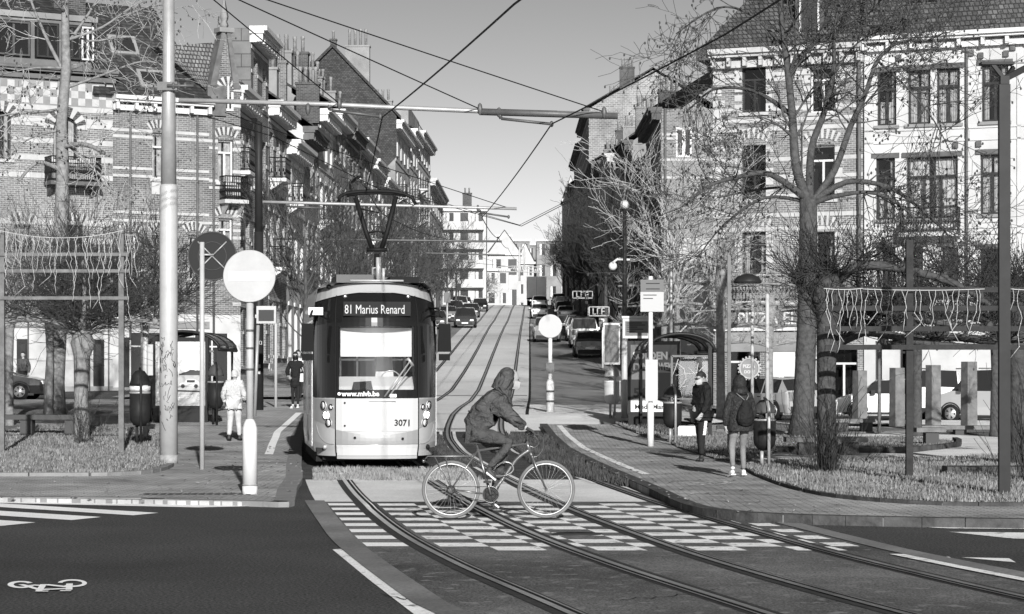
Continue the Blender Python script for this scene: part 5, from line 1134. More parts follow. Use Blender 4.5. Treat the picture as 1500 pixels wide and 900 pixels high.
MB().tube([(.56, .52, 1.9), (.56, .52, 2.45)], .012, 5).build('blind_cord', 'rubber', t)
# wiper
m = MB(); y = lambda x, z: P(x, z, .05)[1]; m.tube([(.12, y(.12, 1.33), 1.33), (.60, y(.6, 1.98), 1.98)], .016, 6); m.tube([(.20, y(.2, 1.33), 1.33), (.66, y(.66, 1.93), 1.94)], .012, 6); m.tube([(.56, y(.56, 2.02), 2.04), (.66, y(.66, 1.9), 1.9)], .028, 6); m.build('wiper', 'tram grey', t)
MB().box(.22, .34, y(.3, 1.36)-.02, y(.3, 1.36), 1.32, 1.38).build('wiper_base', 'chrome', t)
m = MB(); [m.ell(P(x, 3.18, .02), (.045, .02, .045), 10, 6) for x in (-.60, .62)]; m.build('upper_lamp', 'chrome', t)
m = MB(); [m.ell((x, P(x, 3.38, .02)[1]-.01, 3.37), (.05, .03, .05), 10, 6) for x in (-.86, .86)]; m.build('brow_lamp', 'tram black', t)
# mirrors
for s in (-1, 1):
    a = MB(); a.tube([(s*1.02, .8, 2.98), (s*1.16, .55, 2.97), (s*1.22, .42, 2.8)], .022, 6); a.tube([(s*1.02, .8, 2.84), (s*1.2, .5, 2.82)], .018, 6); am = a.build('mirror_arm', 'rubber', t)
    b = MB(); q = .0 if s > 0 else -.03; b.box(s*1.27-.12, s*1.27+.12, .36, .5, 2.16, 2.68, (.015, .015)); b.box(s*1.27-.10, s*1.27+.10, .40, .5, 2.0, 2.12); b.build('mirror', 'mirror case', t)
m = MB(); m.box(-1.25, -.98, .5, .56, 2.84, 2.98); m.build('side_camera', 'tram grey', t)
# side doors on the pavement side, side windows on the other side
def glazing(par, L0, L1_, first):
    for s in (-1, 1):
        g = MB(); x = s*1.147; g.box(min(x, x+s*.008), max(x, x+s*.008), L0, L1_, .95, 2.76); wd = g.build('side_window', 'tram black', par)
        y = L0+.05
        while y < L1_-1.2:
            f = MB(); w = 1.2
            if s < 0 or not first:
                for k in (0, .58): f.box(s*1.162-.008, s*1.162+.008, y+k, y+k+.05, .42, 2.7); 
                f.box(s*1.162-.008, s*1.162+.008, y+.02, y+1.15, .40, .5); f.box(s*1.162-.008, s*1.162+.008, y+.02, y+1.15, 2.66, 2.72); f.build('door', 'tram silver', par)
                g2 = MB(); g2.box(s*1.157-.004, s*1.157+.004, y+.05, y+1.12, .5, 2.66); g2.build('door_glass', 'tram black', par)
            y += 2.6
glazing(t, .95, L1-.05, False)
m = MB(); m.box(-1.1, 1.1, .8, L1, .12, .32); m.box(-.98, .98, .62, .82, .16, .3); m.build('underframe', 'under', t)
for yy in (2.2, 3.9):
    for s in (-1, 1): m = MB(); m.tube([(s*.68, yy, .3), (s*.76, yy, .3)], .29, 20); m.build('wheel', 'iron', t)
m = MB(); m.box(-.7, .0, 1.2, 3.2, 3.46, 3.62); m.box(-.6, .85, 3.4, 5.6, 3.46, 3.66); m.build('roof_equipment', 'galv unit', t)
m = MB(); m.box(.3, .85, 1.1, 2.8, 3.46, 3.58); m.build('roof_unit', 'rubber', t)
m = MB(); m.tube([(-.45, 1.0, 3.5), (.55, 1.0, 3.5)], .02, 5); m.tube([(0.1, 1.3, 3.5), (.1, 1.3, 3.95)], .05, 8); m.tube([(.2, 1.4, 3.5), (.2, 1.4, 3.75)], .03, 8); m.build('aerial', 'tram silver', t)
# following modules along the track
def module(y0, y1, name='module'):
    """y0,y1 distances D of its ends; built in world space on the track, then brought into the tram's frame"""
    def rail_pt(D): return V((C1(D), D, prof(D)*.9))
    a, b = rail_pt(y0), rail_pt(y1); L = (b-a).length-.5; ang = math.atan2(-(b.x-a.x), b.y-a.y); W_ = T(a) @ Matrix.Rotation(ang, 4, 'Z') @ T((0, .25, 0)) @ Matrix.Rotation(math.atan2(b.z-a.z, (b-a).length), 4, 'X')
    loc = T(t.location) @ Matrix.Rotation(t.rotation_euler.z, 4, 'Z'); W_ = loc.inverted() @ W_
    m = MB(W_); m.prism([(-1.13, .3), (1.13, .3), (1.15, .95), (1.15, 2.7), (1.06, 3.34), (.9, 3.44), (-.9, 3.44), (-1.06, 3.34), (-1.15, 2.7), (-1.15, .95)], 0, L); bd = m.build(name, 'tram silver', t)
    for s in (-1, 1):
        g = MB(W_); x = s*1.156; g.box(x-.008, x+.008, .3, L-.3, 1.0, 2.62); g.build('side_window', 'tram black', bd)
        for k in (.25, .62):
            f = MB(W_); yy = L*k
            for q in (0, .6, 1.2): f.box(s*1.17-.008, s*1.17+.008, yy+q, yy+q+.05, .42, 2.66)
            f.box(s*1.17-.008, s*1.17+.008, yy, yy+1.25, .42, .95); f.build('door', 'tram grey', bd)
    g = MB(W_); g.box(-1.0, 1.0, -.5, 0, .3, 3.2); g.box(-1.08, 1.08, .2, L-.2, .1, .3); g.build('gangway', 'rubber', bd); e = MB(W_); e.box(-.75, .75, 1, L-1, 3.45, 3.7); e.build('roof_equipment', 'tram grey', bd); return bd
module(47.7, 53.3); module(53.3, 60.3); module(60.3, 65.8); module(65.8, 71.5)
# pantograph (in the tram's frame, over the second module)
loc = (T(t.location) @ Matrix.Rotation(t.rotation_euler.z, 4, 'Z')).inverted()
def Q(px, py, D): return tuple(loc @ WP(px, py, D))
MW('panto', .012, .6); m = MB(); D = 51.
m.tube([Q(552, 408, D), Q(552, 372, D)], .06, 8); m.tube([Q(552, 440, D), Q(552, 400, D)], .09, 8); m.tube([Q(537, 366, D), Q(567, 366, D)], .05, 6)
m.tube([Q(545, 364, D), Q(536, 340, D), Q(521, 290, D)], .055, 6); m.tube([Q(559, 364, D), Q(567, 340, D), Q(580, 288, D)], .055, 6)
m.tube([Q(540, 341, D), Q(552, 339, D), Q(565, 341, D)], .02, 5); m.tube([Q(537, 310, D), Q(566, 345, D)], .008, 4); m.tube([Q(573, 310, D), Q(538, 345, D)], .008, 4); m.tube([Q(523, 305, D), Q(555, 312, D)], .018, 5)
m.build('pantograph_frame', 'panto', t)
m = MB(); m.tube([Q(x, y, D) for x, y in ((496, 296), (498, 288), (508, 283), (525, 281), (550, 280), (575, 281), (592, 284), (604, 290), (609, 300))], .04, 6); m.tube([Q(x, y, D+.35) for x, y in ((508, 287), (525, 284), (550, 283), (580, 284), (595, 288))], .036, 6); m.box(0, 0, 0, 0, 0, 0) if 0 else None
m.build('pantograph_bow', 'panto', t)
MB().tube([Q(549, 410, 43.2), Q(549, 392, 43.2)], .06, 8).build('insulator', 'tram silver', t)
# ================================================================ BICYCLE AND RIDER, PEOPLE
def skin(verts, edges, radii, sub=2, disp=0., dscale=6., seed=0):
    me = bpy.data.meshes.new('s'); me.from_pydata([tuple(v) for v in verts], edges, []); o = bpy.data.objects.new('s', me); COL.objects.link(o)
    sm = o.modifiers.new('k', 'SKIN'); sm.use_smooth_shade = True; sk = me.skin_vertices[0].data
    for i, r in enumerate(radii): sk[i].radius = r if hasattr(r, '__len__') else (r, r)
    sk[0].use_root = True; su = o.modifiers.new('u', 'SUBSURF'); su.levels = sub; su.render_levels = sub
    bpy.context.view_layer.update(); out = bpy.data.meshes.new_from_object(o.evaluated_get(bpy.context.evaluated_depsgraph_get())); bpy.data.objects.remove(o); bpy.data.meshes.remove(me)
    if disp:
        for v in out.vertices:
            c = v.co*dscale; k = mnoise.noise(V((c.x*.6, c.y*.6, c.z*1.4+seed)))+.5*mnoise.noise(c*2.1+V((seed, 0, 0))); v.co += v.normal*disp*k
    out.polygons.foreach_set('use_smooth', [True]*len(out.polygons)); return out
def chain(pts, rad, **k): return skin([V(p) for p in pts], [(i, i+1) for i in range(len(pts)-1)], rad, **k)
def join(meshes, name, mat, parent, mb=None):
    bm = bmesh.new()
    for m in meshes: bm.from_mesh(m)
    if mb: 
        m2 = mb.build('x', mat, mesh_only=True); bm.from_mesh(m2)
    me = bpy.data.meshes.new(name); bm.to_mesh(me); bm.free(); me.polygons.foreach_set('use_smooth', [True]*len(me.polygons)); me.materials.append(MATS[mat]); return put(name, me, parent)
M('skin', .3, .55, nz=.08, ns=20); M('hair', .02, .6); M('coat grey', .055, .7, nz=.3, ns=9, bump=.8, bs=12); M('coat black', .013, .75, bump=.6, bs=14); M('puffer', .022, .45, bump=.3, bs=20); M('jeans', .05, .85, nz=.25, ns=8, bump=.4, bs=25); M('jeans light', .15, .85, nz=.2, ns=8, bump=.3, bs=25); M('trousers black', .016, .85, bump=.4, bs=18)
M('jacket white', .42, .75, bump=.5, bs=14); M('shoe white', .5, .5); M('shoe dark', .04, .5); M('mask', .36, .7); M('bag light', .45, .6); M('floral', .4, .8, nz=.8, ns=30); M('trousers light', .36, .8, nz=.15, ns=7, bump=.4, bs=18)
def hand(mb, wrist, d, palm_n, s=1., curl=.5):
    """palm and five fingers as tubes: d = direction of the fingers, palm_n = normal of the palm"""
    wrist, d, n = V(wrist), V(d).normalized(), V(palm_n).normalized(); n = (n-d*n.dot(d)).normalized(); sd = d.cross(n)
    mb.ell((0, 0, 0), (0, 0, 0), 3, 2) if 0 else None
    for k in range(4):
        o = (k-1.5)*.021*s; L = (.072, .08, .075, .06)[k]*s; p0 = wrist+sd*o*.6; p1 = wrist+d*.085*s+sd*o
        p2 = p1+(d*math.cos(curl)+n*math.sin(curl))*L*.45; p3 = p2+(d*math.cos(curl*2)+n*math.sin(curl*2))*L*.32; p4 = p3+(d*math.cos(curl*2.8)+n*math.sin(curl*2.8))*L*.24
        mb.tube([p0, p1, p2, p3, p4], [.017*s, .013*s, .0095*s, .0085*s, .006*s], 6)
    b = wrist+d*.03*s+sd*.028*s; mb.tube([wrist, b, b+(d*.7+sd*.6+n*.3).normalized()*.04*s, b+(d*.9+sd*.35+n*.6).normalized()*.075*s], [.02*s, .015*s, .011*s, .007*s], 6)
def head_mesh(c, f, up, s=1.):
    """head centred on c facing f: skull, jaw, nose, ears, brow as one surface"""
    c, f = V(c), V(f).normalized(); up = V(up); sd = f.cross(up).normalized(); up = sd.cross(f).normalized(); Mx = Matrix((sd, f, up)).transposed().to_4x4(); Mx.translation = c
    mb = MB(); n, m = 28, 22; vs = []
    for i in range(m+1):
        ph = PI*i/m-PI/2
        for j in range(n):
            th = 2*PI*j/n; x, y, z = math.cos(ph)*math.cos(th), math.cos(ph)*math.sin(th), math.sin(ph)
            X = x*.076; Y = y*.096; Z = z*.118
            if z < 0: X *= 1+z*.28; Y = Y*(1+z*.18)+(.012*(-z) if y > 0 else -.0)
            if y > 0:
                fx = abs(x)
                Y += .022*math.exp(-((x/.16)**2)-((z+.12)/.16)**2) # nose
                Y -= .008*math.exp(-(((fx-.38)/.16)**2)-((z-.06)/.10)**2) # eye sockets
                Y += .006*math.exp(-((x/.25)**2)-((z+.46)/.08)**2) # lips
                Y += .008*math.exp(-((x/.22)**2)-((z+.8)/.15)**2)
            vs.append((X*s, Y*s, Z*s))
    fs = [(i*n+j, i*n+(j+1) % n, (i+1)*n+(j+1) % n, (i+1)*n+j) for i in range(m) for j in range(n)]; mb.add(vs, fs, True)
    for q in (-1, 1): mb.ell((q*.078*s, -.008*s, -.005*s), (.012*s, .02*s, .033*s), 8, 6)
    me = mb.build('h', 'skin', mesh_only=True); me.transform(Mx); return me, Mx
def loc_mb(Mx): return MB(Mx)
def figure(label, loc, rz, J, top='coat black', low='trousers black', shoe='shoe dark', h=1.0, hair='short', coat=.0, toprad=1.0, lowrad=1.0, mask=True, hood=None, shoulders=1., hands=(1, 1), curl=.5, disp=.012, glasses=False, name='person', catlab='person', nohands=False):
    """J: joints (metres, x right, y forward, z up) -> body, top, trousers, shoes, head parts"""
    t = thing(name, label, catlab, loc, rz); g = {k: V(v)*h for k, v in J.items() if hasattr(v, '__len__') and k not in ('extra', 'neckr')}; S = h
    hd, Mx = head_mesh(g['head'], J['face'], J.get('up', (0, 0, 1)), S)
    nk = chain([g['chest'], g['neck'], g['head']-V((0, 0, .05))], [.06*S, .052*S, .06*S], sub=1)
    hm = MB()
    for k, s in (('l', 0), ('r', 1)):
        if hands[s]: d = g[k+'hand']-g[k+'wri']; hand(hm, g[k+'wri'], d, J.get(k+'palm', (-1 if k == 'r' else 1, 0, 0)), S, curl)
    arms = []
    for k in 'lr': arms.append(chain([g[k+'elb'], g[k+'wri'], g[k+'wri'].lerp(g[k+'hand'], .35)], [.045*S, .03*S, .028*S], sub=1))
    join([hd, nk]+arms, 'body', 'skin', t, hm)
    # top garment
    tr = toprad; vs = [g['pelvis'], g['belly'], g['chest'], g['neckb']]; rd = [(.155*S*tr*lowrad**.3, .115*S*tr), (.15*S*tr, .115*S*tr), (.165*S*tr*shoulders, .125*S*tr), J.get('neckr', (.075*S, .07*S))]; ed = [(0, 1), (1, 2), (2, 3)]
    if coat:
        vs.append(g['pelvis']+V(J.get('hem', (0, 0, -coat)))); rd.append((.18*S*tr, .14*S*tr)); ed.append((0, len(vs)-1))
    for (q, r_) in J.get('extra', []): vs.append(V(q)); rd.append(r_); ed.append((0, len(vs)-1))
    for k in 'lr':
        i = len(vs); vs += [g[k+'sho'], g[k+'elb'], g[k+'elb'].lerp(g[k+'wri'], .55), g[k+'wri']]; rd += [.078*S*tr, .062*S*tr, .055*S*tr, .042*S*tr]; ed += [(2, i), (i, i+1), (i+1, i+2), (i+2, i+3)]
    tp = join([skin(vs, ed, rd, 3, disp, 9, len(label))], 'jacket', top, t)
    # trousers
    vs = [g['pelvis']-V((0, 0, .02))]; rd = [(.14*S*lowrad, .11*S*lowrad)]; ed = []
    for k in 'lr':
        i = len(vs); vs += [g[k+'hip'], g[k+'hip'].lerp(g[k+'kne'], .5), g[k+'kne'], g[k+'kne'].lerp(g[k+'ank'], .45), g[k+'ank']+V((0, 0, .03))]; rd += [.092*S*lowrad, .08*S*lowrad, .06*S*lowrad, .055*S*lowrad, .045*S*lowrad]; ed += [(0, i), (i, i+1), (i+1, i+2), (i+2, i+3), (i+3, i+4)]
    join([skin(vs, ed, rd, 2, disp*.7, 10, 3)], 'trousers', low, t)
    for k in 'lr':
        a, to = g[k+'ank'], g[k+'toe']; he = a+(a-to).normalized()*.05*S; he.z = min(a.z, to.z+.05) if J.get('flat', True) else he.z-.03
        up = V((0, 0, .035)); sh = chain([he+V((0, 0, .0)), a.lerp(to, .35)+V((0, 0, -.03)), to], [(.038, .045), (.042, .042), (.038, .026)], sub=2); so = join([sh, chain([a+V((0, 0, .04)), a-V((0, 0, .03))], [.045, .045], sub=1)], 'shoe', shoe, t)
        sl = MB(); P0, P1 = V((he.x, he.y, 0)), V((to.x, to.y, 0)); zz = (he.z-.045, to.z-.03); sl.bar((he.x, he.y, zz[0]), (to.x, to.y, zz[1]), .085, .02); sl.build('sole', 'shoe white' if shoe != 'shoe dark' or J.get('white_sole') else 'rubber', so)
    H_ = MB(Mx)
    if hair == 'short': cap(H_, S, 1.07, .02, -.15); H_.build('hair', 'hair', t)
    elif hair == 'long':
        cap(H_, S, 1.12, .0, -.9, back=True); H_.build('hair', 'hair', t)
    elif hair == 'white': cap(H_, S, 1.13, .05, -.3); H_.build('cap', 'jacket white', t)
    if hood: hood(t, Mx, S)
    if mask:
        q = MB(Mx); n = 12; vs = []
        for i in range(7):
            z = lerp(-.112, -.012, i/6)
            for j in range(n+1):
                a = lerp(-1.15, 1.15, j/n); k = .3 if i in (0,) else 0; vs.append((math.sin(a)*(.083-(.02 if z < -.08 else 0))*S, (math.cos(a)*.112+.004+.018*math.exp(-(a/.4)**2)-k*.05)*S, z*S))
        q.add(vs, [(i*(n+1)+j, i*(n+1)+j+1, (i+1)*(n+1)+j+1, (i+1)*(n+1)+j) for i in range(6) for j in range(n)], True); q.build('face_mask', 'mask' if mask is True else mask, t, clean=False)
    e = MB(Mx)
    for s in (-1, 1): e.ell((s*.03*S, .091*S, .008*S), (.012*S, .008*S, .007*S), 8, 5)
    e.build('eyes', 'hair', t)
    if glasses:
        e = MB(Mx); [e.ell((s*.034*S, .106*S, .008*S), (.028*S, .008*S, .018*S), 10, 6) for s in (-1, 1)]; e.tube([(-.08*S, 0, .015*S), (-.07*S, .1*S, .015*S), (.07*S, .1*S, .015*S), (.08*S, 0, .015*S)], .004, 5); e.build('glasses', 'hair', t)
    return t, g, Mx
def cap(mb, S, k, lift, low, back=False):
    n, m = 24, 16; vs = []; fs = []
    for i in range(m+1):
        for j in range(n):
            th = 2*PI*j/n; front = max(0, math.sin(th)); lo = lerp(low, .42, min(1, front*1.5)); z = lerp(lo, 1, i/m); r = math.sqrt(max(0, 1-z*z)) if z > 0 else 1-.18*z*z
            jt = 1+.05*mnoise.noise(V((th*2, z*5, 1)))
            zz = z if z > -.7 else z*1.5
            vs.append((math.cos(th)*r*.082*k*S*jt, math.sin(th)*r*.10*k*S*jt-.004, (zz*.122*k+lift*.1)*S))
    fs = [(i*n+j, i*n+(j+1) % n, (i+1)*n+(j+1) % n, (i+1)*n+j) for i in range(m) for j in range(n)]; mb.add(vs, fs, True)
STAND = dict(pelvis=(0, 0, .95), belly=(0, 0, 1.1), chest=(0, 0, 1.32), neckb=(0, 0, 1.46), neck=(0, .01, 1.5), head=(0, .03, 1.63), face=(0, 1, 0),
    lsho=(-.17, 0, 1.40), rsho=(.17, 0, 1.40), lelb=(-.24, -.03, 1.13), relb=(.24, -.03, 1.13), lwri=(-.24, .06, .90), rwri=(.24, .06, .90), lhand=(-.24, .10, .82), rhand=(.24, .10, .82),
    lhip=(-.09, 0, .90), rhip=(.09, 0, .90), lkne=(-.10, .02, .5), rkne=(.10, .02, .5), lank=(-.10, 0, .09), rank=(.10, 0, .09), ltoe=(-.12, .17, .035), rtoe=(.12, .17, .035))
# ---------------- bicycle (local x = direction of travel, seen from its right side at -y)
M('bike silver', .16, .3, .6); M('bike black', .02, .4); M('tyre', .12, .8, nz=.15); M('spoke', .32, .4, .7)
bx, bD = -.14, 27.3; bike = thing('bicycle', 'silver city bicycle with rear rack and pale tyres ridden across the rails', 'bicycle', (bx, bD, .018), R(2.5)); t = bike
RW, FW = V((-.60, 0, .35)), V((.555, 0, .35)); BB = V((-.12, 0, .29))
for c, nm in ((RW, 'rear'), (FW, 'front')):
    w = MB().ring(c, .333, .019, 'Y', 56, 8).build('wheel', 'tyre', t); w2 = MB().ring(c, .308, .011, 'Y', 56, 6).build('rim', 'spoke', w); s = MB(); r = random.Random(2)
    for k in range(32):
        a = 2*PI*k/32; b = a+(.35 if k % 2 else -.35); y = .028*(1 if k % 4 < 2 else -1); s.tube([c+V((math.cos(b)*.022, y, math.sin(b)*.022)), c+V((math.cos(a)*.305, 0, math.sin(a)*.305))], .0016, 3, cap=False)
    s.tube([c-V((0, .05, 0)), c+V((0, .05, 0))], .02, 10); s.build('spokes', 'spoke', w, clean=False)
f = MB(); ST = V((-.275, 0, .84)); HT, HB = V((.315, 0, .935)), V((.36, 0, .80))
f.tube([BB, ST], .017, 8); f.tube([ST-V((0, 0, .02)), HT-V((0, 0, .03))], .016, 8); f.tube([tuple(p) for p in spline([HB+V((-.005, 0, .03)), V((.20, 0, .72)), V((.06, 0, .52)), BB+V((.02, 0, .02))], 4)], .024, 8); f.tube([HT, HB], .022, 10)
for y in (-.045, .045):
    f.tube([ST+V((0, y*.3, -.02)), RW+V((0, y, 0))], .009, 6); f.tube([BB+V((-.02, y*.5, 0)), RW+V((0, y, 0))], .010, 6)
f.tube([BB+V((0, -.04, 0)), BB+V((0, .04, 0))], .024, 10); f.build('frame', 'bike silver', t)
f = MB(); f.tube([HB+V((.0, 0, 0)), V((.385, 0, .74))], .018, 8)
for y in (-.05, .05): f.tube([V((.385, y, .74)), V((.44, y, .6)), FW+V((0, y, 0))], [.015, .015, .009], 8)
f.tube([(.385, -.05, .74), (.385, .05, .74)], .018, 8); f.build('fork', 'bike silver', t)
f = MB(); f.tube([HT, V((.30, 0, 1.0)), V((.36, 0, 1.03))], .014, 8); f.tube([V((.36, 0, 1.03)), V((.37, -.12, 1.05)), V((.36, -.22, 1.05)), V((.33, -.30, 1.03))], .012, 8); f.tube([V((.36, 0, 1.03)), V((.37, .12, 1.05)), V((.36, .22, 1.05)), V((.33, .30, 1.03))], .012, 8); f.build('handlebar', 'bike silver', t)
f = MB(); 
for s in (-1, 1): f.tube([(.355, s*.22, 1.05), (.325, s*.32, 1.03)], .017, 8); f.tube([(.37, s*.2, 1.04), (.43, s*.24, 1.0), (.44, s*.28, .98)], .006, 5)
f.build('grips', 'bike black', t)
f = MB(); f.tube([tuple(p) for p in spline([V((.40, -.18, 1.03)), V((.50, -.1, .98)), V((.52, -.02, .86)), V((.46, 0, .76)), V((.40, 0, .74))], 4)], .005, 5); f.tube([tuple(p) for p in spline([V((.38, .1, 1.03)), V((.47, .05, .93)), V((.42, 0, .86)), V((.34, 0, .88))], 4)], .005, 5); f.build('brake_cables', 'bike silver', t)
f = MB(); f.tube([ST, V((-.305, 0, .97))], .013, 8); f.build('seat_post', 'bike silver', t)
f = MB(); f.lathe([(.02, 0), (.075, .01), (.08, .04), (.05, .06)], 12, (-.39, 0, .965)); f.prism([(-.40, -.07), (-.12, -.02), (-.10, 0), (-.12, .02), (-.40, .07)], .985, 1.02, 'Z'); f.build('saddle', 'bike black', t)
cr = V((-.17, -.09, .52)); f = MB(); f.ring(BB+V((0, -.06, 0)), .095, .007, 'Y', 32, 5); f.ring(BB+V((0, -.06, 0)), .06, .009, 'Y', 24, 5)
for k in range(5): a = k*2*PI/5; f.tube([BB+V((0, -.06, 0)), BB+V((math.cos(a)*.09, -.06, math.sin(a)*.09))], .007, 5)
f.disc(BB+V((0, -.052, 0)), .10, .006, 32); cs = f.build('chainset', 'bike black', t); f = MB(); f.tube([BB+V((0, -.08, 0)), V((-.165, -.085, .46))], .013, 6); f.tube([BB+V((0, .06, 0)), V((-.075, .075, .12))], .013, 6); f.ring(BB+V((0, -.066, 0)), .098, .005, 'Y', 32, 5); f.build('cranks', 'bike silver', cs)
f = MB(); f.box(-.21, -.12, -.19, -.09, .435, .46); f.box(-.12, -.03, .09, .19, .10, .125); f.build('pedals', 'bike black', cs)
f = MB(); f.tube([BB+V((0, -.06, .095)), RW+V((0, -.06, .04))], .005, 4); f.tube([BB+V((0, -.06, -.095)), RW+V((0, -.06, -.06)), RW+V((.03, -.06, -.03))], .005, 4); f.ring(RW+V((0, -.055, 0)), .045, .01, 'Y', 20, 5); f.build('chain', 'bike black', t)
f = MB(); 
for y in (-.06, .06): f.tube([(-.93+.02, y, .72), (-.88, y, .755), (-.36, y, .755), (-.29, y*.3, .80)], .006, 5); f.tube([(-.80, y, .755), RW+V((0, y*.9, .02))], .006, 5); f.tube([(-.66, y, .755), RW+V((0, y*.9, .02))], .006, 5)
for x in (-.88, -.7, -.5, -.4): f.tube([(x, -.06, .755), (x, .06, .755)], .005, 5)
f.tube([(-.93+.02, -.06, .72), (-.91, .06, .72)], .006, 5); f.build('rear_rack', 'bike silver', t)
f = MB(); f.tube([tuple(p) for p in spline([V((-.10, -.03, .60)), V((.03, -.05, .68)), V((.13, -.05, .66)), V((.15, -.05, .58)), V((.06, -.05, .52)), V((-.08, -.03, .52)), V((-.12, -.03, .57))], 5)], .012, 7); f.build('cable_lock', 'bike silver', t)
f = MB(); f.ell((-.93, 0, .70), (.02, .03, .025), 8, 6); f.build('rear_light', 'chrome', t)
# ---------------- cyclist
M('hood lining', .04, .9)
for nm, ds, sc in (('coat grey', .09, 7.), ('puffer', .04, 16), ('coat black', .05, 9), ('jeans', .04, 14), ('jacket white', .06, 8)):
    for nd in MATS[nm].node_tree.nodes:
        if nd.type == 'BUMP': nd.inputs['Distance'].default_value = ds; nd.inputs['Strength'].default_value = 1
        if nd.type == 'TEX_NOISE' and nd.outputs['Fac'].links and nd.outputs['Fac'].links[0].to_node.type == 'BUMP': nd.inputs['Scale'].default_value = sc; nd.inputs['Distortion'].default_value = 1.2; nd.inputs['Detail'].default_value = 3
J = dict(pelvis=(-.33, 0, 1.08), belly=(-.27, 0, 1.23), chest=(-.12, 0, 1.40), neckb=(.03, 0, 1.56), neck=(.04, 0, 1.55), head=(.125, 0, 1.69), face=(1, 0, -.22),
    lsho=(-.06, .17, 1.42), rsho=(-.06, -.17, 1.42), lelb=(.12, .24, 1.23), relb=(.12, -.24, 1.23), lwri=(.30, .27, 1.10), rwri=(.30, -.27, 1.10), lhand=(.38, .27, 1.06), rhand=(.38, -.27, 1.06), lpalm=(.2, 0, -1), rpalm=(.2, 0, -1),
    lhip=(-.30, .09, 1.03), rhip=(-.30, -.09, 1.03), lkne=(.05, .11, .78), rkne=(.13, -.12, .93), lank=(-.09, .12, .24), rank=(-.14, -.13, .60), ltoe=(-.02, .13, .155), rtoe=(-.06, -.14, .50), flat=False, white_sole=True, neckr=(.145, .13), hem=(-.06, 0, -.05), extra=[((-.36, 0, 1.03), (.17, .13)), ((-.14, 0, 1.07), (.17, .13)), ((-.10, 0, 1.22), (.17, .16))])
def hood1(t, Mx, S):
    me = skin([V(p) for p in ((-.07, 0, 1.38), (.025, 0, 1.58), (.06, 0, 1.68), (.095, 0, 1.755), (.16, 0, 1.80), (.10, 0, 1.50))], [(0, 1), (1, 2), (2, 3), (3, 4), (0, 5)], [(.17, .15), (.145, .135), (.145, .13), (.13, .12), (.08, .05), (.12, .10)], 3, .012, 11, 5)
    join([me], 'hood', 'coat grey', t)
tc_, g, Mx = figure('person cycling in a hooded grey padded coat, jeans and white face mask', (bx, bD, .018), R(2.5), J, 'coat grey', 'jeans', 'shoe dark', 1., 'none', .0001, 1.3, 1.05, True, hood1, 1.0, disp=.03)
gl = MB(); hand(gl, g['rwri'], g['rhand']-g['rwri'], (.2, 0, -1), 1.12, .75); hand(gl, g['lwri'], g['lhand']-g['lwri'], (.2, 0, -1), 1.12, .75); gl.build('gloves', 'shoe dark', tc_)
# ---------------- standing man, right pavement
def put_person(px, py, zo): return tuple(GP(px, py, zo))
J = dict(STAND); J.update(face=(-1, .5, -.45), head=(-.05, .05, 1.60), relb=(.30, -.14, 1.17), rwri=(.14, .10, 1.02), rhand=(.06, .16, 1.0), rpalm=(0, -1, 0), lelb=(-.23, .02, 1.12), lwri=(-.18, .13, .9), lhand=(-.16, .17, .83), lank=(-.07, .05, .09), ltoe=(-.20, .16, .035), rank=(.05, -.02, .09), rtoe=(-.06, .14, .035), lkne=(-.07, .06, .5), rkne=(.06, .0, .5), lhip=(-.06, 0, .9), rhip=(.08, 0, .9))
# facing: figure's +y towards the camera's left
def man_extra(): pass
t, g, Mx = figure('man in a black padded jacket and track trousers with white stripe looking down, masked', put_person(1028, 676, Z2), R(120), dict(J, face=(.1, 1, -.3)), 'coat black', 'trousers black', 'shoe dark', .985, 'short', .10, 1.18, 1.25, True, None, 1.02, glasses=True)
# white stripe on the outer leg facing the camera
m = MB(); a, b = g['lhip'].lerp(g['lkne'], -.02), g['lhip'].lerp(g['lkne'], .98)
for k in range(8):
    p, q = a.lerp(b, k/8), a.lerp(b, (k+1)/8); m.box(0, 0, 0, 0, 0, 0) if 0 else None
    m.add([p+V((-.103, -.035, 0)), p+V((-.103, .03, 0)), q+V((-.098+.012*(k/8), .03, 0)), q+V((-.098+.012*(k/8), -.035, 0))], [(0, 1, 2, 3)])
m.build('trouser_stripe', 'marking white', t, clean=False)
c = MB(); c.lathe([(.11, -.03), (.125, .03), (.10, .085)], 16, tuple(g['neckb']+V((0, -.01, -.02)))); c.build('folded_hood', 'coat black', t)
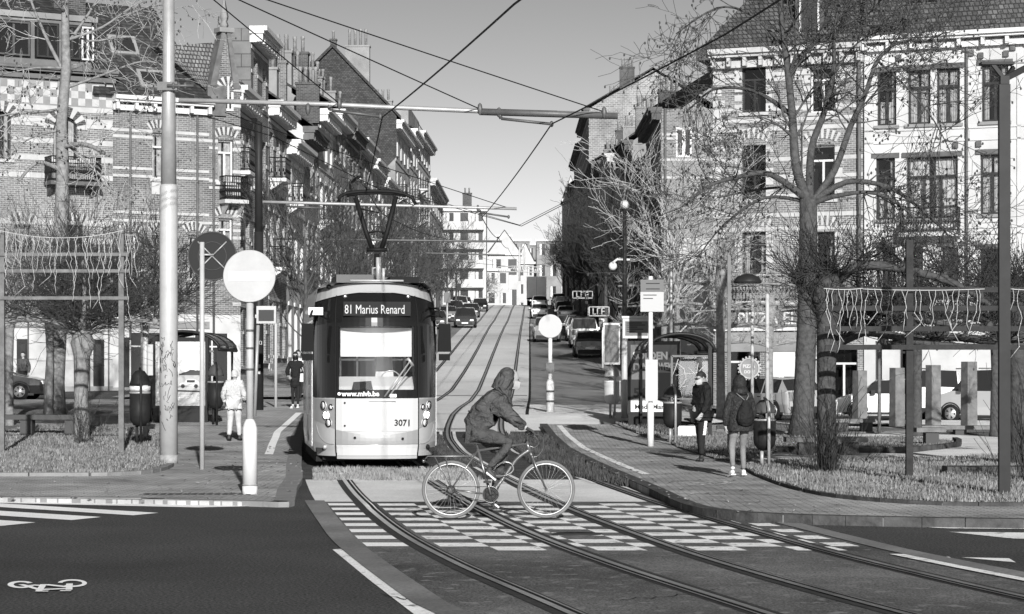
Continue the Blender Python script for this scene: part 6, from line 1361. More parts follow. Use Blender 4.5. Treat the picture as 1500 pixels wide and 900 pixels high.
# ---------------- walking woman with puffer coat, seen from behind
J = dict(STAND); J.update(face=(0, 1, -.1), lank=(-.19, -.16, .16), ltoe=(-.20, -.04, .05), lkne=(-.13, .06, .52), rank=(.11, .12, .09), rtoe=(.12, .29, .035), rkne=(.09, .12, .5), lelb=(-.26, -.03, 1.12), lwri=(-.26, .02, .88), lhand=(-.25, .05, .8), relb=(.25, 0, 1.12), rwri=(.22, .12, .92), rhand=(.2, .16, .85))
def hood2(t, Mx, S):
    q = MB(Mx); q.ell((0, -.012, .0), (.118*S, .135*S, .15*S), 20, 14); q.lathe([(.125*S, -.20), (.15*S, -.15), (.115*S, -.07)], 18, (0, -.02, 0)); q.build('hood', 'puffer', t)
def rings(t, g, rx, ry, z0, z1, n, mat, flare=0.):
    """quilted body of a padded coat"""
    m = MB(); pr = []; k = 6
    for i in range(n):
        for j in range(k): a = j/k; z = lerp(z0, z1, (i+a)/n); f = 1+flare*(1-(i+a)/n); pr.append((math.sin(a*PI)*.018+1*f, z))
    N = 24; vs = []
    for f, z in pr:
        sh = 1 if z < 1.30 else 1-(z-1.30)*2.2
        for j in range(N): a = 2*PI*j/N; vs.append((math.cos(a)*(rx*f+(f-1)*0)*sh, math.sin(a)*ry*f*sh, z))
    m.add(vs, [(i*N+j, i*N+(j+1) % N, (i+1)*N+(j+1) % N, (i+1)*N+j) for i in range(len(pr)-1) for j in range(N)], True); return m.build('quilting', mat, t, clean=False)
t, g, Mx = figure('woman in a dark quilted coat and black drawstring backpack walking away', put_person(1084, 699, Z2), R(14), J, 'puffer', 'jeans light', 'shoe white', .925, 'none', .14, 1.2, .98, False, hood2, 1.0, disp=.01)
rings(t, g, .195, .155, .74, 1.30, 7, 'puffer', .10)
m = MB(); n = 16; vs = []
for z, wx, wy in ((.83, .05, .04), (.86, .12, .08), (.95, .145, .10), (1.05, .13, .09), (1.15, .085, .06), (1.24, .03, .03)):
    for j in range(n): a = 2*PI*j/n; vs.append((.02+math.cos(a)*wx, -.20+math.sin(a)*wy, z))
m.add(vs, [(i*n+j, i*n+(j+1) % n, (i+1)*n+(j+1) % n, (i+1)*n+j) for i in range(5) for j in range(n)]+[tuple(range(n))], True); bp_ = m.build('backpack', 'coat black', t, clean=False); s = MB()
for q in (-1, 1): s.tube([(.02, -.22, 1.22), (q*.07+.01, -.17, 1.30), (q*.11, -.05, 1.37), (q*.12, .08, 1.3)], .007, 5)
s.build('cords', 'jeans light', bp_)
# ---------------- woman in long black coat approaching on the left
J = dict(STAND); J.update(lkne=(-.09, .05, .5), lank=(-.08, .12, .09), ltoe=(-.09, .29, .05), rkne=(.09, .03, .5), rank=(.09, -.06, .09), lelb=(-.27, -.02, 1.13), lwri=(-.30, .04, .88), lhand=(-.31, .07, .8), relb=(.27, -.02, 1.14), rwri=(.22, .14, .98), rhand=(.18, .2, .95))
t, g, Mx = figure('woman in long black coat, mask and sunglasses walking towards the camera, bag on shoulder', put_person(433, 598, Z1), R(180), dict(J, hem=(0, 0, -.35)), 'coat black', 'trousers black', 'shoe white', 1.0, 'long', .35, 1.1, .9, 'coat black', None, .95, glasses=True)
m = MB(); m.box(-.30, -.14, .06, .14, .82, 1.08, (.02, .01)); m.tube([(-.27, .1, 1.08), (-.17, .02, 1.42), (-.16, -.05, 1.40)], .012, 5); m.build('shoulder_bag', 'bag light', t)
J2 = dict(J); t, g, Mx = figure('dark haired person in a patterned top walking behind the woman in black', put_person(437, 588, Z1), R(180), dict(J2), 'floral', 'trousers black', 'shoe dark', 1.04, 'short', 0, 1.0, .9, True, None, 1.0)
# ---------------- person in white jacket walking away
J = dict(STAND); J.update(head=(0, .07, 1.60), chest=(0, .03, 1.30), neckb=(0, .05, 1.45), neck=(0, .06, 1.49), lelb=(-.27, -.03, 1.12), lwri=(-.24, .10, .93), lhand=(-.23, .14, .86), relb=(.25, 0, 1.1), rwri=(.22, .16, 1.0), rhand=(.2, .22, .98), lank=(-.10, -.12, .10), ltoe=(-.12, .04, .04), rank=(.12, .08, .09), rtoe=(.13, .24, .035))
t, g, Mx = figure('elderly person in a white jacket, white cap and grey trousers walking away', put_person(343, 646, Z1), R(-6), dict(J, hem=(0, 0, -.16)), 'jacket white', 'trousers light', 'shoe dark', .985, 'white', .13, 1.25, 1.25, False, None, 1.0)
# ---------------- two people far left behind the black car
for px, lab, tp, hh in ((34, 'person in dark hooded jacket standing behind the parked black car', 'coat grey', 1.0), (14, 'person in a pale patterned scarf standing left of the hooded one', 'floral', .97)):
    X, D = (px-CX)/F*86.5, 86.5; figure(lab, (X, D, gz(X, D)+.05), R(170), dict(STAND), tp, 'trousers black', 'shoe dark', hh*.98, 'short', 0, 1.15, 1, False, None, 1.)
# ================================================================ POLES, WIRES, SIGNS, STREET FURNITURE
MW('galv', .38, .45, .3, nz=.12, ns=5); MW('galv light', .45, .5, .1, nz=.1, ns=4); MW('galv dark', .12, .5, .3, nz=.2, ns=5); MW('mast dark', .025, .5, nz=.2); MW('sign white', .68, .55, nz=.03, ns=3); MW('sign pale', .46, .55); MW('sign back', .02, .6); MW('wire', .01, .6); MW('poster grey', .15, .5); MW('poster dark', .05, .35); MW('poster light', .62, .5); MW('shelter frame', .02, .4); MW('bin body', .02, .55, nz=.3); MW('bin hood', .07, .6); MW('acrylic', .7, .2)
MW('disc pale', .43, .55, nz=.1, ns=3); MW('pole foot', .3, .8, nz=.4, ns=6); MW('wood post', .16, .85, nz=.3, ns=5, bump=.5, bs=18); MW('wood dark', .04, .85, nz=.3, ns=5, bump=.5); MW('bluestone', .17, .7, nz=.35, ns=4, bump=.3); MW('concrete white', .6, .7, nz=.1); MW('fairy lights', .5, .5); MW('screen grey', .3, .3)
glass_mat('shelter glass', .86, .92, .02); glass_mat('smoked roof', .35, .8, .1)
def pole(mb, r, h, r2=None, n=14, c=(0, 0)): mb.lathe([(r, -.05), (r, h*.5), (r2 or r, h)], n, (c[0], c[1], 0))
# --- big catenary mast, left
p0 = GP(247, 679, Z1); t = thing('catenary_pole', 'thick pale stepped catenary pole with graffiti scribbles left of the signs', 'catenary pole', p0); mast1 = t; D1 = p0.y; sc1 = F/D1
hs = H+(HY-280)/sc1; ht = H+(HY+120)/sc1
m = MB(); m.lathe([(.172, 0), (.172, hs*.5), (.168, hs-.0), (.15, hs+.06)], 20); m.build('lower_tube', 'galv light', t); m = MB(); m.lathe([(.148, hs), (.125, hs+1.9), (.115, hs+1.95), (.105, ht)], 20); m.build('upper_tube', 'galv', t)
MB().lathe([(.176, -.02), (.176, .16)], 20).build('foot_band', 'pole foot', t)
for zz in (3.0, 2.42, 2.1, .9): pass
m = MB(); rn = random.Random(8)
for k in range(46):      # scribbles
    z = rn.uniform(.75, 2.35); a = rn.uniform(-.9, .9)-PI/2; pts = []
    for i in range(4): a += rn.uniform(-.25, .25); z += rn.uniform(-.09, .09); pts.append((math.cos(a)*.1735, math.sin(a)*.1735, z))
    m.tube(pts, .0055, 4)
m.build('graffiti', 'mast dark', t, clean=False)
m = MB(); m.box(-.19, .19, -.185, -.1, hs+1.82, hs+1.98); m.tube([(0, -.2, hs+1.9), (.5, -.2, hs+1.9)], .03, 6); [m.ell((x, -.19, hs+1.9), (.04, .04, .07), 6, 4) for x in (.12, .22, .34)]; m.build('clamp', 'galv dark', t)
def arm(D, pts, r0, r1, name, label, mat='galv', hangers=(), group='catenary arms spanning the tracks'):
    P = [WP(x, y, D) for x, y in pts]; t = thing(name, label, 'catenary beam', P[0], 0, group); iv = T(-P[0]); m = MB(iv); m.tube([P[0].lerp(P[1], i/6) for i in range(7)] if len(P) == 2 else P, r0, 8); m.build('tube', mat, t)
    for (a, b, c) in hangers:
        h = MB(iv); A, B, C_ = WP(*a, D), WP(*b, D), WP(*c, D); h.tube([A, A+V((0, 0, -.0)), B], .035, 6); h.tube([B, C_], .028, 6); h.ell(A, (.05, .05, .1), 6, 5); h.ell(C_, (.04, .04, .06), 6, 5); h.build('steady_arm', 'galv dark', t)
    return t
a1 = arm(D1-.2, [(262, 147), (480, 153), (560, 157), (703, 163), (905, 168)], .045, .045, 'catenary_beam', 'long pale tube reaching from the thick pole across both tracks', 'galv', [((483, 155), (486, 162), (557, 171)), ((731, 165), (734, 174), (808, 182))])
m = MB(T(-a1.location)); m.tube([WP(703, 164, D1-.2), WP(905, 170, D1-.2)], .065, 8); [m.ell(WP(x, y, D1-.25), (.05, .05, .12), 6, 4) for x, y in ((497, 152), (703, 160), (885, 165), (451, 160))]; m.build('outer_tube', 'galv dark', a1)
# --- second, darker catenary pole further back
p0 = GP(379, 601, Z1); t = thing('catenary_pole', 'dark catenary pole covered in stickers behind the no entry disc', 'catenary pole', p0); D2 = p0.y; s2_ = F/D2; h2 = H+(HY-180)/s2_-p0.z
m = MB(); pole(m, .145, h2*.62, .14); m.lathe([(.12, h2*.6), (.11, h2), (.0, h2+.06)], 14); m.build('tube', 'mast dark', t)
m = MB(); rn = random.Random(3); [m.box(x-.035, x+.035, -.156, -.14, z-.05, z+.05) for x, z in [(rn.uniform(-.06, .08), rn.uniform(1.0, 3.2)) for k in range(9)]]; m.build('stickers', 'sign pale', t)
arm(D2-.2, [(385, 296), (757, 306)], .045, .045, 'catenary_beam', 'second thinner tube crossing the street behind the pantograph', 'galv', [((420, 299), (424, 303), (470, 305)), ((700, 305), (705, 312), (745, 318))])
for D, x0, x1, y, lab in ((105, 400, 735, 352, 'third'), (150, 590, 740, 372, 'fourth')):
    arm(D, [(x0, y-2), (x1, y+2)], .05, .05, 'catenary_beam', '%s distant tube over the tracks higher up the hill' % lab, 'galv dark')
# --- wires
def wire(pts, label, r=.012, name='overhead_wire', group='wires above the tram tracks'):
    P = [V(p) for p in pts]; S = []
    for a, b in zip(P, P[1:]):
        L = (b-a).length; n = 8
        for i in range(n): t_ = i/n; q = a.lerp(b, t_); q.z -= min(.25, L*L*.00018)*4*t_*(1-t_)*0.6; S.append(q)
    S.append(P[-1]); o = MB(T(-P[0])).tube(S, r, 5).build(name, 'wire', clean=False); o.location = P[0]; return tag(o, label, 'wire', group)
wire([(2.6, 11, 5.6), (.02, 25.5, 5.95), WP(560, 172, D1-.2), (C1(51)+.08, 51, WP(552, 280, 51).z+.03), (C1(69), 69, 6.62), (C1(105), 105, 8.0), (C1(150), 150, 10), (C1(230), 230, 13.2), (C1(310), 310, 16.8)], 'contact wire from top centre down to the pantograph of the tram', .014)
wire([(7.5, 9, 6.2), WP(1290, -95, 22), WP(1060, 52, 30), WP(808, 182, D1-.2), WP(706, 319, D2-.2), (C2(105), 105, 8.0), (C2(150), 150, 10.), (C2(230), 230, 13.2), (C2(310), 310, 16.8)], 'contact wire sweeping from the short bracket to the upper right', .014)
wire([WP(180, -105, 33), WP(313, 0, 36), WP(497, 152, D1-.2)], 'stay wire reaching the long tube at its left third', .011)
wire([WP(190, -80, 33), WP(350, 0, 36), WP(703, 160, D1-.2)], 'stay wire reaching the middle of the long tube', .011)
wire([WP(120, -85, 33), WP(392, 0, 36), WP(885, 164, D1-.2)], 'uppermost stay wire reaching the tip of the long tube', .011)
wire([WP(300, 170, 55), WP(400, 200, 60), WP(607, 302, D2-.2)], 'lower span wire between the left houses and the second tube', .012)
wire([WP(330, 165, 55), WP(467, 213, 62), WP(742, 304, D2-.2)], 'upper span wire from the left houses to the tip of the second tube', .012)
for k, (y0, y1) in enumerate(((330, 346), (358, 380))): wire([(-9.0, 118+k*30, 12+k*2.2), (.5, 118+k*30, 9.4+k*2.0), (7.5, 118+k*30, 13+k*2)], '%s cross span wire hung between the two rows of houses' % ('nearer', 'farther')[k], .02)
# --- round signs on the left
p0 = GP(366, 724, Z1); t = thing('no_entry_sign', 'round no entry disc with horizontal bar on a white post with swollen foot', 'traffic sign', p0); s_ = F/p0.y; zc = H+(HY-405)/s_-p0.z
m = MB(); m.lathe([(.105, .12), (.105, .93), (.085, 1.0), (.055, 1.06)], 20); m.lathe([(.108, -.03), (.108, .12)], 20); m.build('bollard_foot', 'sign white', t); MB().lathe([(.1085, .115), (.1085, .14)], 20).build('foot_joint', 'pole foot', t)
m = MB(); m.lathe([(.05, 1.0), (.05, zc-.3)], 14); m.build('post', 'galv light', t); m = MB(); [m.lathe([(.056, 0), (.056, .03)], 12, (0, 0, z)) for z in (1.75, 2.05, 2.3)]; m.build('clamps', 'galv dark', t)
d = MB().disc((0, -.06, zc), .365, .025, 48).build('disc', 'disc pale', t); MB().ring((0, -.06, zc), .362, .012, 'Y', 48, 5).build('rim', 'galv', d); MB().box(-.29, .29, -.08, -.073, zc-.065, zc+.065).build('bar', 'sign white', d)
p0 = GP(296, 688, Z1); t = thing('round_sign', 'round traffic sign seen from its dark back with crossed braces on a slim post', 'traffic sign', p0); s_ = F/p0.y; zc = H+(HY-375)/s_-p0.z; zt_ = H+(HY-355)/s_-p0.z
m = MB(); m.lathe([(.044, -.02), (.042, zt_)], 12); m.build('post', 'galv light', t); d = MB().disc((.17, .09, zc), .435, .03, 44).build('disc', 'sign back', t); dm = MB(); dm.ring((.17, .07, zc), .25, .008, 'Y', 36, 4); dm.ring((.17, .07, zc), .425, .012, 'Y', 40, 4); dm.build('pressed_rings', 'bin hood', d)
m = MB()
for a in (45, 135, 225, 315): m.tube([(.17, .05, zc), (.17+.36*math.cos(R(a)), .06, zc+.36*math.sin(R(a)))], .013, 5)
m.tube([(-.05, 0, zc+.02), (.2, .04, zc+.02)], .02, 5); m.build('braces', 'galv', d)
# mirror-like second slim things: round sign on the median
p0 = GP(806, 604, .0); t = thing('round_sign', 'pale round sign on a banded white post between the tracks and the right lane', 'traffic sign', p0); s_ = F/p0.y; zc = H+(HY-478)/s_-p0.z
m = MB(); pole(m, .06, zc-.3); m.lathe([(.12, -.03), (.12, .9), (.07, 1.0)], 12); m.build('post', 'sign white', t); MB().disc((0, -.08, zc), .355, .03, 36).build('disc', 'sign pale', t)
m = MB(); [m.lathe([(.125, 0), (.125, .06)], 12, (0, 0, z)) for z in (.3, .6)]; m.box(-.12, .12, -.16, -.06, 1.2, 1.5); m.build('bands', 'galv dark', t)
# --- display + pole left of tram (information screen behind the no entry disc), grey sticker posts
p0 = GP(388, 610, Z1); t = thing('departure_display', 'departure screen on a bracket left of the tram', 'display', (p0.x+.05, p0.y, p0.z)); z0 = H+(HY-462)/(F/p0.y)-p0.z
m = MB(); m.box(-.28, .28, -.1, .08, z0-.24, z0+.26); m.tube([(-.25, .06, z0-.2), (-.35, .06, 0)], .05, 8); m.build('case', 'galv', t); MB().box(-.22, .22, -.108, -.102, z0-.17, z0+.15).build('screen', 'poster dark', t)
p0 = GP(640, 640, 0)
# --- big bin function
def bin_(px, py, zo, h, r, label, body='bin body', hood='bin hood', band_=False, stand='galv', group=None):
    p = GP(px, py, zo); t = thing('litter_bin', label, 'litter bin', p, 0, group); k = h/1.3
    m = MB(); m.lathe([(.03*k, .38*k), (r*.6, .40*k), (r*.92, .50*k), (r, .62*k), (r, 1.05*k)], 20); m.build('body', body, t); MB().lathe([(r*1.02, 1.03*k), (r*1.02, 1.07*k), (r*.9, 1.075*k)], 20).build('rim', 'galv' if body == 'bin body' else 'sign white', t)
    m = MB(); m.lathe([(r*1.0, 1.20*k), (r*.98, 1.24*k), (r*.8, 1.38*k), (r*.45, 1.48*k), (.01, 1.50*k)], 20); m.build('hood', hood, t)
    m = MB(); m.tube([(.06*k, -r-.05, -.02), (.06*k, -r-.05, 1.30*k), (.04*k, -r*.7, 1.46*k), (0, 0, 1.53*k)], .03, 8); m.tube([(-.06*k, .0, -.02), (-.06*k, 0, .42*k)], .035, 8); m.tube([(-.06, .1, 1.0*k), (-.06, .1, 1.25*k)], .03, 6); m.build('stand', stand, t)
    if band_: MB().lathe([(r*1.01, 1.09*k), (r*1.0, 1.18*k)], 20).build('reflective_band', 'sign white', t)
    return t
bin_(1120, 685, Z2, 1.04*1.0, .20, 'dark domed litter bin right of the walking woman')
bin_(985, 648, Z2, 1.14, .22, 'dark domed litter bin in front of the right shelter')
b = bin_(205, 653, Z1, 1.62*.93, .24, 'dark litter bin with pointed hood and pale band left of the thick pole', stand='bin body', hood='bin body', band_=True)
bin_(316, 622, Z1, 1.42, .22, 'dark litter bin between the left shelter and the white jacketed person', stand='bin body')
bin_(897, 611, Z2*.5, 1.25, .24, 'small pale litter bin beside the right lamp post', body='sign pale', hood='galv')
# --- bus stop pole right
p0 = GP(953, 654, Z2); t = thing('stop_sign_pole', 'white stop pole with timetable panel and two tone flag sign', 'stop sign', p0); s_ = F/p0.y; Zp = lambda py: H+(HY-py)/s_-p0.z; xp = lambda px: (px-CX)/s_-p0.x
m = MB(); pole(m, .075, Zp(590)); m.lathe([(.05, Zp(592)), (.05, Zp(405))], 12); m.build('post', 'sign white', t); m = MB(); m.box(xp(938), xp(972), -.07, -.03, Zp(457), Zp(410)); fl = m.build('flag', 'sign pale', t); MB().box(xp(938), xp(972), -.074, -.071, Zp(428), Zp(410)).build('flag_header', 'poster grey', fl)
m = MB(); [m.box(xp(946), xp(966), -.0775, -.0745, Zp(y+1.4), Zp(y)) for y in (415, 423)]; m.build('flag_text', 'mast dark', fl); m = MB(); [m.box(xp(942), xp(942)+w, -.077, -.072, Zp(y+1.2), Zp(y)) for y, w in ((432, .3), (437, .22))]; m.build('flag_lines', 'bin hood', fl)
m = MB(); m.box(xp(945), xp(963), -.13, -.06, Zp(588), Zp(527)); m.build('timetable_case', 'galv light', t)
# departure display right
p0 = GP(915, 612, Z2); t = thing('departure_display', 'departure screen with lines of dark text beside the stop flag', 'display', (WP(932, 480, 52).x, 52, Z2)); s_ = F/52; Zp = lambda py: H+(HY-py)/s_-Z2; m = MB(); m.box(-.32, .32, -.12, .1, Zp(496), Zp(467)); m.box(-.34, .34, -.14, .12, Zp(467)+.003, Zp(466)+.04); m.tube([(.32, .05, Zp(480)), (.42, .05, Zp(480))], .03, 6); m.build('case', 'galv', t)
MB().box(-.26, .26, -.13, -.122, Zp(492), Zp(471)).build('screen', 'poster grey', t)
for k, y in enumerate((473, 476, 479, 482, 485)): MB().box(-.23, (.12, .2, .02, .16, -.02)[k], -.134, -.1305, Zp(y+1.2), Zp(y)).build('text_line', 'mast dark', t)
# lamp post with globe and camera, right of street
p0 = GP(915, 613, Z2); t = thing('lamp_post', 'tall slim post with small white globe on top and globe camera halfway', 'lamp post', p0); s_ = F/p0.y; Zp = lambda py: H+(HY-py)/s_-p0.z
m = MB(); m.lathe([(.10, -.05), (.085, Zp(480))], 12); m.build('lower_tube', 'galv light', t); m = MB(); m.lathe([(.07, Zp(482)), (.055, Zp(303))], 12); m.build('upper_tube', 'mast dark', t); MB().ell((0, 0, Zp(300)), (.13, .13, .13), 14, 10).build('globe', 'sign white', t)
m = MB(); m.ell((-.33, 0, Zp(390)), (.12, .12, .12), 12, 8); m.tube([(-.33, 0, Zp(385)), (-.2, 0, Zp(380)), (.15, 0, Zp(381))], .035, 6); m.build('camera_dome', 'sign white', t)
# hooked park lamp
p0 = GP(1068, 666, Z2); t = thing('park_lamp', 'dark square post with flat hooded lamp to the right of the shelter', 'street lamp', p0); s_ = F/p0.y; Zp = lambda py: H+(HY-py)/s_-p0.z
m = MB(); m.box(-.035, .035, -.035, .035, 0, Zp(375)); m.build('post', 'galv dark', t); m = MB(); m.bar((.02, 0, Zp(413)), (.16, 0, Zp(413)), .05, .05); m.build('bracket', 'mast dark', t); m = MB(); m.lathe([(.28, 0), (.29, .04), (.22, .13), (.10, .18), (.0, .19)], 20, (.38, 0, Zp(415))); m.build('lamp_hood', 'mast dark', t); MB().lathe([(.2, -.02), (.22, -.003)], 16, (.38, 0, Zp(415))).build('diffuser', 'acrylic', t)
# steel Y mast at the right
p0 = GP(1471, 726, Z2+.02); t = thing('steel_mast', 'dark steel mast with forked top near the right edge', 'mast', p0); s_ = F/p0.y; Zp = lambda py: H+(HY-py)/s_-p0.z; xp = lambda px: (px-CX)/s_-p0.x
m = MB(); m.box(-.075, .075, -.05, .05, -.05, Zp(124), (.0, 0)); m.build('post', 'mast dark', t); m = MB(); m.box(-.06, .06, -.06, .06, Zp(124), Zp(112)); m.bar((0, 0, Zp(116)), (xp(1452), 0, Zp(92)), .06, .05); m.bar((0, 0, Zp(116)), (xp(1510), .1, Zp(96)), .10, .08); m.bar((0, .02, Zp(120)), (xp(1487), .1, Zp(97)), .05, .05); m.box(xp(1437), xp(1485), -.05, .15, Zp(95), Zp(91)); m.build('fork', 'mast dark', t); m = MB(); m.tube([(0, 0, Zp(95)), (xp(1600), 0, Zp(80))], .01, 4); m.tube([(0, 0.1, Zp(92)), (xp(1600), .1, Zp(88))], .01, 4); m.build('cables', 'galv', t)
# other thin poles
for px, yt, yb, r, mt, lab in ((1124, 432, 628, .06, 'sign pale', 'slender white pole rising in front of the grey estate car'), (1288, 445, 637, .05, 'wood post', 'thin pole between the first two stone pillars'), (983, 345, 612, .05, 'galv', 'tall thin pole behind the roof of the right shelter'), (1102, 440, 618, .05, 'sign pale', 'short white pole left of the slender white pole'), (404, 470, 596, .05, 'sign pale', 'thin white post right of the dark catenary pole'), (308, 440, 640, .0, '', '')):
    if not mt: continue
    p0 = GP(px, yb, .08); s_ = F/p0.y; h = H+(HY-yt)/s_-p0.z; o = MB().lathe([(r, -.05), (r*.9, h), (.0, h+.03)], 10).build('slim_pole', mt); o.location = p0; tag(o, lab, 'pole')
# parking signs
for px, yt, yb, X, lab in ((883, 466, 538, None, 'nearer parking sign with white P before the parked cars'), (840, 438, 470, None, 'farther parking sign up the right pavement')):
    p0 = GP(px, yb, .12); s_ = F/p0.y; Zp = lambda py: H+(HY-py)/s_-p0.z; w = 5.6/s_ if yb > 500 else 4/s_; t = thing('parking_sign', lab, 'traffic sign', p0); m = MB(); pole(m, .05, Zp(yt)-.2); m.build('post', 'sign white', t); hh = w*2.4; m = MB(); m.box(-w, w, -.09, -.06, Zp(yt)-hh, Zp(yt)); pb = m.build('plate', 'poster grey', t); text('P', w*1.7, T((-w*.5, -.095, Zp(yt)-w*1.45)), 'sign white', pb, bold=.02)
# ladder-like garland panels hung between trees on the right
for px, y0, y1, D, lab in ((856, 427, 437, 150, 'farther illuminated street decoration panel above the parked cars'), (880, 450, 463, 112, 'nearer illuminated street decoration panel above the parking sign')):
    a, b = WP(px-17, y1, D), WP(px+12, y0, D); t = thing('street_decoration', lab, 'decoration', a); w, h = b.x-a.x, b.z-a.z; m = MB(); 
    for p, q in (((0, 0), (w, 0)), ((0, h), (w, h)), ((0, 0), (0, h)), ((w, 0), (w, h))): m.tube([(p[0], 0, p[1]), (q[0], 0, q[1])], .035, 5)
    m.build('frame', 'fairy lights', t); m = MB(); [m.tube([(w*f, 0, h*.15), (w*f, 0, h*.85)], .035, 5) for f in (.2, .42, .64)]; [m.tube([(w*f, 0, h*z), (w*(f+.15), 0, h*z)], .03, 5) for f, z in ((.2, .2), (.42, .85), (.64, .85), (.64, .5))]; m.build('letters', 'fairy lights', t)
# large garland across the street near the crest
D = 270; t = thing('street_decoration', 'wide white light garland hung across the street near the crest', 'decoration', WP(728, 400, D)); iv = T(-t.location); m = MB(iv); rn = random.Random(2)
for k in range(24):
    x = 729+k*2.75; m.tube([WP(x, 392+2*math.sin(k*.4), D), WP(x+1.6, 397+3*math.sin(k*.7), D)], .09, 4)
for y in (391, 399): m.tube([WP(729, y, D), WP(760, y-1, D), WP(795, y+1, D)], .06, 5)
m.tube([WP(761, 362, D), WP(761, 412, D)], .12, 5); m.tube([WP(768, 362, D), WP(768, 395, D)], .08, 5); [m.tube([WP(761, y, D), WP(768, y, D)], .07, 4) for y in (364, 372, 381, 390)]; m.build('garland', 'fairy lights', t, clean=False)
MB(iv).tube([WP(640, 380, D), WP(760, 392, D), WP(850, 380, D)], .03, 4).build('span_wire', 'wire', t)
# --- shelters
def shelter(x0, x1, D0, D1, zb, ztop_, label, arch_h, back='r'):
    """barrel roofed shelter running along the track, its arched end towards us"""
    t = thing('bus_shelter', label, 'shelter', (x0, D0, zb)); w, L, h = x1-x0, D1-D0, ztop_; n = 12
    A = lambda k, o=0: (w/2-math.cos(PI*k/n)*(w/2+.12+o)*1.0, h-arch_h+math.sin(PI*k/n)*(arch_h+o))
    m = MB()
    for y in (0, L*.5, L): m.tube([(A(k)[0], y, A(k)[1]) for k in range(n+1)], .045, 6)
    for k in (0, n): m.tube([(A(k)[0], -.05, A(k)[1]), (A(k)[0], L+.05, A(k)[1])], .05, 6)
    m.build('roof_frame', 'shelter frame', t); r = MB(); vs = []
    for k in range(n+1): vs += [(A(k)[0], 0, A(k)[1]+.02), (A(k)[0], L, A(k)[1]+.02)]
    r.add(vs, [(2*k, 2*k+1, 2*k+3, 2*k+2) for k in range(n)], True); r.build('roof', 'smoked roof', t, clean=False)
    bx_ = w if back == 'r' else 0
    for y in (0, L): MB().box(bx_-.045, bx_+.045, y-.045, y+.045, 0, h-arch_h+.05).build('post', 'shelter frame', t)
    for y in (0, L): MB().box(w-bx_-.03, w-bx_+.03, y-.03, y+.03, .0, h-arch_h+.05).build('post', 'shelter frame', t)
    MB().box(bx_-.012, bx_+.012, .1, L-.1, .3, 2.05).build('back_glass', 'shelter glass', t)
    MB().box(w*.35, w-.05 if back == 'r' else w, .02, .032, .3, 2.05).build('end_glass', 'shelter glass', t)
    m = MB(); m.bar((w*.35, .026, .3), (w, .026, .3), .05, .04); m.bar((w*.35, .026, 1.02), (w, .026, 1.02), .05, .03); m.bar((w*.35, .026, .0), (w*.35, .026, 2.07), .05, .05); m.bar((w*.35, .026, 2.07), (w, .026, 2.07), .05, .05); m.build('glazing_bars', 'galv dark', t)
    MB().box(bx_-.35 if back == 'r' else .05, bx_-.05 if back == 'r' else .35, .5, L-.5, .42, .47).build('bench', 'galv dark', t)
    return t
sr = shelter(3.42, 4.86, 55.3, 59.6, Z2, 2.62, 'arched roof tram shelter with scratched glass on the right platform', .42)
m = MB(); rn = random.Random(12)
for pts in ([(.62, 1.9), (.8, 1.75), (.85, 1.5), (.7, 1.3), (.9, 1.35)], [(.9, 1.8), (1.1, 1.6), (1.3, 1.85)], [(1.0, 1.35), (1.2, 1.5), (1.35, 1.3)], [(.6, 1.6), (1.0, 1.65), (1.35, 1.7)], [(.5, 1.55), (.6, 1.8), (.66, 2.0)], [(1.05, 1.3), (1.15, 1.9)]): m.tube([(a, -.01, b) for a, b in pts], .013, 4)
m.build('scratched_tag', 'sign pale', sr)
def cityboard(x0, D, zb, w, h0, h1, label, posters, face=0):
    t = thing('advertising_board', label, 'advertising board', (x0, D, zb), face); m = MB(); m.box(0, w, 0, .18, .02, h0-.05); m.build('plinth', 'bin body', t); m = MB(); m.box(-.02, w+.02, -.02, .20, h0-.049, h1+.08); m.build('case', 'shelter frame', t); return t
ab = cityboard(3.09, 59.8, Z2, 1.35, .62, 2.42, 'sales poster board with white lettering at the end of the right shelter', None); w = 1.35
MB().box(.06, w-.06, -.028, -.022, .62, 2.4).build('poster', 'poster grey', ab); MB().box(.06, w-.06, -.034, -.029, .62, .92).build('poster_footer', 'sign white', ab); MB().box(.08, .56, -.033, -.029, 1.48, 1.70).build('poster_stripe', 'poster light', ab)
text('SOLDEN', .27, T((.12, -.036, 2.02)), 'sign white', ab, bold=.012, xs=.9); text('DAYS', .27, T((.12, -.036, 1.72)), 'sign white', ab, bold=.012, xs=.95); text('WEKEN', .26, T((.80, -.036, 1.74)), 'sign white', ab, bold=.01, xs=.62); text('54', .33, T((.13, -.036, 1.02)), 'poster dark', ab, bold=.012); text('MediaMarkt', .17, T((.16, -.038, .70)), 'poster dark', ab, bold=.004, xs=1.15)
MB().box(.62, 1.2, -.033, -.029, 1.0, 1.66).build('poster_panel', 'poster dark', ab)
c = MB(); c.box(4.05, 4.6, 55.0, 55.5, Z2, Z2+.36); o = c.build('block', 'concrete white'); tag(o, 'pale concrete block under the scratched glass of the right shelter', 'concrete block')
sl = shelter(-9.98, -8.2, 62.2, 66, .28, 2.62, 'arched roof tram shelter on the left platform behind the car poster', .5, 'l')
al = cityboard(-9.86, 61.9, .27, 1.5, .55, 2.38, 'back lit style car poster board at the end of the left shelter', None)
MB().box(.07, 1.43, -.028, -.022, 1.42, 2.34).build('poster_sky', 'sign white', al); MB().box(.07, 1.43, -.028, -.022, .58, 1.4195).build('poster_ground', 'galv', al)
m = MB(); rn = random.Random(4); m.prism([(.72+i*.05, 1.42) for i in range(15)][::-1]+[(.72+i*.05, 1.45+.09*min(1, i/6)+rn.uniform(0, .03)) for i in range(15)], -.033, -.029); m.build('poster_trees', 'bin hood', al)
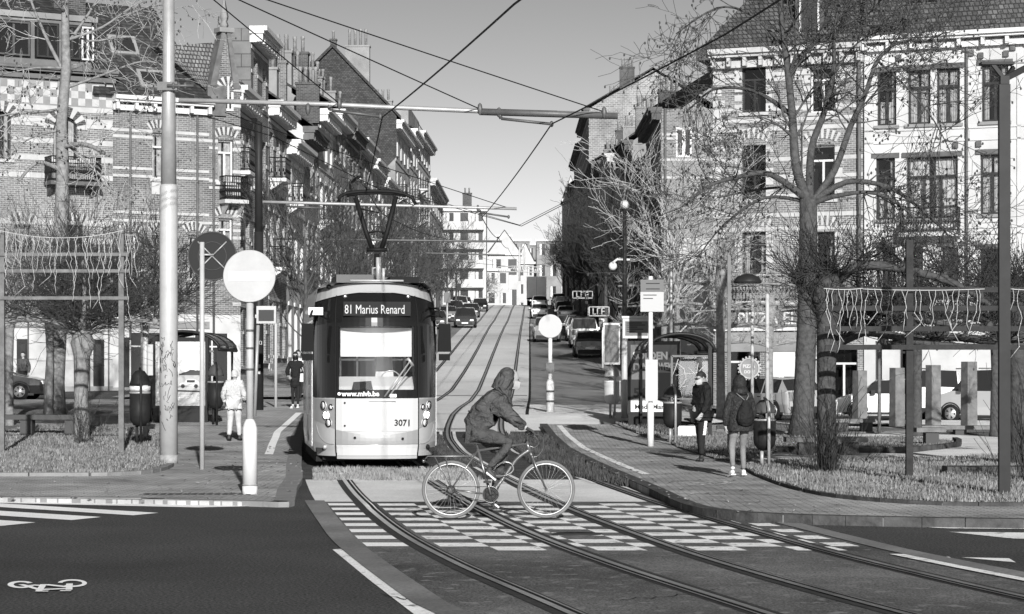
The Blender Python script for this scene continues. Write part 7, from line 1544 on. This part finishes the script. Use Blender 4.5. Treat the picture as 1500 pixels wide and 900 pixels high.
m = MB(); m.prism([(.70, 1.13), (.76, 1.20), (.86, 1.22), (.92, 1.30), (1.16, 1.31), (1.28, 1.22), (1.30, 1.12)], -.034, -.029); m.prism([(.1, .72), (.5, .70), (.7, .82), (.62, .92), (.3, .98), (.1, .95)], -.034, -.029); m.build('poster_car', 'poster light', al)
m = MB(); [m.disc((x, -.036, 1.12), .055, .004, 16) for x in (.82, 1.18)]; m.box(.93, 1.15, -.037, -.0345, 1.22, 1.285); m.prism([(.35, .98), (1.3, .95), (1.3, .99), (.35, 1.03)], -.033, -.029); m.build('poster_wheels', 'poster dark', al)
mz = MB(); mz.ring((1.25, -.036, .82), .075, .008, 'Y', 24, 4); mz.tube([(1.19, -.036, .84), (1.22, -.036, .82), (1.25, -.036, .80), (1.28, -.036, .82), (1.31, -.036, .84)], .008, 4); mz.build('poster_emblem', 'sign white', al); m = MB(); [m.box(a, b, -.033, -.029, z, z+.02) for a, b, z in ((.62, 1.1, .84), (.62, 1.0, .80), (.12, .45, .66))]; m.build('poster_text', 'sign white', al)
for px, y0, y1, lab in ((213, 432, 640, 'pale post with two notice plates left of the car poster'), ): 
    p0 = GP(px, y1, .1); s_ = F/p0.y; t = thing('notice_post', lab, 'post', p0); Zp = lambda py: H+(HY-py)/s_-p0.z; m = MB(); pole(m, .07, Zp(y0)); m.build('post', 'galv light', t); MB().box(.08, .2, -.1, -.05, Zp(550), Zp(505)).build('plate', 'sign pale', t)
# --- trellises with string lights
def trellis(D, xs, zs, x0, x1, zbase, ph, label, post='wood dark', rail='wood dark', seed=0, prs=None, wv=.08):
    t = thing('trellis', label, 'trellis', (xs[0], D, zbase)); X0 = xs[0]
    for i, x in enumerate(xs):
      if not (prs or {}).get(i) == -1: MB().box(x-X0-.055, x-X0+.055, -.055, .055, -.05, (prs or {}).get(i, ph)).build('post', post, t)
    for z in zs: MB().box(x0-X0, x1-X0, -.095, -.058, z-wv/2, z+wv/2).build('rail', rail, t)
    return t
def icicles(D, x0, x1, z, zb, n, label, seed, sag=.05, y=-.1, lmax=1.0, zf=None):
    t = thing('string_lights', label, 'string lights', (x0, D+y, zb)); m = MB(); rn = random.Random(seed); L = x1-x0; Zf = zf or (lambda u: z-sag*4*u*(1-u)); m.tube([(L*i/24, 0, Zf(i/24)-zb) for i in range(25)], .008, 4)
    for k in range(n):
        u = (k+rn.uniform(.1, .9))/n; x = u*L; zz = Zf(u)-zb; pts = [(x, -.01, zz)]; ln = rn.uniform(.25, lmax)
        for i in range(int(ln/.09)+1): x += rn.uniform(-.035, .035); zz -= .09; pts.append((x, -.01+rn.uniform(-.03, .03), zz))
        m.tube(pts, .005, 3)
        if rn.random() < .35: m.tube([pts[-1], (x+rn.uniform(-.25, .25), 0, zz-.2)], .005, 3); [m.ell(p, (.013, .013, .013), 4, 3) for p in pts[::2]]
    m.build('lights', 'fairy lights', t, clean=False); return t
DT = 35.6; sT = F/DT; xT = lambda px: (px-CX)/sT; zT = lambda py: H+(HY-py)/sT
trellis(DT, [xT(1332), xT(1208)], [zT(y)-Z2 for y in (425, 452, 482, 509)], xT(1208), xT(1620), Z2, zT(352)-Z2, 'dark wooden trellis of four rails on the right, hung with icicle lights', seed=1, prs={1: -1})
for i, (a, b, y, n, lab) in enumerate(((1205, 1262, 423, 9, 'tangled icicle lights on the knotty tree at the end of the right trellis'), (1262, 1440, 424, 18, 'long icicle light string on the top rail of the right trellis'), (1478, 1560, 424, 10, 'icicle lights on the right trellis beyond the steel mast'))): icicles(DT, xT(a), xT(b), zT(y), Z2+1, n, lab, 5+i, .02, -.12, .95 if i != 1 else .62)
trellis(47.5, [WP(178, 0, 47.5).x, WP(3, 0, 47.5).x], [3.28, 3.85, 4.2], WP(-40, 0, 47.5).x, WP(190, 0, 47.5).x, Z1, 4.75-.0, 'pale round trellis posts and rails in the left bed', 'wood post', 'wood post', wv=.07)
icicles(47.4, WP(0, 0, 47.4).x, WP(182, 0, 47.4).x, WP(0, 338, 47.4).z, 1, 34, 'icicle lights drooping along the top of the left trellis', 9, .16, -.1, 1.5)
icicles(47.4, WP(184, 0, 47.4).x, WP(200, 0, 47.4).x, WP(0, 345, 47.4).z, 1, 7, 'bundle of icicle lights at the right end of the left trellis', 10, .0, -.1, 1.6)
p0 = GP(178, 661, Z1)
# --- stone pillars and benches on the right
for i, (xa, xb, yt, yb, dk) in enumerate(((1249, 1270, 543, 613, 'first pillar from the left, behind the pale bench'), (1303, 1325, 539, 624, 'second pillar from the left, in front of the white hatchback'), (1356, 1378, 535, 626, 'third pillar from the left, beside the silver van'), (1408, 1431, 530, 628, 'fourth pillar, between the silver and the white van'))):
    p0 = GP((xa+xb)/2, yb, Z2); s_ = F/p0.y; w = (xb-xa)/s_; h = (yb-yt)/s_; t = MB(Matrix.Rotation(R(24), 4, 'Z')).box(-w*.38, w*.38, -w*.38, w*.38, -.02, h, (.01, .01)).build('stone_pillar', 'bluestone'); t.location = p0; tag(t, 'square stone '+dk, 'pillar', 'square stone pillars on the square')
def bench(x0, x1, yt, yb, label, legs=(.25, .8), slab='bluestone', zo=Z2, dp=.5, th=.1):
    p0 = GP((x0+x1)/2, yb, zo); s_ = F/p0.y; w = (x1-x0)/s_; t = thing('stone_bench', label, 'bench', p0); h = (yb-yt)/s_; m = MB(); m.box(-w/2, w/2, 0, dp, h-th, h); m.build('slab', slab, t)
    for f in legs: MB().box(-w/2+w*f-.15, -w/2+w*f+.15, .06, dp-.06, -.02, h-th-.002).build('leg', 'bin hood', t)
bench(1152, 1272, 641, 668, 'long low stone bench behind the knotty pollard tree'); bench(1219, 1284, 614, 634, 'pale stone bench in front of the first pillar'); bench(1343, 1386, 627, 653, 'short stone bench in front of the third pillar', (.55,)); bench(1330, 1487, 624, 637, 'very long low bench slab under the stone pillars', (.1, .5, .9)); bench(0-60, 117, 608, 640, 'dark stone bench with two blocks at far left', (.55, .92), 'bin hood', Z1, .5, .12); bench(1388, 1520, 684, 697, 'low dark plinth slab lying behind the steel mast', (.5,), 'bin hood', Z2, .5, .1)
# traffic lights / parking boards and clutter along the hill
for i, (px, py, h, lab) in enumerate(((655, 505, 3.4, 'first thin sign post on the left pavement of the hill'), (672, 470, 3.6, 'dark signal post beside the oncoming cars'), (716, 446, 4.2, 'white post at the crest left of the tracks'), (862, 500, 3.2, 'slim post among the parked cars on the right'), (790, 446, 6, 'slim lamp column beside the truck'))):
    p0 = GP(px, py, .1); t = thing('sign_post', lab, 'post', p0); m = MB(); pole(m, .06, h); m.build('post', 'galv' if i != 1 else 'mast dark', t); m = MB(); m.box(-.22, .22, -.1, -.07, h-.7, h-.05) if i != 4 else m.ell((0, 0, h), (.35, .2, .1), 10, 6); m.build('plate', 'poster grey' if i % 2 == 0 else 'mast dark', t)
# ================================================================ VEHICLES
M('car black', .012, .18, coat=1.); M('car grey', .14, .25, .4, coat=1.); M('car silver', .5, .28, .5, coat=1.); M('car white', .78, .3, coat=.8); M('car glass', .02, .06, spec=.6); M('car mid', .06, .22, .3, coat=1.); M('tail lamp', .15, .2, coat=1.); M('plate', .7, .5); M('plastic', .025, .6); M('alloy', .5, .35, .7); M('tarpaulin', .8, .6, nz=.08, ns=2)
KIND = dict(  # L, W, H, hood, belt, x: nose, hood end, roof start, roof end, tail top
    hatch=(4.0, 1.76, 1.47, .98, .95, .95, 1.55, 3.35, 3.85), suv=(4.5, 1.86, 1.66, 1.08, 1.05, 1.05, 1.7, 3.9, 4.3), wagon=(4.6, 1.8, 1.5, .98, .95, 1.15, 1.85, 4.0, 4.45), sedan=(4.7, 1.84, 1.43, .96, .93, 1.25, 2.1, 3.5, 4.2), van=(4.4, 1.8, 1.84, 1.12, 1.1, .85, 1.45, 4.2, 4.35), coupe=(4.9, 1.88, 1.40, .95, .98, 1.35, 2.3, 3.6, 4.5))
def car(kind, paint, label, group=None, detail=True):
    """nose at x=0 pointing to -x, wheels on z=0"""
    L, W, Hh, hz, bz, xh, xr, xe, xt = KIND[kind]; t = thing('parked_car' if group != 'drive' else 'moving_car', label, 'van' if kind == 'van' else 'car'); hw_ = W/2
    st = [(0.0, .62, .78, .60), (.10, .74, .90, .72), (.45, hz-.12, .97, hz-.14), (xh, hz, 1, bz), (xr, Hh-.04, 1, bz), ((xr+xe)/2, Hh, 1, bz), (xe, Hh-.05, 1, bz+.02), (xt, (bz+.12) if kind not in ('van', 'suv', 'wagon') else bz+.1, .98, bz+.02), (L-.06, bz-.02, .95, bz-.04), (L, bz-.25, .90, bz-.27)]
    def row(x, zt, wf, bl):
        w = hw_*wf; top = w*(.76 if zt > bz+.25 else .86); zm = .55
        return [(x, -w*.93, .24), (x, -w, zm), (x, -w*.985, bl), (x, -top, zt), (x, 0, zt+.03), (x, top, zt), (x, w*.985, bl), (x, w, zm), (x, w*.93, .24)]
    def st_at(x):
        for a, b in zip(st, st[1:]):
            if x <= b[0]+1e-6: f = (x-a[0])/(b[0]-a[0]); return tuple(lerp(a[i], b[i], f) for i in range(4))
    xs = sorted({s[0] for s in st} | {xr+.35, (xr+xe)/2-.04, (xr+xe)/2+.04, xe-.25, .25, .7}); rows_ = [row(x, *st_at(x)[1:]) for x in xs]; b, g = MB(), MB(); vs = [p for r in rows_ for p in r]; n = 9; bf, gf = [], []
    for i in range(len(xs)-1):
        xm = (xs[i]+xs[i+1])/2
        for j in range(n-1):
            f = (i*n+j, i*n+j+1, (i+1)*n+j+1, (i+1)*n+j); isg = False
            if j in (3, 4) and (xh < xm < xr or xe < xm < xt): isg = True
            if j in (2, 5) and (xh+.15 < xm < xe-.1) and xs[i+1]-xs[i] > .1: isg = True
            if kind == 'van' and paint != 'car grey' and j in (2, 5) and xm > (xr+xe)/2: isg = False
            (gf if isg else bf).append(f)
    bf += [tuple(range(n)), tuple((len(xs)-1)*n+k for k in range(n))]+[(i*n, (i+1)*n, (i+1)*n+n-1, i*n+n-1) for i in range(len(xs)-1)]
    b.add(vs, bf, False); b.build('body', paint, t); g.add(vs, gf, False); g.build('windows', 'car glass', t)
    m = MB()
    for y in (-1, 1): m.box(.3, L-.3, y*hw_*.955-.01, y*hw_*.955+.01, .18, .27)
    m.box(-.03, .12, -hw_*.7, hw_*.7, .22, .48); m.box(L-.12, L+.03, -hw_*.8, hw_*.8, .24, .48); m.build('bumper_trim', 'plastic', t)
    for x in (.82, L-.82):
        for y in (-1, 1):
            w = MB(); w.tube([(x, y*(hw_-.2), .32), (x, y*(hw_+.012), .32)], .325, 18); wh = w.build('wheel', 'rubber', t); r = MB(); r.tube([(x, y*(hw_-.02), .32), (x, y*(hw_+.02), .32)], .21, 14); r.build('rim', 'alloy', wh)
            if detail: r = MB(); [r.prism([(x+.06*math.cos(a)-.0, .32+.06*math.sin(a)), (x+.19*math.cos(a-.28), .32+.19*math.sin(a-.28)), (x+.19*math.cos(a+.28), .32+.19*math.sin(a+.28))], y*(hw_+.021), y*(hw_+.024)) for a in [2*PI*k/5 for k in range(5)]]; r.build('spoke_gaps', 'plastic', wh)
            a_ = MB(); a_.ring((x, y*(hw_+.0), .32), .37, .028, 'Y', 14, 4, 0, PI); a_.build('wheel_arch', 'plastic', t)
    for y in (-1, 1):
        MB().box(-.015, .22, y*hw_*.62-.16, y*hw_*.62+.16, .60, .72, (.03, .03)).build('headlight', 'lamp glass', t)
        MB().box(L-.10, L+.012, y*hw_*.74-.10, y*hw_*.74+.12, bz-.28, bz-.04 if kind not in ('van', 'wagon', 'suv') else bz+.05).build('tail_light', 'tail lamp', t)
        MB().box(xh+.35, xh+.5, y*(hw_+.1)-.1, y*(hw_+.1)+.08, bz-.02, bz+.13).build('mirror', 'plastic' if detail else paint, t)
    MB().box(-.04, -.02, -.26, .26, .36, .47).build('number_plate', 'plate', t); MB().box(L+.03, L+.045, -.26, .26, .52, .63).build('number_plate', 'plate', t); MB().box(-.015, .05, -hw_*.4, hw_*.4, .52, .64).build('grille', 'plastic', t)
    if detail:
        s = MB()
        for y in (-1, 1):
            yy = y*hw_*1.0
            for xx in (xr-.1, (xr+xe)/2, xe-.1): s.bar((xx, yy+y*.001, .35), (xx, yy+y*.001, bz-.02), .012, .006)
            for xx in ((xr+xe)/2-.25, xe-.4): s.box(xx, xx+.16, yy-.008, yy+.015, bz-.14, bz-.11)
        s.build('door_seams', 'plastic', t)
    if kind in ('van', 'wagon'):
        s = MB(); [s.tube([(xr+.3, y*hw_*.72, Hh+.04), (xe-.2, y*hw_*.72, Hh+.03)], .02, 5) for y in (-1, 1)]; s.build('roof_rails', 'plastic' if paint != 'car silver' else 'alloy', t)
    return t
def place(t, X, D, rz, z=None, slope=True):
    e = .5; sx = 0
    t.location = (X, D, (gz(X, D) if z is None else z)+.02)
    d = (prof(D+2)-prof(D-2))/4 if slope else 0
    if slope: t.rotation_euler = (Matrix.Rotation(math.atan(d), 4, 'X') @ Matrix.Rotation(rz, 4, 'Z')).to_euler()
    else: t.rotation_euler = (0, 0, rz)
    return t
TO, AWAY = R(90), R(-90)       # nose to the camera / nose up the hill (rear to us)
# on the square
wg = car('wagon', 'car silver', 'silver estate car seen from behind beside the white shop shutter')
wg.location = (8.65, 86.05, .04); wg.rotation_euler = (0, 0, R(-63))
wh = car('hatch', 'car white', 'white hatchback parked side on behind the first stone pillars'); wh.location = (WP(1228, 0, 84).x, 84, .02); wh.rotation_euler = (0, 0, R(-6)); wh.location.x = WP(1222, 0, 84).x
c2 = dup(wh, (WP(1318, 0, 86).x, 86, .02), R(-3), 'second pale car parked beyond the white hatchback')
vn = car('van', 'car silver', 'silver people carrier parked side on between the stone pillars'); vn.location = (WP(1376, 0, 79).x, 79, .02); vn.rotation_euler = (0, 0, R(-35))
v2 = car('van', 'car white', 'white van with dark rear window beside the steel mast'); v2.location = (WP(1422, 0, 80.5).x, 84, .02); v2.rotation_euler = (0, 0, R(-108))
v3 = dup(v2, (WP(1498, 0, 84).x, 88, .02), R(-60), 'white van cut by the right picture edge')
# bicycle leaning at the right edge
bk = dup(bike, (WP(1487, 0, 74).x, 74, .0), R(80), 'parked bicycle half hidden at the far right edge')
bc = car('coupe', 'car black', 'black saloon with alloy wheels parked at the left picture edge'); bc.location = (WP(70, 0, 83.5).x, 83.5, prof(83.5)+.02); bc.rotation_euler = (0, 0, R(180-2))
# the hill: models then copies
mod = {}
def hill(kind, paint, X, D, rz, label, group, dx=0):
    k = (kind, paint)
    if k not in mod: t = mod[k] = car(kind, paint, label, None, False); t['group'] = group
    else: t = dup(mod[k], (0, 0, 0), 0, label, group)
    t.rotation_euler = (0, 0, 0); return place(t, X, D, rz)
def hp(px, py): g = GP(px, py); return g.x, g.y
G1, G2, G3, G4 = 'cars driving down the hill', 'cars parked on the left of the hill', 'cars driving up the hill', 'cars parked on the right of the hill'
hill('suv', 'car mid', *hp(681, 481), TO, 'dark sport utility car coming down beside the tram tracks', G1); hill('hatch', 'car black', *hp(703, 457), TO, 'black hatchback following behind the dark utility car', G1); hill('sedan', 'car mid', *hp(689, 466), TO, 'dark saloon half hidden behind the oncoming utility car', G1); hill('sedan', 'car black', *hp(743, 446), AWAY, 'dark car crossing the crest on the tracks', G1)
for k, (px, py, kd, pt, lab) in enumerate(((650, 496, 'hatch', 'car black', 'first dark car of the left parked row, nearest the tram'), (659, 483, 'wagon', 'car grey', 'grey estate second in the left parked row'), (664, 472, 'hatch', 'car silver', 'silver hatchback third in the left parked row'), (668, 465, 'suv', 'car mid', 'dark utility car fourth in the left parked row'), (671, 459, 'van', 'car white', 'white van high in the left parked row'), (675, 454, 'hatch', 'car grey', 'grey hatchback last in the left parked row'))):
    x, d = hp(px, py); hill(kd, pt, C1(d)-3.6, d, TO, lab, G2)
hill('suv', 'car grey', *hp(800, 499), AWAY, 'grey car driving away behind the pale round sign', G3); hill('hatch', 'car silver', *hp(790, 466), AWAY, 'silver hatchback driving up behind the truck', G3); hill('suv', 'car white', *hp(790, 454), AWAY, 'white topped car right behind the truck', G3)
for k, (px, py, kd, pt, lab) in enumerate(((861, 521, 'hatch', 'car mid', 'dark rounded hatchback nearest in the right parked row'), (853, 507, 'van', 'car white', 'white van second in the right parked row'), (847, 498, 'suv', 'car silver', 'silver utility car third in the right parked row'), (843, 490, 'hatch', 'car grey', 'grey hatchback fourth in the right parked row'), (828, 470, 'hatch', 'car silver', 'silver hatchback after the gap in the right parked row'), (825, 464, 'suv', 'car black', 'black utility car in the upper right parked row'), (823, 458, 'van', 'car white', 'white van in the upper right parked row'), (820, 453, 'hatch', 'car mid', 'dark hatchback in the upper right parked row'), (818, 449, 'suv', 'car white', 'white utility car at the top of the right parked row'))):
    x, d = hp(px, py); hill(kd, pt, x if k > 3 else x, d, AWAY, lab, G4)
x, d = hp(838, 481); t = hill('sedan', 'car mid', hp(820, 481)[0], d, R(-40), 'dark saloon turning across the right lane', G3)
# truck near the crest
x, d = hp(786, 448); t = thing('box_truck', 'box truck with pale rear doors driving over the crest', 'truck', (x, d, gz(x, d)+.02)); m = MB(); m.box(-1.27, 1.27, 0, 7, 1.05, 3.75); m.build('box', 'tarpaulin', t); m = MB(); m.box(-1.3, 1.3, -.03, .03, 3.70, 3.8); m.box(-1.3, -1.2, -.03, .03, 1.0, 3.7); m.box(1.2, 1.3, -.03, .03, 1.0, 3.7); m.box(-.02, .02, -.03, 0, 1.05, 3.7); m.build('door_frame', 'car grey', t); m = MB(); m.box(-1.1, 1.1, .1, 8.8, .55, 1.04); m.box(-1.25, 1.25, -.05, .05, .5, .95); m.build('chassis', 'plastic', t); m = MB(); m.box(-1.2, 1.2, 7.3, 9.2, .8, 2.9, (.05, .1)); m.build('cab', 'car white', t)
for yy in (1.6, 8.2):
    for s in (-1, 1): m = MB(); m.tube([(s*.8, yy, .5), (s*1.2, yy, .5)], .5, 14); m.build('wheel', 'rubber', t)
for s in (-1, 1): MB().box(s*1.05-.12, s*1.05+.12, -.08, -.052, .65, .8).build('tail_light', 'tail lamp', t)
# poster panel and rough hedge next to the parked cars
p0 = GP(893, 545, .1); t = thing('advertising_board', 'slim pale poster panel behind the parking sign', 'advertising board', (WP(893, 0, 108).x, 108, gz(5, 108))); MB().box(-.3, .5, 0, .15, .6, 2.6).build('case', 'sign white', t); MB().box(-.24, .44, -.01, -.004, .7, 2.5).build('poster', 'poster grey', t); m = MB(); m.tube([(0.1, .07, 0), (.1, .07, .62)], .06, 8); m.build('leg', 'galv', t)
